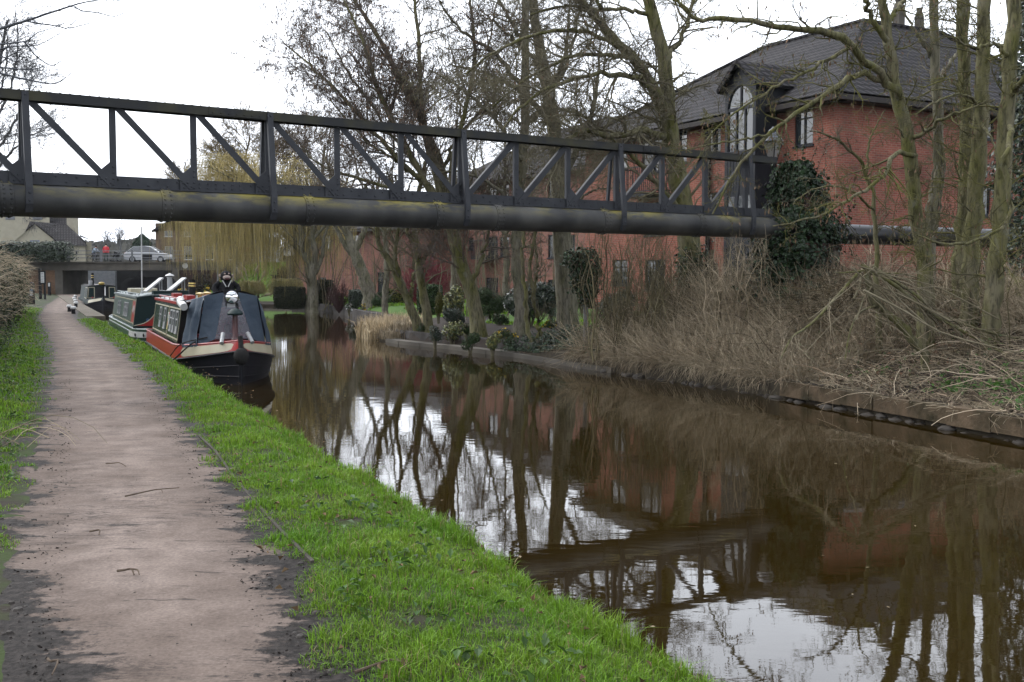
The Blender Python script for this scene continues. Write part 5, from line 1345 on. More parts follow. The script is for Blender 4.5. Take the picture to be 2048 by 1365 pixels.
# ---- tan warehouse
YW = 122.0
wx = lambda px: (px - CX) / FPX * YW
wz = lambda py: P(500, py, YW)[2]
wh = thing('brick_warehouse', 'tan brick gabled warehouse behind the willow beyond the road bridge', 'building', (wx(314), YW, 0))
W_ = wx(540) - wx(314)
a = Acc(); ops = [(t, t + 0.9, z, z + 1.5) for t in (1.0, 3.2, 5.6, 8.2, 10.6) for z in (3.6, 6.2)]
wall(a, (0, 0), (1, 0), W_, 0, wz(462), ops); wall(a, (0, 9), (0, -1), 9, 0, wz(462), [])
a.poly([(0, 0, wz(462)), (W_, 0, wz(462)), (W_ * 0.5, 0, wz(395))]); a.build('wall', m_tan, wh)
for op in ops: window(wh, (0, 0), (1, 0), op, 1, fm=m_white)
a = Acc()
for k in ((-0.3, wz(464)), (W_ + 0.3, wz(464))): 
    q = [(k[0], -0.3, k[1]), (k[0], 9, k[1]), (W_ / 2, 9, wz(393)), (W_ / 2, -0.3, wz(393))]; a.poly(q if k[0] < 0 else q[::-1])
    a.beam((k[0], -0.32, k[1]), (W_ / 2, -0.32, wz(393)), 0.08, 0.25)
a.build('roof', m_slate, wh)

# ---- car
def car(name, label, loc, rz, paint):
    r_ = thing(name, label, 'car', loc, rz)
    prof = [(-2.15, 0.35), (-2.2, 0.75), (-2.05, 1.0), (-1.2, 1.03), (0.75, 0.98), (1.75, 0.88), (2.1, 0.72), (2.18, 0.4), (1.9, 0.25), (-1.9, 0.25)]
    a = Acc(); 
    for (yy, ins) in ((0.0, 0),):
        P_ = np.array(prof); c_ = np.array([0, 0.62])
        rings = [(-0.88, 0.93), (-0.84, 1.0), (0.84, 1.0), (0.88, 0.93)]
        V = np.array([[[*(c_[0:1] + (p[0:1] - c_[0:1]) * k), y, *(c_[1:] + (p[1:] - c_[1:]) * k)] for p in P_] for y, k in rings]).reshape(-1, 3)
        n = len(P_); i = np.arange(3)[:, None] * n; j = np.arange(n)[None]; j2 = (j + 1) % n
        a.add(V, np.stack([i + j, i + n + j, i + n + j2, i + j2], -1).reshape(-1, 4))
        a.poly(V[:n][::1]); a.poly(V[-n:][::-1])
    a.build('body', paint, r_, smooth='auto')
    gp_ = [(-1.95, 1.02), (-1.35, 1.50), (-0.2, 1.55), (0.35, 1.46), (1.1, 0.97)]
    a = Acc(); yb_, yt_ = 0.80, 0.62
    lo = [(x, z) for x, z in gp_]
    V = []
    for s in (-1, 1):
        for x, z in gp_: V.append((x, s * (yb_ if z < 1.1 else yt_), z))
    n = 5
    a.poly([V[k] for k in range(n)][::-1]); a.poly([V[n + k] for k in range(n)])
    for k in range(n - 1): a.add([V[k], V[k + 1], V[n + k + 1], V[n + k]], [[0, 3, 2, 1]])
    a.build('windows', m_winglass, r_)
    a = Acc()
    a.extrude([(-1.4, -0.64, 1.50), (-0.2, -0.64, 1.56), (0.4, -0.64, 1.47), (0.4, 0.64, 1.47), (-0.2, 0.64, 1.56), (-1.4, 0.64, 1.50)], (0, 0, 0.05))
    for s in (-1, 1):
        for (x0, x1) in ((-1.97, -1.37), (1.12, 0.38)): a.beam((x0, s * 0.805, 1.0), (x1, s * 0.63, 1.49), 0.06, 0.05)
    a.build('roof', paint, r_)
    for s in (-1, 1):
        for x in (-1.35, 1.35):
            a = Acc(); a.lathe([(0.001, -0.1), (0.2, -0.1), (0.32, -0.08), (0.32, 0.08), (0.2, 0.1), (0.001, 0.1)], (x, s * 0.80, 0.32), 0, 18, 'y'); wl = a.build('wheel', m_blackp, r_, smooth='auto')
            a = Acc(); a.lathe([(0.001, 0.105), (0.18, 0.1), (0.19, -0.1), (0.001, -0.105)], (x, s * 0.80, 0.32), 0, 14, 'y'); a.build('rim', m_alu, wl, smooth='auto')
        a = Acc(); a.ball((2.02, s * 0.62, 0.70), 0.12, 0, 8, 6, (0.8, 1.3, 0.7)); a.build('headlight', m_alu, r_, smooth=True)
        a = Acc(); a.ball((-2.12, s * 0.70, 0.85), 0.11, 0, 8, 6, (0.6, 0.9, 1.1)); a.build('tail_light', m_red, r_, smooth=True)
    a = Acc(); a.bb((-0.4, -0.9, 0.3), (0.55, -0.87, 0.85)); a.build('door_panel', m_blackp, r_)
    return r_
cxm = P(299, 520, 104.0)[0]
car('parked_car', 'white car on the road bridge behind the railing', (cxm, 104.0, ZD), 0, M('white_car_paint', (0.72, 0.73, 0.75, 1), (0.68, 0.69, 0.71, 1), 0.25, 1, spec=0.6))

# ---- people (skinned skeletons, clothes as bands of one continuous body)
def person(label, loc, rz, joints, edges, rad, bands, hair, head):
    r_ = thing('person', label, 'person', loc, rz)
    me = bpy.data.meshes.new('body'); me.from_pydata(joints, edges, []); me.update()
    o = bpy.data.objects.new('body', me); C.objects.link(o); o.parent = r_
    m = bpy.data.materials.new('clothes'); nt, b = nodes(m)
    at = nt.nodes.new('ShaderNodeTexCoord'); sp = nt.nodes.new('ShaderNodeSeparateXYZ'); link(nt, at.outputs['Object'], sp.inputs[0])
    mu = nt.nodes.new('ShaderNodeMath'); mu.operation = 'DIVIDE'; mu.inputs[1].default_value = 2.0; link(nt, sp.outputs[2], mu.inputs[0])
    link(nt, ramp(nt, mu.outputs[0], bands, 'CONSTANT'), b.inputs['Base Color']); b.inputs['Roughness'].default_value = 0.85
    me.materials.append(m)
    sk = o.modifiers.new('skin', 'SKIN')
    for i, v in enumerate(me.skin_vertices[0].data):
        v.radius = (rad[i], rad[i]); v.use_root = (i == 0)
    sb = o.modifiers.new('smooth', 'SUBSURF'); sb.levels = 1; sb.render_levels = 1
    a = Acc(); a.ball((head[0], head[1], head[2] + 0.03), 0.105, 0, 10, 8, (0.95, 1.05, 1.0)); a.v[-1][:, 1] += 0.03; a.build('hair', hair, r_, smooth=True)
    return r_
SKIN_ = (0.45, 0.27, 0.2, 1)
m_hair = M('dark_hair', (0.02, 0.014, 0.01, 1), (0.03, 0.02, 0.015, 1), 0.7, 20)
J = [(0, 0, 0.95), (0, 0, 1.2), (0, 0, 1.42), (0, -0.01, 1.53), (0, -0.03, 1.66), (0.2, 0, 1.42), (0.26, 0.02, 1.15), (0.22, -0.12, 0.95), (-0.2, 0, 1.42), (-0.27, 0.02, 1.15), (-0.22, -0.10, 0.93), (0.1, 0, 0.9), (0.11, -0.03, 0.5), (0.11, 0.03, 0.08), (0.11, -0.14, 0.04), (-0.1, 0, 0.9), (-0.13, 0.05, 0.5), (-0.13, 0.12, 0.08), (-0.13, -0.04, 0.04), (0.2, -0.18, 0.89), (-0.2, -0.16, 0.87)]
E_ = [(0, 1), (1, 2), (2, 3), (3, 4), (2, 5), (5, 6), (6, 7), (2, 8), (8, 9), (9, 10), (0, 11), (11, 12), (12, 13), (13, 14), (0, 15), (15, 16), (16, 17), (17, 18), (7, 19), (10, 20)]
RD = [0.16, 0.16, 0.16, 0.055, 0.105, 0.075, 0.06, 0.045, 0.075, 0.06, 0.045, 0.10, 0.075, 0.055, 0.045, 0.10, 0.075, 0.055, 0.045, 0.04, 0.04]
pp = P(212, 500, 102.0)
person('person in a red jacket and dark trousers standing behind the bridge railing', (pp[0], 102.0, ZD), R(20), J, E_, RD, ((0.0, (0.02, 0.02, 0.02, 1)), (0.05, (0.03, 0.04, 0.035, 1)), (0.47, (0.45, 0.03, 0.04, 1)), (0.755, SKIN_)), m_hair, (0, 0.0, 1.68))
J2 = [(0, 0, 0.92), (0, -0.14, 1.12), (0, -0.26, 1.28), (0, -0.32, 1.38), (0, -0.37, 1.50), (0.19, -0.26, 1.28), (0.22, -0.42, 1.12), (0.2, -0.58, 1.05), (-0.19, -0.26, 1.28), (-0.22, -0.42, 1.12), (-0.2, -0.58, 1.05), (0.1, -0.02, 0.9), (0.11, -0.34, 0.66), (0.11, -0.2, 0.3), (0.11, -0.33, 0.26), (-0.1, -0.02, 0.9), (-0.11, -0.28, 0.58), (-0.11, -0.1, 0.24), (-0.11, -0.23, 0.20), (0.2, -0.64, 1.03), (-0.2, -0.64, 1.03)]
pp = P(186, 505, 102.5)
person('person in a grey-blue top bent forward on a bicycle by the railing', (pp[0], 102.5, ZD), R(75), J2, E_, RD, ((0.0, (0.02, 0.02, 0.02, 1)), (0.16, (0.03, 0.03, 0.04, 1)), (0.47, (0.20, 0.25, 0.30, 1)), (0.70, SKIN_)), m_hair, (0, -0.36, 1.52))
bk = thing('bicycle', 'dark bicycle ridden along the bridge pavement', 'bicycle', (pp[0], 102.5, ZD), R(75))
for y in (0.35, -0.7):
    a = Acc(); t = np.linspace(0, 2 * PI, 25); a.tube(np.stack([t * 0, y + 0.33 * np.cos(t), 0.34 + 0.33 * np.sin(t)], 1), 0.025, 0, 6, cap=False); a.build('wheel', m_blackp, bk)
a = Acc()
for p, q in (((0, 0.35, 0.34), (0, -0.05, 0.32)), ((0, -0.05, 0.32), (0, 0.08, 0.8)), ((0, 0.05, 0.75), (0, -0.52, 0.8)), ((0, -0.05, 0.32), (0, -0.52, 0.75)), ((0, -0.52, 0.95), (0, -0.7, 0.34)), ((0, 0.05, 0.75), (0, 0.35, 0.34)), ((-0.25, -0.62, 1.0), (0.25, -0.62, 1.0))): a.tube([p, q], 0.022, 0, 6)
a.build('frame', m_blackp, bk); a = Acc(); a.ball((0, 0.08, 0.86), 0.1, 0, 8, 6, (0.8, 1.4, 0.5)); a.build('saddle', m_blackp, bk)
pp = P(231, 515, 102.0)
pc = thing('pushchair', 'dark pushchair with pale bag on the bridge pavement', 'pushchair', (pp[0], 102.0, ZD), R(80))
a = Acc(); a.extrude([(-0.22, 0.3, 0.4), (-0.22, -0.25, 0.4), (-0.22, -0.35, 0.95), (-0.22, 0.0, 1.05), (-0.22, 0.1, 0.65)], (0.44, 0, 0)); a.build('seat', m_blackp, pc)
for x in (-0.24, 0.24):
    for y in (-0.35, 0.35): a = Acc(); a.lathe([(0.001, -0.03), (0.12, -0.025), (0.12, 0.025), (0.001, 0.03)], (x, y, 0.12), 0, 12, 'x'); a.build('wheel', m_blackp, pc)
    a = Acc(); a.tube([(x * 0.9, 0.35, 0.12), (x * 0.9, -0.2, 0.7), (x * 0.9, -0.55, 1.05)], 0.018, 0, 6); a.tube([(x * 0.9, -0.35, 0.12), (x * 0.9, 0.15, 0.5)], 0.018, 0, 6); a.build('frame', m_grey, pc)
a = Acc(); a.ball((0.0, 0.05, 0.8), 0.13, 0, 8, 6); a.build('bag', m_white, pc)

# ---- quay, bollards, posts and signs on the towpath side
qk = Acc(); ss = np.linspace(46, 100, 40)
for s0_, s1_ in zip(ss[:-1], ss[1:]):
    z = float(hL((s0_ + s1_) / 2, 2.2))
    p0, p1 = xy(s0_ + 0.02, 2.28), xy(s1_ - 0.02, 2.28)
    qk.beam((p0[0], p0[1], -0.38), (p1[0], p1[1], -0.38), 0.72, 0.86)
tag(qk.build('stone_quay', m_stone), 'pale stone quay edge where the small dark narrowboat lies', 'quay')
bl = None
bl_spots = ((139, 623, 'white topped mooring bollard nearest the path end of the verge, left of the front pair'), (147, 627, 'white topped mooring bollard nearest the grass verge, right of the front pair'), (152, 615, 'white topped mooring bollard just behind the front pair by the quay'), (151, 609, 'white topped mooring bollard second behind the front pair, midway along the quay'), (149, 604, 'white topped mooring bollard third behind the front pair'), (151, 599, 'farthest white topped mooring bollard toward the road bridge'))
for px, py, lab in bl_spots:
    p = G(px, py, 0.03)
    if bl is None:
        bl = thing('mooring_bollard', lab, 'bollard', tuple(p), 0, 'mooring bollards along the quay')
        a = Acc(); a.lathe([(0.09, -0.1), (0.08, 0.16), (0.10, 0.18)], (0, 0, 0), 0, 12); a.build('post', m_blackp, bl, smooth='auto')
        a = Acc(); a.lathe([(0.10, 0.18), (0.125, 0.2), (0.125, 0.26), (0.09, 0.30), (0.001, 0.31)], (0, 0, 0), 0, 12); a.build('cap', m_white, bl, smooth='auto')
    else: dup(bl, tuple(p), 0, lab)
def post_at(px, py_top, py_base, Y):
    pb = P(px, py_base, Y); pt = P(px, py_top, Y); return pb, pt[2] - pb[2]
pb, hh_ = post_at(64, 567, 608, 62)
t_ = thing('marker_post', 'black post with blue and white notice beside the bramble hedge', 'post', tuple(pb))
a = Acc(); a.box((0, 0, hh_ / 2 - 0.1), (0.26, 0.22, hh_ + 0.2)); a.box((0, 0, hh_ + 0.03), (0.22, 0.18, 0.06), taper=0.5); a.build('post', m_blackp, t_)
a = Acc(); a.box((0.02, -0.116, hh_ * 0.68), (0.17, 0.01, 0.2)); a.build('blue_notice', M('notice_blue', (0.12, 0.28, 0.55, 1), (0.14, 0.3, 0.5, 1), 0.5, 5), t_)
a = Acc(); a.box((0.02, -0.116, hh_ * 0.68 - 0.22), (0.17, 0.01, 0.2)); a.build('white_notice', m_white, t_)
pb, hh_ = post_at(86, 538, 600, 76)
t_ = thing('notice_board', 'tall black notice board with a narrow white panel by the path', 'notice board', tuple(pb))
a = Acc(); a.box((-0.17, 0, hh_ / 2 - 0.1), (0.16, 0.16, hh_ + 0.2)); a.build('post', m_blackp, t_)
a = Acc(); a.box((0.14, 0.02, hh_ / 2 - 0.1 - 0.3), (0.12, 0.12, hh_ - 0.4)); a.build('post', m_blackp, t_)
a = Acc(); a.box((0.05, -0.11, hh_ * 0.72), (0.46, 0.05, 0.95)); bd = a.build('board', m_blackp, t_)
a = Acc(); a.box((0.06, -0.141, hh_ * 0.72), (0.24, 0.01, 0.74)); 
a.build('white_panel', m_white, bd)
a = Acc()
for k in range(6): a.box((0.06 + rng.uniform(-0.02, 0.02), -0.148, hh_ * 0.72 + 0.28 - k * 0.11), (0.17, 0.003, 0.03))
a.build('printed_lines', m_grey, bd)
pb, hh_ = post_at(99, 565, 589, 92)
t_ = thing('marker_post', 'short black post with white top in front of the brick wing wall', 'post', tuple(pb))
a = Acc(); a.box((0, 0, hh_ / 2 - 0.1), (0.2, 0.2, hh_ + 0.2)); a.build('post', m_blackp, t_); a = Acc(); a.box((0.03, -0.106, hh_ * 0.8), (0.16, 0.01, 0.3)); a.build('white_notice', m_white, t_)
# street lamps
pb = P(436, 560, 93); pt = P(434, 471, 93)
zb = float(hR(*sn(pb))) if sn(pb)[1] > 12 else 0
sl = thing('street_lamp', 'grey street lamp with a flat head among the willow strands', 'street lamp', (pb[0], pb[1], zb))
a = Acc(); a.tube([(0, 0, -0.3), (0, 0, 1.2), (-0.05, 0, pt[2] - zb)], [0.11, 0.08, 0.06], 0, 10); a.build('pole', m_grey, sl)
a = Acc(); a.extrude([(0.05, -0.12, pt[2] - zb + 0.02), (-1.0, -0.15, pt[2] - zb - 0.12), (-1.0, 0.15, pt[2] - zb - 0.12), (0.05, 0.12, pt[2] - zb + 0.02)], (0, 0, 0.13)); a.build('lamp_head', m_alu, sl)
pb = P(516, 560, 80); pt = P(515, 488, 80); zb = float(hR(*sn(pb)))
sl = thing('lamp_post', 'slim black lamp post between the pampas grasses', 'lamp post', (pb[0], pb[1], zb))
a = Acc(); a.tube([(0, 0, -0.3), (0, 0, 1.0), (0, 0, pt[2] - zb)], [0.10, 0.06, 0.05], 0, 10); a.build('pole', m_blackp, sl); a = Acc(); a.lathe([(0.05, 0), (0.16, 0.1), (0.2, 0.4), (0.02, 0.55)], (0, 0, pt[2] - zb), 0, 8); a.build('lantern', m_grey, sl)
pt = P(1546, 256, 27.5); pbz = float(hR(*sn(pt)))
sl = thing('street_lantern', 'old style lantern on a post rising behind the ivy and bridge end', 'lamp post', (pt[0], pt[1], pbz))
H_ = pt[2] - pbz
a = Acc(); a.lathe([(0.12, -0.3), (0.1, 0.6), (0.055, 0.8), (0.045, H_ - 0.9), (0.08, H_ - 0.85)], (0, 0, 0), 0, 12); a.build('pole', m_blackp, sl, smooth='auto')
a = Acc(); a.lathe([(0.10, H_ - 0.85), (0.24, H_ - 0.35)], (0, 0, 0), 0, 4); ln = a.build('lantern', M('milky_glass', (0.30, 0.29, 0.27, 1), (0.36, 0.34, 0.32, 1), 0.2, 5), sl)
a = Acc()
for k in range(4):
    q = PI / 2 * k; c_, s_ = math.cos(q), math.sin(q); a.tube([(0.105 * c_, 0.105 * s_, H_ - 0.85), (0.25 * c_, 0.25 * s_, H_ - 0.35)], 0.015, 0, 5)
a.build('lantern_frame', m_blackp, ln)
a = Acc(); a.lathe([(0.27, H_ - 0.35), (0.26, H_ - 0.31), (0.15, H_ - 0.18), (0.11, H_ - 0.12), (0.12, H_ - 0.08), (0.03, H_), (0.001, H_ + 0.04)], (0, 0, 0), 0, 12); a.build('lantern_roof', M('blue_grey_lead', (0.07, 0.08, 0.11, 1), (0.10, 0.115, 0.15, 1), 0.4, 5), sl, smooth='auto')
# sign board and small white shed beyond the pampas
pb = P(490, 505, 97)
sg = thing('sign_board', 'red and white sign board on posts on the green slope', 'sign', (pb[0], pb[1], 0))
a = Acc(); a.box((0, 0, P(490, 500, 97)[2]), (0.95, 0.06, 0.42)); a.build('red_board', M('sign_red', (0.42, 0.07, 0.05, 1), (0.38, 0.07, 0.05, 1), 0.6, 4), sg)
a = Acc(); a.box((0.1, 0, P(490, 509, 97)[2]), (1.5, 0.06, 0.16)); a.build('white_board', m_cream, sg)
a = Acc()
for x in (-0.4, 0.4): a.box((x, 0.07, 2.0), (0.09, 0.07, 4.4))
a.build('posts', m_grey, sg)
pb = P(538, 500, 99)
sh = thing('white_shed', 'small white boarded shed with grey roof behind the willow', 'shed', (pb[0], pb[1], 2.2))
a = Acc(); a.box((0, 0, 1.0), (1.6, 2.4, 2.6)); a.build('wall', m_white, sh); a = Acc(); a.extrude([(-0.95, -1.35, 2.301), (0.95, -1.35, 2.301), (0.3, -1.35, 3.1), (-0.4, -1.35, 3.1)], (0, 2.7, 0)); a.build('roof', m_grey, sh)
for k in (-0.5, 0, 0.5): 
    a = Acc(); a.box((k, -1.212, 1.0), (0.025, 0.02, 2.5)); a.build('board_joint', m_grey, sh)
# ------------------------------------------------------------------ trees and plants
m_bark = M('olive_bark', (0.24, 0.215, 0.135, 1), (0.15, 0.148, 0.044, 1), 0.95, 3.2, 0.36, 0.64, 0.9, 26, stretch=(1, 1, 0.35), bdist=0.03)
m_bark2 = M('grey_bark', (0.26, 0.235, 0.18, 1), (0.15, 0.142, 0.082, 1), 0.95, 3.0, 0.36, 0.64, 0.9, 26, stretch=(1, 1, 0.35), bdist=0.03)
for m_ in (m_bark, m_bark2):     # pale and mossy patches, fissures running up the stem
    nt, b = nodes(m_); c_ = b.inputs['Base Color'].links[0].from_socket
    v = coord(nt, (1, 1, 0.22)); fis = ramp(nt, noise(nt, v, 16, 5, 0.65, 0.6), ((0.36, (0.42, 0.42, 0.42, 1)), (0.55, (1.12, 1.12, 1.12, 1))))
    c_ = mix(nt, 1.0, c_, fis, 'MULTIPLY')
    pale = ramp(nt, noise(nt, coord(nt, (1, 1, 0.6)), 4.5, 5, 0.6), ((0.58, (0, 0, 0, 1)), (0.68, (0.6, 0.6, 0.6, 1))))
    c_ = mix(nt, pale, c_, (0.12, 0.117, 0.088, 1))
    link(nt, c_, b.inputs['Base Color']); bump(nt, b, noise(nt, v, 16, 5, 0.65, 0.6), 0.9, 0.03)
m_twig = M('twigs', (0.16, 0.138, 0.100, 1), (0.23, 0.205, 0.120, 1), 0.9, 1.2)
m_twig_dark = M('dark_twigs', (0.135, 0.108, 0.088, 1), (0.19, 0.155, 0.125, 1), 0.9, 1.2)
m_twig_blue = M('far_twigs', (0.14, 0.14, 0.145, 1), (0.19, 0.185, 0.18, 1), 0.9, 1.0)
m_lichen_twig = M('lichen_twigs', (0.19, 0.18, 0.055, 1), (0.10, 0.09, 0.05, 1), 0.9, 1.5, 0.4, 0.6)
m_seed = M('hanging_seeds', (0.17, 0.105, 0.065, 1), (0.27, 0.18, 0.12, 1), 0.9, 3, rnd=0.4)
m_gold = M('willow_strands', (0.66, 0.53, 0.21, 1), (0.46, 0.39, 0.165, 1), 0.8, 0.8, rnd=0.35)
m_redtwig = M('crimson_stems', (0.34, 0.070, 0.090, 1), (0.22, 0.055, 0.070, 1), 0.8, 1.5, rnd=0.35)
m_straw = M('pale_reeds', (0.80, 0.66, 0.44, 1), (0.58, 0.45, 0.28, 1), 0.85, 1.5, rnd=0.35)

def grow(Pt, Rr, per_m, ang, length, g, k=5, rr=0.55, up=0.0, droop=0.0, wig=0.18, tmin=0.25, rmax=0.05, tip=0.35, lpow=0.4, minn=1, lenabs=True):
    """children on every parent branch"""
    B, k0, _ = Pt.shape
    seg = np.linalg.norm(np.diff(Pt, axis=1), axis=-1).sum(1)
    cnt = np.maximum(minn, np.round(seg * per_m * g.uniform(0.75, 1.25, B)).astype(int))
    idx = np.repeat(np.arange(B), cnt); Mn = len(idx)
    t = tmin + (1 - tmin) * g.uniform(0, 1, Mn)
    f = t * (k0 - 1) * 0.9999; i = f.astype(int); f = (f - i)[:, None]
    p = Pt[idx, i] * (1 - f) + Pt[idx, i + 1] * f
    tan = unit(Pt[idx, i + 1] - Pt[idx, i])
    r = Rr[idx, i] * (1 - f[:, 0]) + Rr[idx, i + 1] * f[:, 0]
    perp = unit(np.cross(tan, g.normal(0, 1, (Mn, 3))))
    a = np.clip(g.normal(ang, 0.22, Mn), 0.2, 1.6)[:, None]
    d = unit(np.cos(a) * tan + np.sin(a) * perp + np.array([0, 0, up]))
    L = length * (1 - lpow * t) * g.uniform(0.55, 1.35, Mn)
    if not lenabs: L = L * seg[idx]
    r0 = np.minimum(np.minimum(r * rr, rmax) * g.uniform(0.7, 1.1, Mn), r * 0.95)
    out = np.empty((Mn, k, 3)); out[:, 0] = p
    st = (L / (k - 1))[:, None]
    for j in range(1, k):
        out[:, j] = out[:, j - 1] + d * st
        d = unit(d + g.normal(0, wig, (Mn, 3)) + np.array([0, 0, -droop + up * 0.3]))
    R_ = r0[:, None] * np.linspace(1, tip, k)[None]
    return out, R_
def limbs(list_, k=26):
    """explicit limbs: (points, r0, r1)"""
    Pt = np.stack([spline(q[0], k) for q in list_]); Rr = np.stack([np.linspace(q[1], q[2], k) for q in list_])
    return Pt, Rr
def rough(V, g, s): return V + g.normal(0, s, V.shape)
def tree(name, label, limb, levels, seed, bark=None, twig=None, group=None, seeds=0, cat='tree', seedsize=0.06, base=True, dense=(2.6, 2.5, 2.3, 2.0), jitter=1.0, fine=True, minr=0.0):
    g = np.random.default_rng(seed)
    o0 = np.array(limb[0][0][0], float)
    root = thing(name, label, cat, tuple(o0), 0, group)
    acc = Acc()
    Pt, Rr = limbs(limb)
    Rr = Rr.copy()
    jit = jitter * g.normal(0, 1, Pt.shape) * (0.35 + 0.65 * (Rr.max(1) < 0.1))[:, None, None] * np.minimum(0.045, Rr * 0.55)[:, :, None]; jit[:, 0] = 0
    Pt = Pt + jit
    Rr[0, 0] *= 1.35 if base else 1; Rr[0, 1] *= 1.12 if base else 1
    Rr *= (1 + 0.06 * g.normal(0, 1, Rr.shape))
    V, F = tubes(Pt - o0, Rr, 9); acc.add(V, F)
    acc.build('trunk', bark or m_bark, root, smooth=True)
    cr = Acc(); src = (Pt, Rr)
    tips = None
    levels = [dict(lv) for lv in levels]
    for li, lv in enumerate(levels): lv['per_m'] *= dense[min(li, 3)]
    if fine: levels.append(dict(levels[-1], length=levels[-1]['length'] * 0.5, per_m=levels[-1]['per_m'] * 1.25, minn=2))
    for li, lv in enumerate(levels):
        m = lv.pop('m', 3)
        Pc, Rc = grow(src[0], src[1], g=g, **lv)
        Rc = np.maximum(Rc, minr)
        V, F = tubes(Pc - o0, Rc, m); cr.add(V, F, 0)
        src = (Pc, Rc)
    if seeds:
        k = g.integers(0, len(src[0]), seeds); p = src[0][k, -1] - o0
        p = p + g.normal(0, 0.03, p.shape) - np.array([0, 0, seedsize * 0.5])
        nn = g.normal(0, 1, (seeds, 3)); nn[:, 2] *= 0.15; nn = unit(nn)
        t = np.array([0, 0, 1.0]) + g.normal(0, 0.25, (seeds, 3)); t = unit(t); s = np.cross(nn, t)
        L = seedsize * g.uniform(0.6, 1.4, (seeds, 1)); W = L * 0.32
        a_, b_ = p - t * L / 2, p + t * L / 2; c_, d_ = p + s * W / 2, p - s * W / 2
        Vv = np.stack([a_, c_, b_, d_], 1).reshape(-1, 3); i = np.arange(seeds) * 4
        cr.add(Vv, np.stack([i, i + 1, i + 2, i + 3], 1), 1, np.repeat(g.uniform(0, 1, seeds), 4))
    cr.build('crown', [twig or m_twig, m_seed], root, rnd=bool(seeds))
    return root
def ground_at(p):
    s, n = sn(p)
    return float(hR(s, n)) if n > 8 else float(hL(s, n))
def L3(pts):   # (px,py,Y) list -> points; first one is sunk into the ground below it
    return [P(*q) for q in pts]
def rooted(pts):
    q = [P(*t) for t in pts]; b0 = q[0].copy(); z = ground_at(b0)
    b0[2] = z - 0.25
    if q[0][2] > z + 0.15: return [b0] + q
    q[0] = b0; return q

# --- T1: the big pale forked tree in the middle, behind the pipe bridge
Y1_ = 27.0
tree('bare_tree', 'large bare tree forking just above the bridge, in front of the main brick building',
     [(rooted([(1388, 580, Y1_), (1380, 480, Y1_), (1362, 380, Y1_), (1345, 290, Y1_), (1335, 230, Y1_), (1334, 160, Y1_), (1318, 80, Y1_), (1298, 0, Y1_), (1285, -90, Y1_), (1290, -220, Y1_)]), 0.31, 0.10),
      (L3([(1338, 255, Y1_), (1318, 200, 26.8), (1285, 140, 26.5), (1245, 95, 26), (1195, 40, 25.6), (1150, -10, 25.3), (1080, -80, 25)]), 0.16, 0.06),
      (L3([(1340, 275, Y1_), (1310, 268, 26.6), (1280, 262, 26), (1240, 272, 25.5), (1210, 272, 25), (1175, 262, 24.6), (1145, 274, 24.4), (1122, 300, 24.4), (1108, 330, 24.6)]), 0.10, 0.03),
      (L3([(1384, 460, Y1_), (1350, 410, 26.7), (1300, 350, 26.3), (1250, 300, 26), (1205, 262, 25.8), (1150, 225, 25.5), (1100, 215, 25.3)]), 0.075, 0.025),
      (L3([(1325, 215, 26.9), (1290, 165, 26), (1230, 150, 25), (1170, 150, 24.5), (1100, 175, 24), (1040, 215, 23.8), (1005, 260, 23.8)]), 0.075, 0.02),
      (L3([(1318, 190, 26.8), (1270, 120, 26), (1200, 108, 25.4), (1130, 118, 25), (1050, 160, 24.6), (985, 215, 24.5)]), 0.065, 0.02),
      (L3([(1255, 100, 26.1), (1200, 72, 25.5), (1130, 62, 25), (1050, 75, 24.6), (980, 110, 24.3), (930, 150, 24.3)]), 0.06, 0.018),
      (L3([(1300, 30, Y1_), (1255, 18, 26.5), (1200, 20, 26), (1130, 12, 25.6), (1060, 30, 25.4)]), 0.06, 0.02),
      (L3([(1196, 42, 25.6), (1195, 0, 25.4), (1178, -60, 25.2), (1190, -150, 25.2)]), 0.055, 0.02),
      (L3([(1332, 120, Y1_), (1370, 60, 27.5), (1390, -20, 28), (1420, -120, 28.5)]), 0.07, 0.025),
      (L3([(1350, 320, Y1_), (1300, 300, 27.8), (1240, 310, 28.4), (1190, 340, 29)]), 0.04, 0.012)],
     [dict(per_m=1.5, ang=0.8, length=1.7, k=6, rr=0.5, up=-0.03, droop=0.05, wig=0.2, rmax=0.035, tmin=0.2, m=4),
      dict(per_m=2.6, ang=0.75, length=0.75, k=5, rr=0.55, up=0.02, droop=0.03, wig=0.22, rmax=0.016),
      dict(per_m=3.2, ang=0.7, length=0.35, k=4, rr=0.6, wig=0.2, rmax=0.008, tip=0.6)],
     101, bark=m_bark, seeds=1500, seedsize=0.07, minr=0.0035)
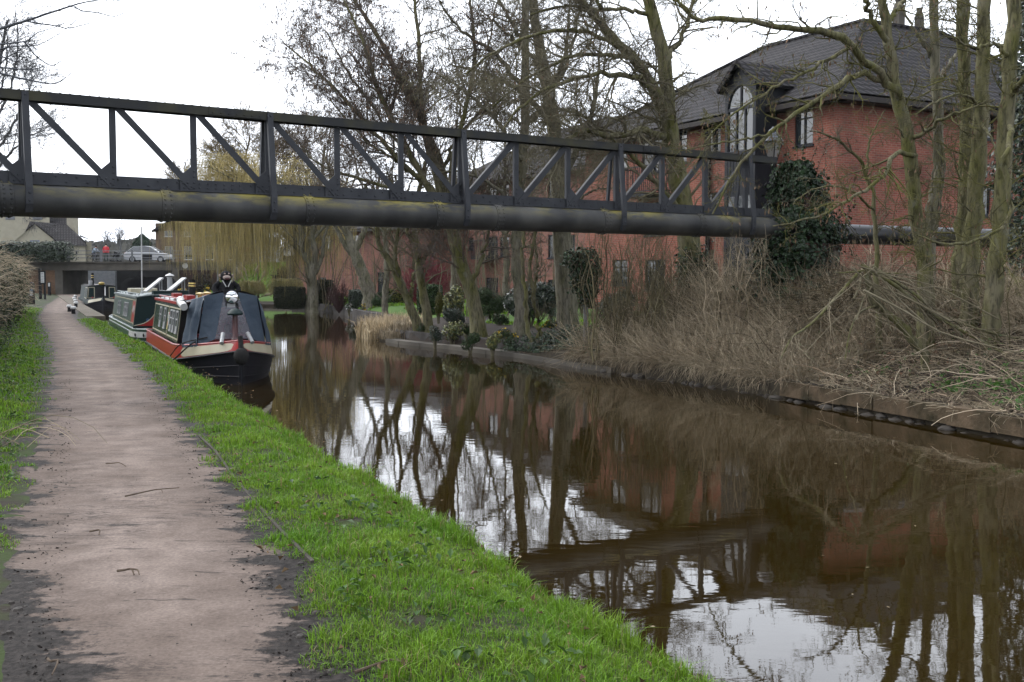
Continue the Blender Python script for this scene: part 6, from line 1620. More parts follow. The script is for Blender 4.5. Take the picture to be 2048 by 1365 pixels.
# --- T2/T3: straight pale trunks in the garden
def stems(lst, r): return [(rooted(q), a_, b_) for q, a_, b_ in lst]
tree('bare_tree', 'straight pale trunked tree in the garden bed beside the big evergreen shrub',
     [(rooted([(1042, 672, 31), (1041, 600, 31), (1033, 520, 31), (1036, 440, 31), (1046, 330, 31), (1052, 200, 31), (1050, 60, 31), (1055, -120, 31)]), 0.21, 0.10),
      (L3([(1046, 330, 31), (1000, 250, 30.5), (940, 190, 30), (860, 140, 29.6)]), 0.08, 0.02), (L3([(1050, 260, 31), (1100, 190, 31.5), (1140, 110, 32), (1160, 20, 32)]), 0.09, 0.03),
      (L3([(1050, 180, 31), (990, 110, 31), (920, 60, 31), (870, -10, 31)]), 0.08, 0.02), (L3([(1038, 420, 31), (985, 370, 30.6), (920, 345, 30.3), (850, 350, 30)]), 0.06, 0.015),
      (L3([(1050, 90, 31), (1010, 20, 31), (960, -60, 31)]), 0.08, 0.02)],
     [dict(per_m=1.2, ang=0.85, length=1.8, k=6, rr=0.45, up=0.03, droop=0.02, wig=0.18, rmax=0.03, tmin=0.3, m=4),
      dict(per_m=2.4, ang=0.75, length=0.8, k=5, rr=0.55, wig=0.2, rmax=0.014),
      dict(per_m=3.0, ang=0.7, length=0.4, k=4, rr=0.6, wig=0.2, rmax=0.008, tip=0.6)], 102, bark=m_bark2, minr=0.004)
tree('bare_tree', 'broad pale tree standing behind the ivy topped post',
     [(rooted([(1138, 668, 33), (1132, 580, 33), (1124, 480, 33), (1118, 380, 33), (1110, 280, 33), (1095, 170, 33), (1072, 60, 33), (1060, -100, 33)]), 0.36, 0.12),
      (L3([(1118, 370, 33), (1160, 290, 33), (1190, 200, 33.5), (1200, 90, 34)]), 0.12, 0.03), (L3([(1106, 250, 33), (1050, 190, 32.5), (980, 150, 32), (900, 130, 32)]), 0.10, 0.02),
      (L3([(1098, 190, 33), (1130, 110, 33), (1140, 0, 33)]), 0.1, 0.03), (L3([(1090, 150, 33), (1030, 80, 33), (960, 20, 33)]), 0.09, 0.02), (L3([(1122, 430, 33), (1180, 385, 32.6), (1230, 375, 32.4)]), 0.05, 0.015)],
     [dict(per_m=1.1, ang=0.85, length=1.9, k=6, rr=0.45, up=0.03, droop=0.02, wig=0.18, rmax=0.03, tmin=0.3, m=4),
      dict(per_m=2.2, ang=0.75, length=0.85, k=5, rr=0.55, wig=0.2, rmax=0.014),
      dict(per_m=2.6, ang=0.7, length=0.4, k=4, rr=0.6, wig=0.2, rmax=0.008, tip=0.6)], 103, bark=m_bark2, minr=0.004)
tree('sapling', 'slender pair of mossy stems close to the straight pale trunk',
     [(rooted([(1062, 690, 28.5), (1052, 620, 28.5), (1045, 540, 28.5), (1048, 470, 28.5), (1060, 400, 28.5)]), 0.07, 0.03),
      (rooted([(1078, 672, 29), (1078, 640, 29), (1065, 590, 29), (1058, 530, 29), (1072, 460, 29), (1095, 400, 29)]), 0.09, 0.03), (L3([(1066, 600, 29), (1075, 540, 29), (1070, 480, 29)]), 0.05, 0.02)],
     [dict(per_m=1.5, ang=0.6, length=0.9, k=5, rr=0.5, up=0.2, rmax=0.02, wig=0.2), dict(per_m=3, ang=0.7, length=0.35, k=4, rr=0.5, rmax=0.008)], 104, minr=0.004)
# --- alder: many stems fanning up and left, brown catkins
tree('alder_tree', 'spreading bare alder with brown catkins fanning up behind the middle of the bridge',
     [(rooted([(960, 668, 31.5), (950, 620, 31.5), (932, 550, 31.5), (912, 495, 31.5), (900, 430, 31.8), (880, 330, 32), (848, 250, 32.4), (800, 160, 33), (760, 80, 33.5), (700, -10, 34)]), 0.24, 0.05),
      (L3([(912, 495, 31.5), (890, 420, 31.5), (858, 300, 31.8), (842, 200, 32), (838, 100, 32.3), (830, 0, 32.6), (825, -80, 33)]), 0.12, 0.03),
      (L3([(905, 460, 31.5), (860, 380, 31), (810, 290, 31), (760, 190, 31), (725, 80, 31.5), (688, 0, 32)]), 0.13, 0.03),
      (L3([(868, 390, 31), (800, 320, 30.6), (740, 260, 30.5), (680, 190, 30.6), (620, 130, 31), (570, 90, 31.4)]), 0.08, 0.02),
      (L3([(850, 370, 31), (790, 320, 30.6), (730, 280, 30.3), (660, 200, 30.4)]), 0.06, 0.016),
      (L3([(900, 430, 31.6), (905, 330, 31), (930, 220, 31), (950, 110, 31), (940, 0, 31.4)]), 0.10, 0.03),
      (L3([(870, 400, 31), (800, 380, 30.6), (720, 360, 30.6), (640, 330, 30.8), (600, 290, 31)]), 0.07, 0.015),
      (L3([(825, 320, 31), (770, 250, 31.2), (700, 150, 31.6), (650, 60, 32)]), 0.06, 0.015),
      (L3([(940, 580, 31.5), (965, 510, 31.5), (985, 440, 31.5), (1000, 350, 31.5)]), 0.08, 0.02),
      (L3([(880, 345, 32), (920, 270, 32.4), (990, 190, 33), (1040, 100, 33.6)]), 0.07, 0.02)],
     [dict(per_m=1.9, ang=0.7, length=2.0, k=6, rr=0.42, up=0.05, droop=0.0, wig=0.14, rmax=0.028, tmin=0.22, m=4),
      dict(per_m=2.7, ang=0.7, length=0.85, k=5, rr=0.5, up=0.03, wig=0.16, rmax=0.012),
      dict(per_m=3.4, ang=0.65, length=0.36, k=4, rr=0.6, wig=0.18, rmax=0.007, tip=0.6)],
     105, twig=m_twig_dark, seeds=15000, seedsize=0.085, minr=0.0038)
tree('bare_tree', 'dark two stemmed tree leaning left by the reed patch',
     [(rooted([(834, 650, 35), (815, 600, 35), (798, 560, 35), (778, 520, 35), (758, 490, 35), (752, 440, 35), (730, 370, 35)]), 0.17, 0.05),
      (L3([(800, 565, 35), (790, 520, 35), (793, 480, 35), (800, 420, 35), (790, 350, 35)]), 0.10, 0.03), (L3([(820, 605, 35), (826, 550, 35), (830, 490, 35), (850, 420, 35)]), 0.08, 0.02)],
     [dict(per_m=1.6, ang=0.7, length=1.2, k=5, rr=0.5, up=0.12, rmax=0.03, wig=0.2, m=4), dict(per_m=2.6, ang=0.7, length=0.6, k=5, rr=0.5, rmax=0.012), dict(per_m=2.6, ang=0.7, length=0.3, k=4, rr=0.6, rmax=0.007)], 106, dense=(1.7, 1.7, 1.6, 1.5), bark=m_bark, minr=0.004)
tree('bare_tree', 'mossy forked tree behind the two stemmed leaning tree',
     [(rooted([(857, 648, 34), (848, 600, 34), (838, 545, 34), (834, 500, 34), (828, 440, 34), (840, 370, 34), (860, 300, 34)]), 0.18, 0.05), (L3([(838, 545, 34), (862, 490, 34), (885, 430, 34), (900, 360, 34)]), 0.09, 0.03), (L3([(835, 505, 34), (810, 450, 34), (795, 400, 34), (770, 330, 34)]), 0.08, 0.02)],
     [dict(per_m=1.5, ang=0.7, length=1.3, k=5, rr=0.5, up=0.1, rmax=0.03, wig=0.2, m=4), dict(per_m=2.6, ang=0.7, length=0.6, k=5, rr=0.5, rmax=0.012), dict(per_m=2.6, ang=0.7, length=0.3, k=4, rr=0.6, rmax=0.007)], 107, dense=(1.7, 1.7, 1.6, 1.5), bark=m_bark, minr=0.004)
for (lab, bx_, Yb, sd, tops) in (('thin bare tree behind the lawn left of the crimson shrub', 770, 50, 201, ((-30, 330), (20, 250), (60, 330), (-70, 260))), ('bare tree behind the variegated shrub against the pinkish wall', 905, 47, 202, ((-40, 300), (10, 180), (50, 280), (90, 330))), ('bare tree close to the balcony of the set back apartments', 1010, 46, 203, ((-50, 280), (0, 190), (40, 250), (80, 330))), ('tall bare tree rising behind the low brick building', 660, 88, 204, ((-50, 300), (0, 230), (45, 290), (-90, 330)))):
    q_ = [(rooted([(bx_, 600, Yb), (bx_ + 4, 520, Yb), (bx_ - 3, 450, Yb), (bx_, 390, Yb)]), 0.16 * Yb / 48, 0.08)]
    for dx, ty in tops: q_.append((L3([(bx_, 470, Yb), (bx_ + dx * 0.4, 420, Yb), (bx_ + dx * 0.8, (420 + ty) / 2, Yb), (bx_ + dx, ty, Yb)]), 0.08 * Yb / 48, 0.02))
    tree('bare_tree', lab, q_, [dict(per_m=1.2, ang=0.7, length=1.7 * Yb / 48, k=6, rr=0.45, up=0.1, rmax=0.03, wig=0.18, m=3, tmin=0.2), dict(per_m=1.8, ang=0.7, length=0.9 * Yb / 48, k=5, rr=0.5, rmax=0.014), dict(per_m=2.2, ang=0.7, length=0.45 * Yb / 48, k=4, rr=0.6, rmax=0.008)], sd, dense=(1.8, 2.0, 2.0, 1.5), bark=m_bark2, twig=m_twig_dark, minr=0.0055, fine=False)
tree('pollard_tree', 'stout grey tree leaning left on the waterside lawn',
     [(rooted([(744, 616, 58), (735, 580, 58), (722, 540, 58), (706, 500, 58), (694, 465, 58), (680, 410, 58), (665, 340, 58)]), 0.40, 0.15), (L3([(708, 505, 58), (725, 470, 58), (745, 420, 58), (760, 350, 58)]), 0.2, 0.07), (L3([(718, 530, 58), (690, 490, 58), (668, 450, 58), (640, 400, 58)]), 0.17, 0.06)],
     [dict(per_m=1.0, ang=0.6, length=2.6, k=6, rr=0.4, up=0.2, rmax=0.06, wig=0.16, m=4, tmin=0.5), dict(per_m=1.8, ang=0.7, length=1.2, k=5, rr=0.5, rmax=0.02), dict(per_m=2.0, ang=0.7, length=0.6, k=4, rr=0.6, rmax=0.012)], 108, dense=(1.6, 1.7, 1.7, 1.5), fine=False, bark=m_bark2, minr=0.007)
# --- near right-hand group
YR = 18.5
tree('bare_tree', 'tall mossy tree with a long crooked limb reaching left above the tiled roof',
     [(rooted([(1852, 560, YR), (1842, 480, YR), (1828, 390, YR), (1815, 290, YR), (1800, 215, YR), (1788, 165, YR), (1776, 90, YR), (1766, 0, YR), (1760, -120, YR)]), 0.155, 0.07),
      (L3([(1800, 205, YR), (1770, 165, 18.2), (1735, 125, 17.9), (1700, 96, 17.6), (1660, 62, 17.4), (1610, 58, 17.2), (1560, 52, 17), (1500, 44, 16.8), (1440, 40, 16.7), (1395, 38, 16.7), (1360, 10, 16.7), (1330, -40, 16.7)]), 0.075, 0.022),
      (L3([(1782, 176, YR), (1755, 160, 18.2), (1715, 150, 17.9), (1675, 172, 17.5), (1630, 205, 17.2), (1575, 240, 16.9), (1530, 275, 16.7), (1490, 318, 16.6), (1455, 370, 16.6), (1425, 430, 16.7)]), 0.058, 0.012),
      (L3([(1832, 312, YR), (1800, 305, 18), (1780, 318, 17.8), (1772, 345, 17.6), (1735, 375, 17.4), (1700, 398, 17.2), (1650, 428, 17), (1600, 442, 16.8), (1545, 455, 16.7)]), 0.045, 0.010),
      (L3([(1775, 80, YR), (1745, 40, 18.3), (1725, -10, 18), (1700, -80, 18)]), 0.055, 0.02),
      (L3([(1768, 60, YR), (1800, 10, 19), (1830, -40, 19.4)]), 0.045, 0.02),
      (L3([(1700, 96, 17.6), (1640, 130, 17.2), (1570, 165, 16.9), (1510, 200, 16.7), (1440, 250, 16.6), (1400, 300, 16.6)]), 0.032, 0.008),
      (L3([(1822, 280, YR), (1870, 250, 18), (1930, 220, 17.6), (1990, 200, 17.4)]), 0.04, 0.01),
      (L3([(1535, 270, 16.7), (1480, 280, 16.5), (1420, 290, 16.4), (1370, 300, 16.4)]), 0.02, 0.006)],
     [dict(per_m=2.2, ang=0.9, length=0.75, k=6, rr=0.5, up=0.0, droop=0.03, wig=0.3, rmax=0.018, tmin=0.12, m=4),
      dict(per_m=3.4, ang=0.8, length=0.32, k=5, rr=0.6, wig=0.28, rmax=0.009), dict(per_m=3.0, ang=0.7, length=0.14, k=4, rr=0.7, rmax=0.0055)],
     110, twig=m_lichen_twig, seeds=900, seedsize=0.075, minr=0.0028)
tree('bare_tree', 'vine wrapped trunk between the crooked limbed tree and the twin mossy trunks',
     [(rooted([(1862, 470, 21), (1868, 400, 21), (1880, 340, 21), (1876, 260, 21), (1872, 150, 21), (1868, 40, 21), (1866, -80, 21)]), 0.13, 0.08),
      (L3([(1858, 470, 20.9), (1862, 400, 20.85), (1868, 330, 20.85), (1872, 250, 20.87), (1868, 180, 20.87)]), 0.03, 0.012), (L3([(1872, 470, 20.9), (1884, 380, 20.87), (1886, 320, 20.87), (1880, 250, 20.87)]), 0.025, 0.012),
      (L3([(1874, 170, 21), (1910, 110, 21.4), (1950, 70, 21.8)]), 0.05, 0.015), (L3([(1870, 120, 21), (1835, 70, 21), (1800, 10, 21)]), 0.05, 0.015)],
     [dict(per_m=1.2, ang=0.9, length=0.8, k=5, rr=0.4, rmax=0.016, wig=0.3, tmin=0.3, m=4), dict(per_m=3, ang=0.8, length=0.35, k=5, rr=0.6, rmax=0.008), dict(per_m=3, ang=0.7, length=0.15, k=4, rr=0.7, rmax=0.005)], 111, bark=m_bark2, minr=0.003)
def tall(label, pts, r0, r1, seed, extra=()):
    return tree('bare_tree', label, [(rooted(pts), r0, r1)] + [(L3(q), a_, b_) for q, a_, b_ in extra],
        [dict(per_m=1.7, ang=1.0, length=1.25, k=6, rr=0.3, rmax=0.018, wig=0.28, tmin=0.25, droop=0.03, m=4), dict(per_m=3.2, ang=0.8, length=0.38, k=5, rr=0.6, rmax=0.009, wig=0.26), dict(per_m=3, ang=0.7, length=0.16, k=4, rr=0.7, rmax=0.0055)], seed, twig=m_lichen_twig, seeds=220, minr=0.003)
tall('slimmer left hand one of the twin mossy trunks on the far bank', [(1918, 560, 19.5), (1925, 470, 19.5), (1930, 350, 19.5), (1932, 220, 19.5), (1926, 80, 19.5), (1922, -120, 19.5)], 0.145, 0.10, 112)
tall('thicker yellow-green right hand one of the twin mossy trunks on the far bank', [(1938, 570, 18.8), (1945, 470, 18.8), (1955, 350, 18.8), (1962, 220, 18.8), (1966, 80, 18.8), (1970, -120, 18.8)], 0.165, 0.11, 113, [([(1962, 210, 18.8), (1930, 190, 18.2), (1880, 200, 17.8), (1830, 230, 17.5)], 0.03, 0.008), ([(1960, 240, 18.8), (1990, 300, 18.2), (2000, 380, 18)], 0.025, 0.008)])
tall('mossy trunk farthest to the right with a curved pale stem beside it', [(1982, 640, 17.5), (1992, 520, 17.5), (2004, 380, 17.5), (2014, 240, 17.5), (2022, 100, 17.5), (2030, -100, 17.5)], 0.15, 0.11, 114,
     [([(2016, 250, 17.5), (2025, 270, 17), (2010, 310, 16.8), (2014, 370, 16.8), (2022, 420, 16.8), (2005, 455, 16.7), (1960, 478, 16.6), (1910, 490, 16.6), (1860, 480, 16.6), (1830, 470, 16.6)], 0.05, 0.014), ([(2020, 120, 17.5), (1990, 90, 17.2), (1940, 95, 17), (1890, 60, 16.8)], 0.04, 0.01), ([(2018, 200, 17.5), (2050, 150, 17), (2090, 90, 17)], 0.05, 0.02)])
tree('sapling', 'thin greenish sapling between the ivy pier and the tall mossy tree',
     [(rooted([(1758, 560, 19), (1752, 470, 19), (1745, 390, 19), (1722, 325, 18.8), (1690, 290, 18.6), (1650, 268, 18.4), (1620, 262, 18.4)]), 0.055, 0.012), (L3([(1735, 345, 18.9), (1740, 280, 19), (1770, 220, 19)]), 0.025, 0.008), (L3([(1748, 420, 19), (1700, 380, 18.5), (1640, 375, 18.2), (1590, 400, 18.1)]), 0.025, 0.008)],
     [dict(per_m=2.0, ang=0.8, length=0.6, k=5, rr=0.5, rmax=0.012, wig=0.3), dict(per_m=3.5, ang=0.8, length=0.25, k=4, rr=0.6, rmax=0.006)], 115, minr=0.0028)
m_cane = M('bleached_canes', (0.62, 0.53, 0.40, 1), (0.30, 0.22, 0.15, 1), 0.85, 0.7, 0.4, 0.6, rnd=0.5)
# --- bent, half fallen tree with straight poles and hanging brush on the bank
YF_ = 17.5
tree('fallen_tree', 'bent half fallen trunk with a shaggy fan of dead branches on the far bank',
     [(rooted([(1850, 712, YF_), (1828, 685, YF_), (1808, 655, YF_), (1775, 628, YF_), (1748, 605, YF_), (1738, 570, YF_), (1735, 535, YF_)]), 0.085, 0.05),
      (L3([(1722, 530, YF_), (1790, 572, 17.4), (1850, 618, 17.3), (1920, 660, 17.1), (2060, 735, 16.7)]), 0.035, 0.02),
      (L3([(1745, 533, YF_ + .2), (1830, 590, 17.4), (1880, 630, 17.4), (1990, 668, 17.3), (2090, 685, 17.3)]), 0.028, 0.015),
      (L3([(1718, 545, YF_), (1668, 600, 16.9), (1620, 650, 16.5), (1585, 675, 16.3), (1560, 720, 16.2)]), 0.028, 0.012),
      (L3([(1740, 540, YF_), (1700, 545, 17.3), (1665, 546, 17.1)]), 0.018, 0.008), (L3([(1742, 548, YF_ - .1), (1800, 548, 17.2), (1850, 560, 17.1)]), 0.015, 0.006),
      (L3([(1760, 610, YF_), (1720, 625, 17.3), (1700, 665, 17.1), (1690, 720, 17.0)]), 0.02, 0.008)],
     [dict(per_m=4.2, ang=0.6, length=1.1, k=7, rr=0.4, rmax=0.011, wig=0.22, droop=0.06, tmin=0.05, up=-0.1), dict(per_m=1.4, ang=0.6, length=0.5, k=5, rr=0.6, rmax=0.005, droop=0.05)], 116, jitter=0.25, dense=(2.0, 2.0, 2.0, 2.0), fine=False, twig=m_cane, minr=0.0028, cat='fallen tree')
g = np.random.default_rng(331); a = Acc()
for i in range(27):
    t0 = P(1735 + g.normal(0, 22), 556 + g.normal(0, 16), 17.4 + g.normal(0, 0.3))
    if i % 5: e_ = P(g.uniform(1780, 2080), g.uniform(640, 750), 17.2 + g.normal(0, 0.7))
    else: e_ = P(g.uniform(1570, 1700), g.uniform(630, 720), 16.6 + g.normal(0, 0.4))
    f_ = g.uniform(0.55, 1.1); e_ = t0 + (e_ - t0) * f_; e_[2] = max(e_[2], ground_at(e_) + 0.02)
    mid = (t0 + e_) / 2 + g.normal(0, 0.06, 3) + np.array([0, 0, 0.02]); r0 = g.choice([0.005, 0.009, 0.014, 0.022], p=[.35, .3, .2, .15])
    a.tube(spline([t0 - (e_ - t0) * g.uniform(0, 0.12), t0 * .6 + mid * .4, mid, e_], 9), np.linspace(r0, r0 * 0.55, 9) if g.uniform() < .5 else np.linspace(r0 * 0.55, r0, 9), 0, 6)
tag(a.build('branch_pile', M('cut_poles', (0.36, 0.31, 0.21, 1), (0.17, 0.145, 0.085, 1), 0.9, 1.5, bmp=0.4), rnd=False), 'fan of leaning cut branches propped over the bent fallen trunk', 'branch pile')
# --- brush piled against the bank behind
g = np.random.default_rng(31)
def brush(name, label, cat, ctr, n, ext, Lm, rmean, mat, dirb=(0, 0, 0), arch=0.5, k=7, seed=1, kind=None, zscale=1.0):
    g = np.random.default_rng(seed)
    p = np.asarray(ctr, float) + g.uniform(-1, 1, (n, 3)) * np.asarray(ext)
    a_ = g.uniform(0, 2 * PI, n); d = unit(np.stack([np.cos(a_), np.sin(a_), np.abs(g.normal(0.45, 0.4, n)) * zscale], 1) + np.asarray(dirb))
    L = Lm * g.uniform(0.4, 1.5, n)
    out = np.empty((n, k, 3)); out[:, 0] = p
    for j in range(1, k):
        out[:, j] = out[:, j - 1] + d * (L / (k - 1))[:, None]; d = unit(d + g.normal(0, 0.13, (n, 3)) - np.array([0, 0, arch / k * 2]))
    Rr = (rmean * g.uniform(0.5, 1.6, n))[:, None] * np.linspace(1, 0.35, k)
    acc = Acc(); V, F = tubes(out, Rr, 3); acc.add(V, F, 0, np.repeat(g.uniform(0, 1, n), k * 3))
    o = acc.build(name, mat, rnd=True)
    return tag(o, label, cat, kind=kind)
m_brush = M('cut_brush', (0.15, 0.115, 0.065, 1), (0.085, 0.07, 0.045, 1), 0.9, 1.2, rnd=0.45)
brc = P(1890, 560, 21.0); brush('brushwood', 'tangled heap of cut brushwood behind the right hand trunks', 'brushwood', (brc[0], brc[1], 1.0), 1500, (2.6, 0.9, 0.45), 1.1, 0.009, m_brush, (0, 0, -0.2), 0.5, seed=32)
# --- dead undergrowth covering the near bank
g = np.random.default_rng(33)
acc = Acc()
n = 44000
s = g.uniform(7.0, 22.6, n); d = g.uniform(0, 1, n) ** 0.9 * 5.6 - 0.06
den = wob(s * 1.5, d * 2.1, 1, 20) + 0.6 * wob(s * 4, d * 5, 1, 21)
bare = (s < 14.5) & (d < 3.2)                      # flattened, barer ground at the near end
keep = (den > -0.45) & (g.uniform(0, 1, n) < np.where(bare, 0.5, 1.0))
s, d, bare = s[keep], d[keep], bare[keep]; n = len(s)
p = on_right(s, right_edge(s) + d)
tow = np.stack([np.full(n, -N[0]), np.full(n, -N[1]), np.zeros(n)], 1)
a_ = g.uniform(0, 2 * PI, n)
lift = np.where(bare, 0.12, np.clip(g.normal(1.1, 0.8, n), 0.05, 3))[:, None]
dirv = unit(np.stack([np.cos(a_), np.sin(a_), np.zeros(n)], 1) + tow * np.where(d < 1.2, 0.8, 0.15)[:, None] + np.array([0, 0, 1.0]) * lift)
L = np.where(bare, 0.4, 0.70 + 0.25 * sm(15, 19, s)) * g.uniform(0.4, 1.7, n) * np.where(d > 1.5, 1.15, 0.8)
k = 6; out = np.empty((n, k, 3)); out[:, 0] = p
for j in range(1, k):
    out[:, j] = out[:, j - 1] + dirv * (L / (k - 1))[:, None]
    dirv = unit(dirv + g.normal(0, 0.16, (n, 3)) + (g.uniform(0, 1, (n, 1)) < 0.10) * g.normal(0, 0.9, (n, 3)) - np.array([0, 0, 0.06]))
low = np.where(d < 0.4, WATER + 0.02, p[:, 2] - 0.05)[:, None]
out[:, :, 2] = np.maximum(out[:, :, 2], low)
Rr = (g.uniform(0.0022, 0.0062, n))[:, None] * np.linspace(1, 0.5, k)
V, F = tubes(out, Rr, 3); acc.add(V, F, 0, np.repeat(g.uniform(0, 1, n), k * 3))
tag(acc.build('undergrowth', m_dry, rnd=True), kind='stuff')
n = 2600; s = g.uniform(15.5, 22.6, n); d = g.uniform(-0.05, 0.35, n); p = on_right(s, right_edge(s) + d); p[:, 2] = np.maximum(p[:, 2], -0.2)
tw = np.array([-N[0], -N[1], 0]); dirv = unit(tw[None] * g.uniform(0.0, 1.0, (n, 1)) + g.normal(0, 0.9, (n, 3)) * (1, 1, 0) + np.array([0, 0, 1]) * g.uniform(0.1, 1.0, (n, 1)))
k = 6; out = np.empty((n, k, 3)); out[:, 0] = p; L = g.uniform(0.2, 0.65, n)
for j in range(1, k):
    out[:, j] = out[:, j - 1] + dirv * (L / (k - 1))[:, None]; dirv = unit(dirv + g.normal(0, 0.15, (n, 3)) - np.array([0, 0, 0.42]))
out[:, :, 2] = np.maximum(out[:, :, 2], WATER + 0.03)
V, F = tubes(out, (g.uniform(0.0022, 0.005, n))[:, None] * np.linspace(1, 0.5, k), 3); a = Acc(); a.add(V, F, 0, np.repeat(g.uniform(0, 1, n), k * 3))
tag(a.build('overhanging_dead_grass', m_dry, rnd=True), kind='stuff')
def canes(name, label, s0, s1, d0, d1, n, Lm, r, seed, mat, lift=0.7, droop=0.16, wig=0.12, kind='stuff'):
    g = np.random.default_rng(seed); s = g.uniform(s0, s1, n); d = g.uniform(d0, d1, n); p = on_right(s, right_edge(s) + d)
    az = g.uniform(0, 2 * PI, n); dv = unit(np.stack([np.cos(az), np.sin(az), np.abs(g.normal(lift, 0.4, n))], 1)); k = 9; out = np.empty((n, k, 3)); out[:, 0] = p; L = Lm * g.uniform(0.4, 1.5, n)
    for j in range(1, k):
        out[:, j] = out[:, j - 1] + dv * (L / (k - 1))[:, None]; dv = unit(dv + g.normal(0, wig, (n, 3)) - np.array([0, 0, droop]))
    out[:, :, 2] = np.maximum(out[:, :, 2], WATER + 0.03)
    rr = r * g.uniform(0.5, 1.5, (n, 1)) * np.linspace(1, 0.45, k)
    a = Acc(); V, F = tubes(out, rr, 4); a.add(V, F, 0, np.repeat(g.uniform(0, 1, n), k * 4))
    Pc, Rc = grow(out, rr, 3.0, 0.8, 0.25, g, k=5, rr=0.6, rmax=0.004, wig=0.25, droop=0.05)
    V, F = tubes(Pc, np.maximum(Rc, 0.0024), 3); a.add(V, F, 0, np.repeat(g.uniform(0, 1, len(Pc)), 15))
    return tag(a.build(name, mat, rnd=True), label or None, 'brambles' if label else None, kind=kind)
canes('bramble_tangle', None, 12.5, 23, 0.2, 5.2, 300, 1.5, 0.0055, 61, m_cane)
canes('brown_bramble_tangle', None, 13, 24, 0.5, 6, 560, 1.5, 0.006, 62, M('brown_canes', (0.13, 0.085, 0.06, 1), (0.085, 0.07, 0.04, 1), 0.85, 1, rnd=0.4), 0.9)
canes('loose_sticks', None, 7, 15, 0.1, 4.5, 260, 1.1, 0.007, 63, m_cane, 0.12, 0.08)
canes('reaching_saplings', None, 12, 24, 1.5, 7, 90, 2.4, 0.008, 64, M('olive_shoots', (0.16, 0.14, 0.06, 1), (0.11, 0.10, 0.05, 1), 0.85, 1, rnd=0.3), 2.2, 0.0, 0.14)
acc = Acc(); n = 5200; s = g.uniform(12, 23.5, n); d = g.uniform(0.0, 6, n); p = on_right(s, right_edge(s) + d); clump = wob(s * 1.9, d * 2.3, 1, 44)
kp = clump > -0.1; p = p[kp]; p[:, 2] += g.uniform(0.03, 0.55, len(p))
leaves(acc, p, np.tile([-0.4, -0.4, 0.6], (len(p), 1)), 0.05, 0, 0.6, rg=g)
tag(acc.build('bramble_leaves', M('bramble_dead_leaf', (0.055, 0.085, 0.03, 1), (0.15, 0.085, 0.05, 1), 0.7, 2.2, 0.42, 0.55, rnd=0.5), rnd=True), kind='stuff')
# flattened leaf litter and low green shoots
m_leaflit = M('leaf_litter', (0.13, 0.095, 0.072, 1), (0.27, 0.215, 0.165, 1), 0.95, 2, rnd=0.5)
acc = Acc(); n = 26000
s = g.uniform(6, 26, n); d = g.uniform(0.02, 9, n); p = on_right(s, right_edge(s) + d) + np.array([0, 0, 0.02])
leaves(acc, p, np.tile([0, 0, 1.0], (n, 1)), 0.075, 0, 0.6, rg=g, fold=0.5)
tag(acc.build('leaf_litter', m_leaflit, rnd=True), kind='stuff')
m_shoot = M('green_shoots', (0.06, 0.15, 0.025, 1), (0.10, 0.20, 0.04, 1), 0.5, 3, rnd=0.4, trans=0.25)
acc = Acc()
for (px, py, z, k, rad_) in ((1738, 770, 0.2, 90, 0.2), (1840, 785, 0.0, 60, 0.12), (1690, 785, -0.05, 60, 0.16), (1720, 790, -0.05, 40, 0.1), (2010, 815, 0.0, 120, 0.35), (1970, 790, 0.1, 80, 0.25), (1870, 745, 0.4, 90, 0.3), (1780, 760, 0.3, 80, 0.25), (2030, 835, 0, 60, 0.2), (1960, 700, 0.5, 60, 0.3), (1500, 770, -0.1, 40, 0.2), (1330, 700, 0.2, 60, 0.3)):
    c_ = G(px, py, z); sx, nx = sn(c_)
    q = np.stack([sx + g.normal(0, rad_, k), nx + g.normal(0, rad_, k)], 1); e_ = right_edge(q[:, 0]); c0_ = g.uniform(0.2, 1.3); q[:, 1] = np.where(q[:, 1] < e_ + 0.1, e_ + np.abs(c0_ + g.normal(0, rad_, k)) + 0.1, q[:, 1])
    p = on_right(q[:, 0], q[:, 1]) + np.stack([np.zeros(k), np.zeros(k), g.uniform(0.03, 0.16, k)], 1)
    leaves(acc, p, np.tile([0, -0.3, 1.0], (k, 1)), 0.085, 0, 0.5, rg=g)
tag(acc.build('green_shoots', m_shoot, rnd=True), kind='stuff')
# ivy ground cover on the bank by the ivy topped post
acc = Acc(); n = 9000
s = g.uniform(21.3, 26.5, n); d = g.uniform(0, 1, n) ** 0.8 * 3.6 - 0.1; p = on_right(s, right_edge(s) + d)
p[:, 2] += (0.10 + 0.22 * np.clip(wob(s * 2, d * 2.4, 1, 30) + 0.6, 0, 1.6)) * g.uniform(0.1, 1, n)
leaves(acc, p, np.tile([-0.4, -0.5, 0.8], (n, 1)), 0.07, 0, 0.85, rg=g)
tag(acc.build('ivy_ground_cover', m_ivy, rnd=True), kind='stuff')

# --- walls and ledges of the far bank
def edge_run(name, label, cat, s0, s1, off, w_, zlo, zhi, mat, step=0.6, gap=0.012, jit=0.0, mi=None):
    acc = Acc(); ss = np.arange(s0, s1, step); gg = np.random.default_rng(int(s0 * 10) + 3)
    for a_, b_ in zip(ss[:-1], ss[1:]):
        n0, n1 = float(right_edge(a_)) + off, float(right_edge(b_)) + off
        p0, p1 = xy(a_ + gap, n0), xy(b_ - gap, n1); j = gg.normal(0, jit, 3) if jit else (0, 0, 0)
        zl, zh = zlo + j[0], zhi + j[1]
        acc.beam((p0[0] + j[2] * N[0], p0[1] + j[2] * N[1], (zl + zh) / 2), (p1[0] + j[2] * N[0], p1[1] + j[2] * N[1], (zl + zh) / 2), w_, zh - zl)
    return acc
m_cope = M('mossy_coping', lin(118, 100, 80), lin(62, 56, 38), 0.9, 2.6, bmp=0.8, bscale=9, bdist=0.03)
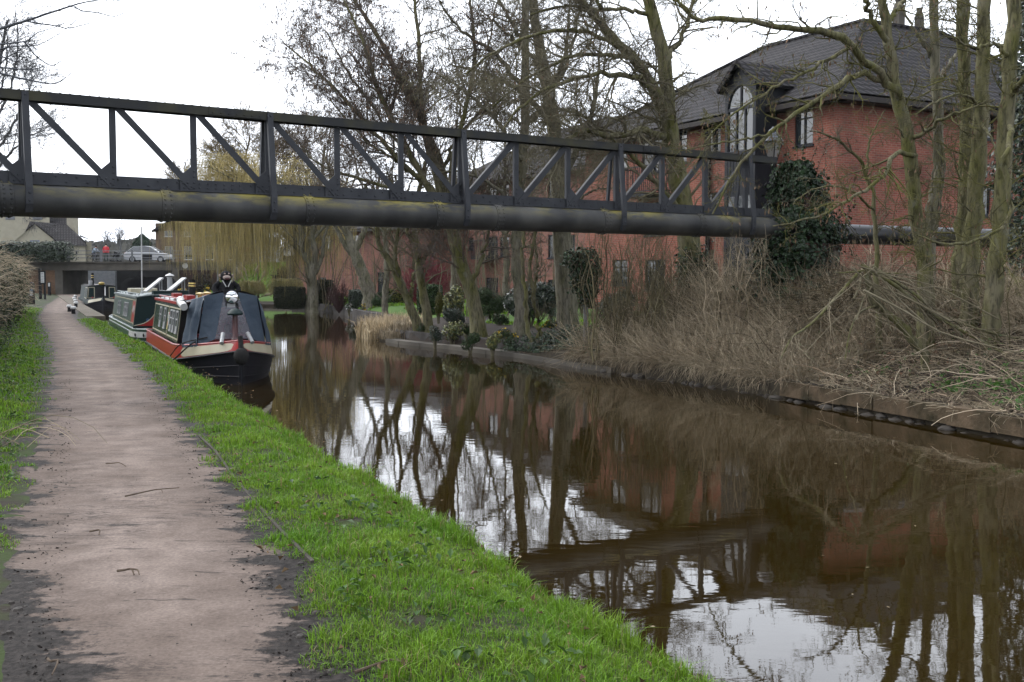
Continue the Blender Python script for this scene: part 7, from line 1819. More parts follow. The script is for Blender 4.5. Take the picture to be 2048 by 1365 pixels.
m_foot = M('wet_footing_stone', (0.035, 0.030, 0.026, 1), (0.085, 0.073, 0.060, 1), 0.6, 3, bmp=0.7, bscale=10)
cw = thing('canal_wall', 'weathered stone coping along the water edge of the scrubby far bank', 'wall', (0, 0, 0))
edge_run('coping', '', '', 3.0, 15.5, 0.10, 0.36, -0.43, -0.19, m_cope, 0.8, 0.002, 0.010).build('coping', m_cope, cw)
a = Acc(); gg = np.random.default_rng(5)
for s_ in np.cumsum(np.random.default_rng(6).uniform(0.16, 0.46, 62)) + 3.0:
    n0 = float(right_edge(s_)) - 0.02; q = xy(s_, n0); a.ball((q[0], q[1], -0.525 + gg.normal(0, 0.02)), gg.uniform(0.09, 0.17), 0, 9, 7, (0.9 + gg.uniform(-0.2, 0.5), 0.9, 0.42)); v_ = a.v[-1]; v_ += 0.03 * wob(v_[:, :1] * 17 + s_ * 3, v_[:, 1:2] * 19 + v_[:, 2:] * 23) + gg.normal(0, 0.004, v_.shape)
a.build('footing_stones', m_foot, cw, smooth=True)
m_edging = M('grey_edging', lin(98, 94, 92), lin(64, 60, 56), 0.85, 2.5, bmp=0.3, bscale=20)
gwl = edge_run('x', '', '', 22.4, 36.6, 0.48, 0.11, -0.45, -0.125, m_edging, 0.9, 0.004, 0.004)
tag(gwl.build('garden_wall', m_edging), 'low grey edging wall of the garden bed above the water', 'wall')
gwl = edge_run('x', '', '', 20.6, 34.8, 0.10, 0.40, -0.75, -0.385, m_conc, 1.3, 0.004, 0.006)
tag(gwl.build('concrete_ledge', m_conc), 'low concrete ledge at the water line below the garden wall', 'ledge')
gwl = edge_run('x', '', '', 40, 76.5, 0.15, 0.35, -0.75, -0.10, m_edging, 1.2, 0.004, 0.01)
tag(gwl.build('lawn_edging', m_edging), 'stone edging between the far lawn and the water', 'edging')

# --- ivy topped concrete post, fence posts, pole
pb = G(1171, 712, -0.25); sx = sn(pb)
t_ = thing('concrete_post', 'slim grey concrete post with a dark ivy crown by the water', 'post', (pb[0], pb[1], 0))
zt_ = P(1171, 560, pb[1])[2]
a = Acc(); a.box((0, 0, (zt_ - 0.6) / 2), (0.10, 0.10, zt_ + 0.6)); a.build('post', M('pale_concrete', (0.30, 0.30, 0.31, 1), (0.22, 0.22, 0.22, 1), 0.9, 6), t_)
zc_ = P(1160, 505, pb[1])[2]
ivy_on('ivy', 'dark ivy bush crowning the slim concrete post', [(-0.32, -0.3, zt_ - 0.25, 0.3, 0.3, zc_ + 0.02), (-0.5, -0.25, zc_ - 0.35, 0.05, 0.25, zc_ + 0.0), (-0.1, -0.25, zt_ - 0.6, 0.2, 0.25, zt_)], 2600, 0.08, (pb[0], pb[1], 0))
for (px, pt_, pb_, Y_, w_, lab) in ((1437, 583, 690, 22.6, 0.11, 'short pale wooden fence post in the dead undergrowth'), (1424, 500, 580, 26, 0.09, 'thin greenish post behind the short pale fence post')):
    q = P(px, pt_, Y_); z = ground_at(q); a = Acc(); a.tube([(0, 0, -0.2), (0.01, 0, q[2] - z)], [w_ * 0.55, w_ * 0.5], 0, 10)
    o = a.build('fence_post', M('post_wood', (0.20, 0.155, 0.10, 1), (0.13, 0.11, 0.065, 1), 0.9, 6, stretch=(4, 4, 0.5), bmp=0.3), loc=(q[0], q[1], z)); tag(o, lab, 'post')
q = P(1305, 612, 26.5)
a = Acc(); a.ball((0, 0, 0.3), 0.27, 0, 12, 8, (0.6, 0.5, 1.1)); a.v[-1] += 0.03 * wob(a.v[-1][:, :1] * 20, a.v[-1][:, 2:] * 15)
o = a.build('blue_sack', M('blue_plastic', (0.10, 0.14, 0.26, 1), (0.06, 0.08, 0.15, 1), 0.5, 6), loc=(q[0], q[1], ground_at(q) - 0.05), smooth=True); tag(o, 'faded blue sack half hidden in the scrub', 'sack')
# ivy on the big tree's foot
q = P(1388, 560, Y1_); zq = ground_at(q)
ivy_on('ivy', 'ivy climbing the foot of the large forked tree', [(-0.42, -0.42, zq - 0.1, 0.36, 0.4, P(1380, 500, Y1_)[2]), (-0.7, -0.5, zq - 0.1, 1.2, 0.5, zq + 0.7)], 4200, 0.075, (q[0], q[1], 0))
# thicket of thin vertical stems and hanging vines
def thicket(label, x0, x1, yb, yt, Y_, n, seed, mat=m_twig, name='thicket', depth=1.4, r=0.009, curve=0.12):
    g = np.random.default_rng(seed)
    px = g.uniform(x0, x1, n); Yd = Y_ + g.uniform(-depth, depth, n)
    k = 8; out = np.empty((n, k, 3))
    for i in range(n):
        b = P(px[i], yb, Yd[i]); t = P(px[i] + g.normal(0, 18), yt + g.uniform(0, 0.5) ** 1 * (yb - yt), Yd[i]); b[2] = ground_at(b) - 0.05
        f = np.linspace(0, 1, k)[:, None]; out[i] = b * (1 - f) + t * f
    w_ = np.cumsum(g.normal(0, curve, (n, k, 3)), 1) * np.array([1, 1, 0.15]); w_[:, 0] = 0
    out += w_ * np.linspace(0.3, 1, k)[None, :, None]
    Rr = (r * g.uniform(0.5, 1.8, n))[:, None] * np.linspace(1.2, 0.5, k)
    acc = Acc(); V, F = tubes(out, Rr, 4); acc.add(V, F, 0, np.repeat(g.uniform(0, 1, n), k * 4))
    Pc, Rc = grow(out, Rr, 2.4, 0.7, 0.6, g, k=6, rr=0.6, rmax=0.007, wig=0.28, droop=0.06)
    V, F = tubes(Pc, np.maximum(Rc, 0.003), 3); acc.add(V, F, 0, np.repeat(g.uniform(0, 1, len(Pc)), 18))
    Pc, Rc = grow(Pc, Rc, 2.5, 0.8, 0.3, g, k=5, rr=0.7, rmax=0.004, wig=0.3, droop=0.08)
    V, F = tubes(Pc, np.maximum(Rc, 0.0026), 3); acc.add(V, F, 0, np.repeat(g.uniform(0, 1, len(Pc)), 15))
    return tag(acc.build(name, mat, rnd=True), label, 'thicket')
thicket('thicket of thin bare stems and hanging vines right of the ivy topped post', 1175, 1345, 690, 420, 24.5, 115, 41, M('brown_stems', (0.21, 0.185, 0.105, 1), (0.12, 0.10, 0.062, 1), 0.9, 1.5, rnd=0.4))
thicket('straggly stems against the main brick building beside the ivy pier', 1400, 1560, 600, 440, 23.5, 50, 42, m_dry, r=0.006)
thicket('dead bramble canes between the far trunks and the black pipe', 1700, 2050, 600, 470, 20.5, 45, 43, m_dry, r=0.006)

# --- shrubs: leaf clouds on lumpy volumes
def shrub(name, label, px, pyb, pyt, wpx, Y_, mat, n, size, seed, cat='shrub', lumps=7, group=None, asp=0.55, flat=False, flowers=None, depth=0.8, stemmat=None, clip=False):
    g = np.random.default_rng(seed)
    pb = P(px, pyb, Y_); pt = P(px, pyt, Y_); z = ground_at(pb)
    H = pt[2] - z; W = wpx / FPX * Y_
    root = thing(name, label, cat, (pb[0], pb[1], z), 0, group)
    acc = Acc()
    if clip:
        d = unit(g.normal(0, 1, (n, 3))); q = d / np.max(np.abs(d), 1, keepdims=True) ** 0.85
        pos = q * np.array([W / 2, W / 2 * depth, H / 2]) * g.uniform(0.88, 1.02, (n, 1)) + np.array([0, 0, H / 2]); nr = d
        a = Acc(); a.box((0, 0, H / 2), (W * 0.8, W * depth * 0.8, H * 0.84)); a.build('stems', m_inner_shade, root)  # solid dark core, not stems: shade inside the leaves put into colour
    else:
        lc = g.uniform(-1, 1, (lumps, 3)) * np.array([0.5, 0.4, 0.5]); lc[0] = 0
        lr = g.uniform(0.38, 0.62, lumps); lr[0] = 0.72
        k = g.integers(0, lumps, n); d = unit(g.normal(0, 1, (n, 3)))
        q = lc[k] + d * (lr[k] * g.uniform(0.55, 1.06, n) ** 0.6)[:, None]
        q = q / 1.05
        pos = np.stack([q[:, 0] * W / 2, q[:, 1] * W / 2 * depth, np.clip(q[:, 2], -0.98, 1.1) * H / 2 + H / 2], 1); nr = d + np.array([0, 0, 0.4])
        a = Acc()
        for j in range(9):
            t = g.normal(0, 1, 3); t = unit(np.array([t[0], t[1], 0])) * W * 0.3
            a.tube(spline([(t[0] * 0.1, t[1] * 0.1, -0.1), (t[0] * 0.5, t[1] * 0.4, H * 0.4), (t[0], t[1], H * 0.8)], 6), np.linspace(0.03, 0.008, 6) * max(1, W / 2), 0, 5, cap=False)
        a.build('stems', stemmat or m_twig, root)
    leaves(acc, pos, nr, size, 0, asp, rg=g)
    if flowers is not None:
        fm, fn, fs = flowers
        kk = g.integers(0, n, fn); leaves(acc, pos[kk] * 1.05, nr[kk], fs, 1, 0.9, rg=g)
    acc.build('foliage', [mat] + ([flowers[0]] if flowers else []), root, rnd=True)
    return root
m_inner_shade = M('inner_shade', (0.012, 0.018, 0.008, 1), (0.02, 0.028, 0.012, 1), 0.95, 4)  # near-black for shrub and hedge cores, painting the shade within the foliage
m_leaf_dk = M('dark_evergreen', (0.016, 0.038, 0.013, 1), (0.030, 0.060, 0.020, 1), 0.45, 2, rnd=0.5)
m_leaf_md = M('mid_green_leaf', (0.035, 0.070, 0.020, 1), (0.055, 0.095, 0.026, 1), 0.55, 2, rnd=0.45)
m_leaf_gold = M('gold_green_leaf', (0.10, 0.12, 0.015, 1), (0.15, 0.14, 0.02, 1), 0.6, 3, rnd=0.4)
m_leaf_var = M('variegated_leaf', (0.06, 0.10, 0.02, 1), (0.36, 0.36, 0.10, 1), 0.45, 9, 0.45, 0.56, rnd=0.4)
m_leaf_rho = M('rhododendron_leaf', (0.030, 0.062, 0.028, 1), (0.050, 0.085, 0.040, 1), 0.3, 3, rnd=0.5)
m_leaf_box = M('clipped_hedge_leaf', (0.028, 0.036, 0.013, 1), (0.045, 0.05, 0.02, 1), 0.7, 4, rnd=0.5)
m_yel = M('yellow_petals', (0.75, 0.55, 0.03, 1), (0.7, 0.45, 0.03, 1), 0.6, 5)
shrub('rhododendron', 'large glossy evergreen rhododendron behind the straight pale trunk', 1058, 665, 545, 130, 34, m_leaf_rho, 5200, 0.16, 51, asp=0.32)
shrub('conifer_shrub', 'feathery dark green conifer shrub left of the rhododendron', 985, 655, 570, 80, 37, m_leaf_md, 6500, 0.09, 52, asp=0.22)
shrub('variegated_shrub', 'yellow and green variegated shrub behind the garden bed', 905, 640, 570, 56, 38, m_leaf_var, 2600, 0.10, 53)
shrub('golden_conifer', 'narrow golden green conifer beside the variegated shrub', 877, 650, 580, 22, 37, m_leaf_gold, 2200, 0.07, 54, asp=0.25, lumps=4)
shrub('rounded_shrub', 'low rounded blue green shrub in front of the variegated shrub', 908, 662, 610, 62, 35, m_leaf_dk, 3600, 0.06, 55, lumps=3)
shrub('bed_plant', 'pale green leafy plant at the front of the garden bed', 905, 672, 636, 60, 32, m_leaf_var, 900, 0.08, 56)
shrub('bed_plant', 'bright green leafy clump left of the forked garden trunk', 935, 668, 642, 36, 32, m_leaf_md, 600, 0.07, 57)
shrub('bed_plant', 'low clump with yellow daffodils right of the forked garden trunk', 1008, 676, 655, 56, 30, m_leaf_md, 700, 0.08, 58, flowers=(m_yel, 40, 0.09), asp=0.2)
shrub('bed_plant', 'daffodil clump beside the slender mossy stems', 1105, 664, 640, 40, 33, m_leaf_md, 500, 0.09, 59, flowers=(m_yel, 26, 0.09), asp=0.2)
shrub('heather_clump', 'small bright green mossy clump at the edging wall corner', 845, 655, 642, 30, 34, m_leaf_md, 700, 0.05, 60)
shrub('heather_clump', 'small bright green mossy clump on the edging wall by the pale trunk', 1020, 684, 672, 34, 29, m_leaf_md, 700, 0.05, 61)
shrub('clipped_hedge', 'dark clipped box hedge beside the willow trunk', 580, 606, 574, 62, 66, m_leaf_box, 4200, 0.11, 62, clip=True, depth=0.5, cat='hedge')
shrub('clipped_hedge', 'dark clipped box hedge right of the willow trunk by the brick wall', 650, 601, 560, 34, 69, m_leaf_box, 3200, 0.11, 63, clip=True, depth=0.6, cat='hedge')
shrub('clipped_hedge', 'upright dark clipped shrub left of the stout grey tree', 713, 612, 580, 30, 60, m_leaf_dk, 2500, 0.1, 64, clip=True, depth=0.9, cat='hedge')
shrub('rounded_shrub', 'mid green rounded bush right of the stout grey tree', 763, 614, 578, 42, 57, m_leaf_md, 2400, 0.12, 65)
shrub('clipped_hedge', 'yellow topped clipped hedge at the far lawn edge', 800, 606, 578, 58, 60, m_leaf_gold, 2600, 0.1, 66, clip=True, depth=0.4, cat='hedge')
shrub('clipped_hedge', 'rounded green topiary dome near the middle of the garden', 860, 632, 570, 50, 45, m_leaf_md, 3600, 0.09, 67, clip=True, depth=0.8, cat='hedge')
shrub('daffodil_clump', 'white daffodils at the lawn edge by the dark clipped shrub', 698, 615, 602, 18, 56, m_leaf_md, 200, 0.12, 68, flowers=(m_white, 30, 0.12), asp=0.2, cat='flowers')
shrub('daffodil_clump', 'yellow daffodils at the foot of the stout grey tree', 726, 616, 605, 12, 56, m_leaf_md, 120, 0.12, 69, flowers=(m_yel, 16, 0.12), asp=0.2, cat='flowers')
shrub('daffodil_clump', 'yellow daffodils on the bank seen above the boats', 374, 596, 572, 46, 84, m_leaf_md, 500, 0.2, 70, flowers=(m_yel, 90, 0.2), asp=0.2, cat='flowers')
shrub('daffodil_clump', 'yellow daffodils on the bank left of the toy gorilla', 415, 590, 566, 20, 84, m_leaf_md, 300, 0.2, 71, flowers=(m_yel, 40, 0.2), asp=0.2, cat='flowers')
shrub('dark_shrub', 'brown twiggy shrub on the slope behind the daffodils', 400, 585, 546, 60, 90, M('brown_leaf', (0.07, 0.05, 0.035, 1), (0.05, 0.05, 0.03, 1), 0.9, 2, rnd=0.4), 2500, 0.18, 72)
shrub('dark_shrub', 'dull dark shrub on the slope behind the pampas grass', 560, 575, 530, 50, 84, M('dull_leaf', (0.06, 0.045, 0.035, 1), (0.035, 0.04, 0.025, 1), 0.9, 2, rnd=0.4), 2500, 0.16, 73)
for i_, (px, pb_, pt_, w_, Y_, mt, lab) in enumerate(((870, 664, 646, 34, 31.5, m_leaf_dk, 'low dark leafy plant left of the pale green bed plant'), (940, 678, 660, 44, 29.5, m_leaf_md, 'spreading green plant on the edging wall below the alder foot'), (985, 684, 664, 36, 28.6, m_leaf_var, 'yellowish leafy plant at the wall between alder and pale trunk'), (1085, 690, 668, 56, 27.5, m_leaf_dk, 'dark trailing plant hanging over the garden wall by the slender stems'), (1120, 690, 660, 50, 27.5, m_leaf_dk, 'dark leafy clump left of the ivy topped post'), (1000, 648, 622, 44, 35, m_leaf_md, 'soft green plant at the foot of the feathery conifer'), (1100, 625, 590, 40, 36, m_leaf_rho, 'glossy leafy shrub right of the rhododendron'))):
    shrub('bed_plant', lab, px, pb_, pt_, w_, Y_, mt, 700, 0.07, 300 + i_, lumps=5)
shrub('evergreen_shrub', 'dark ivy clad bush behind the thicket of bare stems', 1235, 680, 575, 90, 27.5, m_leaf_dk, 4200, 0.09, 320, lumps=9)
shrub('evergreen_shrub', 'low dark bush between the thicket and the foot of the large forked tree', 1318, 670, 590, 80, 27, m_leaf_dk, 3600, 0.08, 321, lumps=9)
shrub('evergreen_shrub', 'tall dull green bush against the set back apartments right of the rhododendron', 1165, 640, 520, 70, 42, m_leaf_md, 3600, 0.11, 322, lumps=9)
thicket('thin grey saplings screening the set back apartments behind the garden bed', 870, 1180, 650, 400, 41, 75, 44, m_twig, depth=3, r=0.012)
thicket('thin stems screening the low brick building behind the lawn', 620, 860, 605, 430, 66, 45, 45, m_twig, depth=3, r=0.018)
# red stemmed shrub
def stem_shrub(label, px, pyb, pyt, wpx, Y_, n, mat, seed, r=0.012, name='dogwood_shrub', spread=0.9):
    g = np.random.default_rng(seed); pb = P(px, pyb, Y_); z = ground_at(pb); H = P(px, pyt, Y_)[2] - z; W = wpx / FPX * Y_
    a_ = g.uniform(0, 2 * PI, n); rr = np.sqrt(g.uniform(0, 1, n)); k = 7; f = np.linspace(0, 1, k)
    top = np.stack([np.cos(a_) * rr * W / 2, np.sin(a_) * rr * W / 2 * 0.7, H * np.sqrt(np.clip(1 - rr ** 2 * 0.8, 0, 1)) * g.uniform(0.7, 1.05, n)], 1)
    out = top[:, None] * np.stack([f ** spread, f ** spread, f], 1)[None] + np.cumsum(g.normal(0, 0.03, (n, k, 3)), 1)
    Rr = np.full((n, 1), r) * g.uniform(0.6, 1.4, (n, 1)) * np.linspace(1, 0.4, k)
    acc = Acc(); V, F = tubes(out, Rr, 3); acc.add(V, F, 0, np.repeat(g.uniform(0, 1, n), k * 3))
    Pc, Rc = grow(out, Rr, 2.2, 0.5, H * 0.25, g, k=5, rr=0.7, rmax=r * 0.8, up=0.3, tmin=0.35)
    V, F = tubes(Pc, np.maximum(Rc, r * 0.4), 3); acc.add(V, F, 0, np.repeat(g.uniform(0, 1, len(Pc)), 15))
    return tag(acc.build(name, mat, loc=(pb[0], pb[1], z), rnd=True), label, 'shrub')
stem_shrub('crimson stemmed dogwood shrub against the low brick building', 850, 602, 508, 110, 52, 420, m_redtwig, 81, 0.014)
stem_shrub('small reddish twiggy shrub left of the dark clipped shrub', 678, 612, 560, 52, 60, 160, M('purple_stems', (0.10, 0.05, 0.05, 1), (0.08, 0.045, 0.04, 1), 0.9, 1, rnd=0.4), 82, 0.013)
# golden patch of reeds in the inlet
g = np.random.default_rng(83); acc = Acc()
c0 = G(775, 672, -0.4); n = 3400; th_ = g.uniform(0, 2 * PI, n); r_ = np.sqrt(g.uniform(0, 1, n))
q = np.stack([c0[0] + r_ * np.cos(th_) * 1.25 - 0.1, c0[1] + 3.0 + r_ * np.sin(th_) * 4.0, np.full(n, WATER - 0.05)], 1)
blades(acc, q, g.uniform(0.3, 0.95, n), 0.028, g, 0.45)
o = acc.build('reed_bed', m_straw, rnd=True); tag(o, 'pale golden patch of dead reeds at the corner of the garden bank', 'reeds', kind='thing')
acc = Acc(); n = 1500; s = g.uniform(33.2, 37.2, n); d = g.uniform(-0.1, 0.7, n); q = on_right(s, right_edge(s) + d); q[:, 2] = np.maximum(q[:, 2], WATER)
blades(acc, q, g.uniform(0.12, 0.5, n), 0.018, g, 0.9); o = acc.build('dry_grass', m_dry, rnd=True); tag(o, kind='stuff')
# --- pampas grass
def pampas(label, px, pyb, pyt, wpx, Y_, plumes, seed):
    g = np.random.default_rng(seed); pb = P(px, pyb, Y_); z = max(ground_at(pb), WATER + 0.1); H = P(px, pyt, Y_)[2] - z; W = wpx / FPX * Y_
    root = thing('pampas_grass', label, 'pampas grass', (pb[0], pb[1], z))
    n = 1500; k = 7; a_ = g.uniform(0, 2 * PI, n); f = np.linspace(0, 1, k)
    reach = W / 2 * np.sqrt(g.uniform(0.02, 1, n)); hh = H * g.uniform(0.65, 1.05, n)
    out = np.zeros((n, k, 3))
    out[:, :, 0] = (np.cos(a_) * reach)[:, None] * f ** 1.3; out[:, :, 1] = (np.sin(a_) * reach)[:, None] * f ** 1.3
    out[:, :, 2] = hh[:, None] * (np.sin(f * PI * 0.62) / math.sin(PI * 0.5)) * np.where(f > 0.8, 1 - (f - 0.8) * 2.2 * g.uniform(0.2, 1.2, n)[:, None], 1)
    acc = Acc(); V, F = tubes(out, np.full((n, 1), 0.016) * np.linspace(1, 0.35, k), 3); acc.add(V, F, 0, np.repeat(g.uniform(0, 1, n), k * 3))
    acc.build('leaf_fountain', M('pampas_leaf', (0.46, 0.39, 0.16, 1), (0.28, 0.29, 0.11, 1), 0.7, 1.2, rnd=0.4), root, rnd=True)
    for (dx, hz_, lean) in plumes:
        a = Acc(); Hh = P(px, hz_, Y_)[2] - z; x0 = dx / FPX * Y_
        t = spline([(0, 0, 0.3), (x0 * 0.5, -0.2, Hh * 0.55), (x0, -0.3, Hh * 0.8), (x0 + lean, -0.3, Hh)], 12)
        a.tube(t, np.r_[np.full(7, 0.02), 0.06, 0.10, 0.10, 0.07, 0.01], 0, 7); a.v[-1 if False else 0] += g.normal(0, 0.02, a.v[0].shape) * (a.v[0][:, 2:] > Hh * 0.6)
        a.build('plume', m_plume, root, smooth=True)
m_plume = M('pampas_plume', (0.55, 0.48, 0.36, 1), (0.45, 0.38, 0.28, 1), 0.95, 6)
pampas('large tawny pampas grass at the water beside the clipped hedge', 572, 612, 558, 80, 72, (), 91)
pampas('pampas grass with tall pale plumes behind the boat canopy', 502, 612, 562, 66, 76, ((-8, 525, -0.5), (12, 528, 0.3), (-16, 535, -0.3), (26, 540, 0.2), (35, 585, 0.9)), 92)
# --- willow
def willow(label, base, top, crown_c, crown_r, n_lim, n_str, seed, zlow):
    g = np.random.default_rng(seed)
    b0 = np.array(base); z = ground_at(b0); b0[2] = z - 0.3
    root = thing('willow_tree', label, 'tree', tuple(b0)); T_ = np.array(top)
    lim = [([b0, b0 * 0.6 + T_ * 0.4 + np.array([0.2, 0, 0]), T_], 0.42, 0.26)]
    cc = np.array(crown_c); cr = np.array(crown_r)
    for i in range(n_lim):
        a_ = 2 * PI * i / n_lim + g.uniform(-0.2, 0.2); el = g.uniform(0.15, 1.35)
        e_ = cc + cr * np.array([math.cos(a_) * math.cos(el), math.sin(a_) * math.cos(el), math.sin(el)]) * g.uniform(0.75, 1)
        lim.append(([T_ - np.array([0, 0, g.uniform(0, 0.8)]), T_ * 0.55 + e_ * 0.45 + np.array([0, 0, 0.9]), e_ + np.array([0, 0, 0.2])], 0.13, 0.03))
    Pt, Rr = limbs(lim); acc = Acc(); V, F = tubes(Pt - b0, Rr, 8); acc.add(V, F); acc.build('trunk', m_bark2, root, smooth=True)
    P2, R2 = grow(Pt[1:], Rr[1:], 1.5, 0.7, 1.7, g, k=6, rr=0.5, rmax=0.03, wig=0.15, tmin=0.3, up=0.1)
    acc = Acc(); V, F = tubes(P2 - b0, R2, 4); acc.add(V, F, 1)
    k = g.integers(0, len(P2), n_str); j = g.integers(2, 6, n_str)
    p = P2[k, j]; L = np.minimum((p[:, 2] - zlow) * g.uniform(0.12, 1.05, n_str), 8.5)
    K = 8; out = np.empty((n_str, K, 3)); out[:, 0] = p; d = unit(g.normal(0, 1, (n_str, 3)) * np.array([1, 1, 0.2]))
    for q in range(1, K):
        out[:, q] = out[:, q - 1] + d * (L / (K - 1))[:, None]; d = unit(d * (0.45 if q < 2 else 0.25) + np.array([0, 0, -1.0]) + g.normal(0, 0.07, (n_str, 3)))
    V, F = tubes(out - b0, np.full((n_str, 1), 0.0095) * np.linspace(1, 0.6, K) * g.uniform(0.7, 1.3, (n_str, 1)), 3); acc.add(V, F, 0, np.repeat(g.uniform(0, 1, n_str), K * 3))
    acc.build('crown', [m_gold, m_twig], root, rnd=True)
willow('golden weeping willow trailing over the canal bank near the road bridge', P(622, 604, 66), P(612, 500, 66), P(535, 445, 68), (7.6, 4.8, 4.4), 22, 3800, 95, 0.4)
willow('second golden weeping willow with strands hanging by the road bridge', P(470, 560, 92), P(468, 490, 92), P(425, 450, 93), (5.0, 4.2, 3.6), 14, 2000, 96, 1.5)
tree('bare_tree', 'grey bare tree with drooping stems just right of the willow trunk',
     [(rooted([(628, 604, 64), (622, 560, 64), (630, 510, 64), (625, 460, 64), (640, 380, 64), (650, 290, 64)]), 0.28, 0.08), (L3([(622, 560, 64), (642, 520, 64), (650, 470, 64), (670, 420, 64)]), 0.16, 0.05), (L3([(625, 540, 64), (605, 500, 64), (598, 450, 64), (585, 380, 64)]), 0.16, 0.05), (L3([(626, 480, 64), (690, 400, 64), (720, 330, 64)]), 0.1, 0.03)],
     [dict(per_m=1.2, ang=0.6, length=2.4, k=6, rr=0.45, up=0.1, rmax=0.05, wig=0.2, m=4), dict(per_m=1.7, ang=0.7, length=1.2, k=6, rr=0.5, rmax=0.02, droop=0.2), dict(per_m=1.8, ang=0.7, length=0.7, k=5, rr=0.6, rmax=0.012, droop=0.25)], 97, dense=(1.6, 1.7, 1.7, 1.5), fine=False, bark=m_bark2, minr=0.007)
tree('bare_tree', 'golden twigged bare tree rising behind the bridge centre left',
     [(rooted([(520, 560, 105), (515, 480, 105), (520, 400, 105), (540, 330, 105), (555, 280, 105)]), 0.4, 0.1), (L3([(515, 450, 105), (470, 380, 105), (440, 320, 105)]), 0.2, 0.05), (L3([(518, 420, 105), (490, 340, 105), (500, 270, 105)]), 0.2, 0.05), (L3([(520, 400, 105), (580, 340, 105), (620, 270, 105)]), 0.2, 0.05), (L3([(516, 430, 105), (420, 390, 105), (370, 370, 105)]), 0.15, 0.04)],
     [dict(per_m=0.9, ang=0.6, length=3.6, k=6, rr=0.45, up=0.12, rmax=0.06, wig=0.16, m=4, tmin=0.2), dict(per_m=1.3, ang=0.6, length=1.8, k=5, rr=0.5, rmax=0.028), dict(per_m=1.5, ang=0.6, length=1.0, k=4, rr=0.6, rmax=0.018)], 98, twig=M('golden_twigs', (0.26, 0.19, 0.085, 1), (0.19, 0.14, 0.07, 1), 0.9, 1), bark=m_bark2, minr=0.013)
# --- left side: far bare trees and the branches hanging in from the near left
tree('bare_tree', 'bluish bare tree rising behind the left end of the pipe bridge',
     [(rooted([(-60, 640, 52), (-55, 520, 52), (-50, 420, 52), (-35, 330, 52), (-20, 230, 52), (0, 120, 52), (15, 40, 52)]), 0.26, 0.05), (L3([(-50, 400, 52), (0, 330, 51), (50, 280, 50), (90, 260, 50)]), 0.09, 0.02), (L3([(-40, 350, 52), (20, 260, 52), (50, 200, 52), (70, 150, 52)]), 0.08, 0.02), (L3([(-52, 440, 52), (0, 400, 51), (60, 370, 50.5), (110, 365, 50)]), 0.07, 0.02), (L3([(-30, 290, 52), (20, 180, 52), (35, 90, 52), (30, 10, 52)]), 0.07, 0.02), (L3([(-20, 230, 52), (10, 150, 52), (15, 60, 52)]), 0.06, 0.02)],
     [dict(per_m=1.0, ang=0.75, length=2.3, k=6, rr=0.42, up=0.05, rmax=0.04, wig=0.18, m=4, tmin=0.2), dict(per_m=1.8, ang=0.7, length=1.1, k=5, rr=0.5, rmax=0.016), dict(per_m=2.2, ang=0.7, length=0.5, k=4, rr=0.6, rmax=0.009)], 120, twig=m_twig_blue, bark=m_twig_blue, minr=0.006)
for i_, (lab, x_, y_, h_) in enumerate((('bare tree beyond the left hedge nearest the towpath, outside the view', -30, 37, 12), ('taller bare tree farther back beyond the left hedge, outside the view', -35, 46, 14), ('bare tree farthest along beyond the left hedge, outside the view', -42, 57, 13), ('bushy bare tree set well back from the left hedge, outside the view', -46, 42, 13))):  # unseen trees, added for the windows and water to reflect
    b_ = np.array([x_, y_, 0.0]); q_ = [([b_ - (0, 0, 0.2), b_ + (0.2, 0, h_ * 0.3), b_ + (0, 0.2, h_ * 0.65), b_ + (0.1, 0, h_)], 0.26, 0.05)]
    for k_ in range(7):
        a_ = k_ * 0.9 + i_; z_ = h_ * (0.25 + 0.08 * k_); q_.append(([b_ + (0.1, 0.05, z_), b_ + (math.cos(a_) * 1.4, math.sin(a_) * 1.4, z_ + 1.2), b_ + (math.cos(a_) * 3.3, math.sin(a_) * 3.3, z_ + 3.0)], 0.09, 0.02))
    tree('bare_tree', lab, q_, [dict(per_m=1.2, ang=0.7, length=2.0, k=6, rr=0.45, up=0.1, rmax=0.035, wig=0.18, m=3, tmin=0.2), dict(per_m=1.8, ang=0.7, length=1.1, k=5, rr=0.5, rmax=0.016), dict(per_m=2.0, ang=0.7, length=0.55, k=4, rr=0.6, rmax=0.01)], 400 + i_, dense=(1.6, 1.7, 1.7, 1.5), bark=m_bark2, twig=m_twig_dark, minr=0.007, fine=False)
YO = 8.5
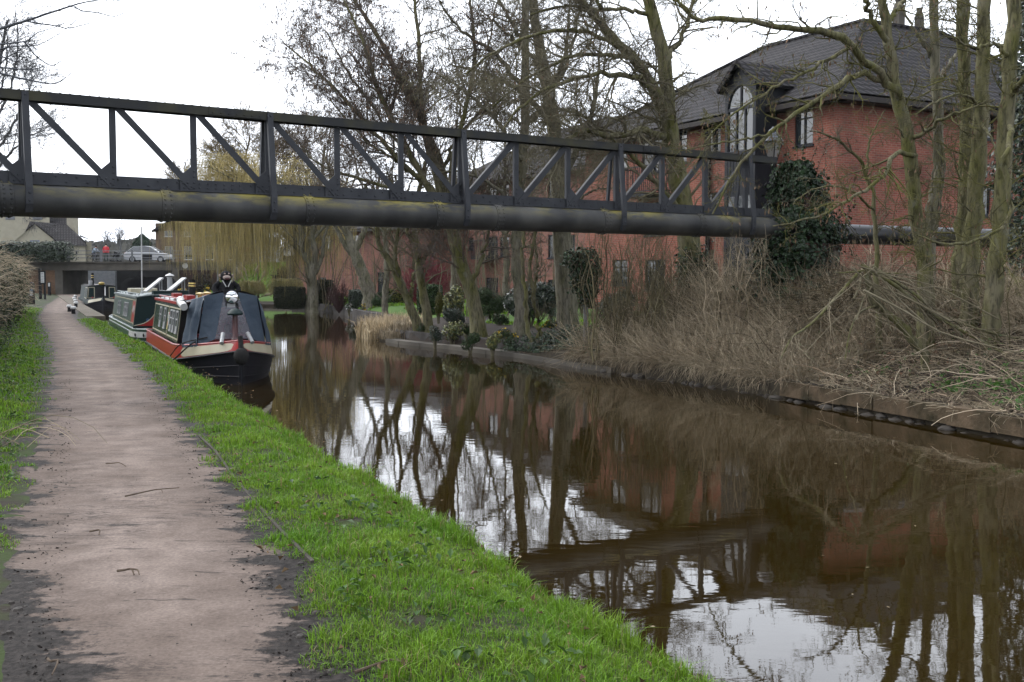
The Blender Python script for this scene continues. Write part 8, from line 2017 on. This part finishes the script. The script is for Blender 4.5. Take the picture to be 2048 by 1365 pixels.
tree('overhanging_tree', 'budded tree branches reaching in over the bridge at the top left corner',
     [(rooted([(-760, 900, YO + 1), (-740, 500, YO + 1), (-700, 250, YO + 1), (-640, 60, YO + 1), (-560, -200, YO + 1)]), 0.2, 0.1),
      (L3([(-640, 200, YO + 1), (-300, 130, YO + .5), (-100, 90, YO), (0, 58, YO), (50, 42, YO), (100, 26, YO), (150, 10, YO), (200, 0, YO), (250, 2, YO)]), 0.017, 0.0025),
      (L3([(-690, 250, YO + 1), (-300, 150, YO + .4), (-60, 90, YO), (0, 89, YO), (48, 84, YO), (58, 80, YO), (75, 66, YO), (110, 55, YO), (128, 47, YO)]), 0.009, 0.002),
      (L3([(-690, 260, YO + 1), (-300, 180, YO + .4), (-60, 112, YO), (0, 99, YO), (30, 93, YO), (67, 92, YO), (90, 84, YO), (130, 60, YO), (160, 33, YO)]), 0.009, 0.002),
      (L3([(-300, 140, YO + .5), (-120, 125, YO), (0, 147, YO), (40, 157, YO), (75, 164, YO), (107, 168, YO), (125, 160, YO), (147, 143, YO), (165, 131, YO)]), 0.010, 0.002),
      (L3([(-300, 150, YO + .4), (-100, 110, YO), (0, 114, YO), (30, 123, YO), (57, 124, YO), (77, 115, YO)]), 0.007, 0.002),
      (L3([(48, 84, YO), (70, 110, YO), (85, 122, YO), (105, 132, YO), (122, 122, YO)]), 0.006, 0.003), (L3([(50, 42, YO), (70, 46, YO), (110, 52, YO), (135, 57, YO), (160, 52, YO), (182, 46, YO)]), 0.007, 0.003),
      (L3([(148, 14, YO), (165, 22, YO), (195, 26, YO), (228, 33, YO), (250, 25, YO)]), 0.006, 0.003), (L3([(-100, 120, YO), (0, 135, YO), (35, 139, YO), (67, 139, YO), (90, 132, YO)]), 0.007, 0.003)],
     [dict(per_m=1.3, ang=0.6, length=0.28, k=5, rr=0.5, rmax=0.0035, wig=0.12, tmin=0.45, up=0.1), dict(per_m=3.5, ang=0.6, length=0.09, k=4, rr=0.8, rmax=0.0022)], 121, jitter=0.3, dense=(1.6, 1.3, 1, 1), fine=False, bark=M('blue_grey_bark', (0.13, 0.14, 0.16, 1), (0.10, 0.105, 0.12, 1), 0.8, 4), twig=m_twig_blue, minr=0.0016)
m_leaf_hedge = M('bramble_leaf', (0.035, 0.066, 0.020, 1), (0.085, 0.066, 0.036, 1), 0.6, 1.6, 0.5, 0.66, rnd=0.5)
# hedges
def hedge(name, label, pts, n, mat, size, seed, w_, h_, twigs=0, twm=None):
    """long loose hedge through base points"""
    g = np.random.default_rng(seed); c_ = spline(pts, 60); root = thing(name, label, 'hedge', tuple(c_[0]))
    t = g.uniform(0, 59, n); i = t.astype(int); f = (t - i)[:, None]; ctr = c_[i] * (1 - f) + c_[np.minimum(i + 1, 59)] * f
    d = unit(np.stack([g.normal(0, 1, n), g.normal(0, 1, n), g.normal(0, 1, n)], 1)); q = d / np.max(np.abs(d), 1, keepdims=True) ** 0.7
    bul = 1 + 0.14 * wob(t * 0.9, q[:, 2] * 3, 1, seed)
    pos = ctr + q * np.array([w_ / 2, w_ / 2, h_ / 2]) * (bul * g.uniform(0.8, 1.05, n))[:, None] + np.array([0, 0, h_ / 2])
    acc = Acc(); leaves(acc, pos - c_[0], d + np.array([0, 0, 0.3]), size, 0, 0.6, rg=g); acc.build('foliage', mat, root, rnd=True)
    a = Acc()
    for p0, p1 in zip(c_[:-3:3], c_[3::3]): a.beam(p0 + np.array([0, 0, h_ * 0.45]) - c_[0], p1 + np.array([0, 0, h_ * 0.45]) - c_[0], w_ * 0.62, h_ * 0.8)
    a.build('shade_core', m_inner_shade, root)  # dark filler bars, their colour stands in for shade between the leaves
    if twigs:
        t = g.uniform(0, 59, twigs); i = t.astype(int); ctr = c_[i]; az = g.uniform(0, 2 * PI, twigs); hh = g.uniform(0.0, 1, twigs)
        p = ctr + np.stack([np.cos(az) * w_ * 0.42, np.sin(az) * w_ * 0.42, h_ * (0.1 + 0.9 * hh)], 1)
        dd = unit(np.stack([np.cos(az), np.sin(az), g.normal(0.5, 0.5, twigs)], 1)); k = 5; out = np.empty((twigs, k, 3)); out[:, 0] = p
        for j in range(1, k): out[:, j] = out[:, j - 1] + dd * (g.uniform(0.07, 0.24, twigs))[:, None]; dd = unit(dd + g.normal(0, 0.2, dd.shape) - np.array([0, 0, 0.22]))
        a = Acc(); V, F = tubes(out - c_[0], np.full((twigs, 1), 0.006) * np.linspace(1, 0.5, k), 3); a.add(V, F, 0, np.repeat(g.uniform(0, 1, twigs), k * 3)); a.build('dead_canes', twm or m_dry, root, rnd=True)
    return root
hp = [xy(s_, path_l(s_) - o_) for s_, o_ in ((15, 2.5), (20, 2.3), (26, 2.25), (32, 2.15), (38, 1.75), (46, 1.6), (54, 1.5))]
hedge('bramble_hedge', 'rough bramble and ivy hedge along the left of the towpath', [np.array([a_, b_, 0.1]) for a_, b_ in hp], 17000, m_leaf_hedge, 0.10, 130, 1.9, 2.1, 2600, m_dry)
hedge('laurel_hedge', 'dense green laurel hedge on top of the wing wall left of the road bridge', [P(-60, 523, 97.5), P(20, 523, 97.5), P(80, 523, 97.5), P(134, 523, 97.5)], 6500, m_leaf_dk, 0.22, 131, 1.9, 1.75)
# foliage creeping at the hedge foot
g = np.random.default_rng(132); acc = Acc(); n = 2200; s = g.uniform(6, 40, n); nn = path_l(s) - 1.0 - np.abs(g.normal(0, 0.6, n)); p = on_left(s, nn); p[:, 2] += g.uniform(0.0, 0.22, n)
leaves(acc, p, np.tile([0.3, -0.3, 0.8], (n, 1)), 0.06, 0, 0.6, rg=g); tag(acc.build('creeping_brambles', m_leaf_md, rnd=True), kind='stuff')
brush('bramble_canes', 'dry bramble canes trailing over the left verge', 'brambles', (xy(9, -1.6)[0], xy(9, -1.6)[1], 0.1), 110, (0.8, 2.6, 0.08), 0.8, 0.004, m_dry, (0, 0, 0.1), 0.9, seed=133)
# --- far distance
acc = Acc(); g = np.random.default_rng(140)
m_farwood = M('far_woodland', (0.09, 0.085, 0.065, 1), (0.13, 0.12, 0.09, 1), 0.95, 0.1)
n = 5200; xx = g.uniform(-330, 120, n); hh = (11 + 3 * wob(xx * 0.05, xx * 0, 1, 3)) * g.uniform(0.1, 1, n) ** 0.6
leaves(acc, np.stack([xx, 420 + g.uniform(-14, 14, n), 2 + hh], 1), np.tile([0, -1.0, 0.3], (n, 1)), 4.2, 0, 0.8, rg=g); tag(acc.build('far_woodland', m_farwood, rnd=True), kind='stuff')
def far_tree(label, px, pyb, pyt, Y_, seed):
    H = [(px, pyb, Y_), (px + 1, (pyb * 2 + pyt) / 3, Y_), (px - 1, (pyb + pyt * 2) / 3, Y_), (px, pyt, Y_)]
    q = L3(H); return tree('bare_tree', label, [(q, 0.28, 0.06)], [dict(per_m=1.3, ang=0.6, length=2.6, k=5, rr=0.5, up=0.2, rmax=0.08, tmin=0.3, m=3), dict(per_m=1.2, ang=0.6, length=1.3, k=4, rr=0.6, rmax=0.045), dict(per_m=1.2, ang=0.6, length=0.7, k=3, rr=0.7, rmax=0.03)], seed, bark=m_twig_blue, twig=m_twig_blue, minr=0.018, fine=False)
far_tree('hazy bare tree right of the person in red', 240, 521, 464, 190, 141)
far_tree('smaller hazy bare tree above the person in red', 215, 521, 473, 200, 142)
q = P(285, 521, 185); g = np.random.default_rng(143)
root = thing('conifer_tree', 'round topped dark conifer behind the white car', 'tree', tuple(q)); Hc = P(285, 470, 185)[2] - q[2]
n = 5200; zz = g.uniform(0, 1, n); rr_ = (2.9 * (1 - zz) ** 0.6 * (0.75 + 0.25 * np.abs(np.sin(zz * 17)))) * np.sqrt(g.uniform(0.2, 1, n)); a_ = g.uniform(0, 2 * PI, n)
acc = Acc(); leaves(acc, np.stack([rr_ * np.cos(a_), rr_ * np.sin(a_), 0.4 + zz * (Hc - 0.4)], 1), np.stack([np.cos(a_), np.sin(a_), 0.5 + 0 * a_], 1), 0.5, 0, 0.4, rg=g); acc.build('crown', M('conifer_green', (0.025, 0.055, 0.030, 1), (0.04, 0.075, 0.04, 1), 0.8, 1, rnd=0.4), root, rnd=True)
a = Acc(); a.tube([(0, 0, -0.3), (0, 0, Hc * 0.9)], [0.3, 0.05], 0, 8); a.build('trunk', m_bark, root)
# dark evergreen closing the right side
q = P(2085, 600, 24); z = ground_at(q); g = np.random.default_rng(144)
root = thing('evergreen_tree', 'dark ivy covered evergreen at the right edge behind the trunks', 'tree', (q[0], q[1], z)); Hc = 9.0
n = 15000; zz = g.uniform(0, 1, n); a_ = g.uniform(0, 2 * PI, n); rr_ = 1.15 * (1 - 0.35 * zz) * (1 + 0.35 * wob(zz * 9, a_ * 1.5, 1, 2)) * g.uniform(0.5, 1, n) ** 0.5
acc = Acc(); leaves(acc, np.stack([rr_ * np.cos(a_), rr_ * np.sin(a_), 0.2 + zz * Hc], 1), np.stack([np.cos(a_), np.sin(a_), 0.4 + 0 * a_], 1), 0.13, 0, 0.6, rg=g); acc.build('crown', m_leaf_dk, root, rnd=True)
a = Acc(); a.tube([(0, 0, -0.3), (0, 0, Hc * 0.95)], [0.3, 0.08], 0, 8); a.build('trunk', m_bark, root)
# --- small things on the path
m_wood = M('weathered_board', (0.10, 0.088, 0.072, 1), (0.055, 0.048, 0.038, 1), 0.9, 5, stretch=(1, 1, 1), bmp=0.4)
pts = [G(px, py, 0.02) for px, py in ((398, 872), (430, 905), (470, 955), (515, 1010), (560, 1060), (625, 1128))]
a = Acc()
for p0, p1 in zip(pts[:-1], pts[1:]): a.beam(p0 * (1, 1, 0) + (0, 0, float(hL(*sn(p0))) - 0.014), p1 * (1, 1, 0) + (0, 0, float(hL(*sn(p1))) - 0.014), 0.022, 0.07)
tag(a.build('edging_board', m_wood), 'weathered wooden edging board between the path and the grass verge', 'edging board')
m_tw = M('dead_twig', (0.10, 0.07, 0.05, 1), (0.16, 0.12, 0.085, 1), 0.9, 10)
for px0, py0, px1, py1, r, lab in ((212, 927, 252, 933, 0.008, 'short pale twig lying on the path farther up'), (250, 993, 358, 976, 0.008, 'long thin twig lying across the middle of the path'), (180, 1063, 198, 1070, 0.009, 'stubby dark twig on the left half of the path'), (235, 1142, 268, 1150, 0.010, 'dark forked twig on the path beside the wet patch'), (710, 1345, 830, 1318, 0.010, 'long curved twig on the muddy verge at the bottom edge'), (96, 1318, 104, 1350, 0.008, 'bent twig at the bottom left of the path'), (650, 1050, 715, 1040, 0.005, 'thin straw coloured twig lying in the verge grass')):
    p0, p1 = G(px0, py0, 0.03), G(px1, py1, 0.03); mid = (p0 + p1) / 2 + np.array([0.02, 0.03, 0.012])
    a = Acc(); a.tube(spline([p0, p0 * .65 + p1 * .35 + (0.0, 0.012, 0.008), mid, p1], 9), np.linspace(r * 0.75, r * 0.4, 9), 0, 6)
    if 'forked' in lab or 'long' in lab: a.tube(spline([mid, mid + (0.05, -0.05, 0.01), mid + (0.08, -0.11, 0.0)], 5), np.linspace(r * 0.6, r * 0.3, 5), 0, 5)
    tag(a.build('twig', m_tw), lab, 'twig')

# the air: thin winter haze that pales the far trees and the houses beyond the road bridge
m_haze = bpy.data.materials.new('haze'); nt, b = nodes(m_haze)
pv = nt.nodes.new('ShaderNodeVolumePrincipled'); pv.inputs['Color'].default_value = (0.90, 0.94, 1.0, 1); pv.inputs['Density'].default_value = 0.00010; pv.inputs['Anisotropy'].default_value = 0.2
nt.nodes.remove(b); link(nt, pv.outputs[0], nt.nodes['Material Output'].inputs['Volume'])
a = Acc(); a.bb((-1900, -800, -3), (1900, 2600, 34)); tag(a.build('haze', m_haze), kind='stuff')
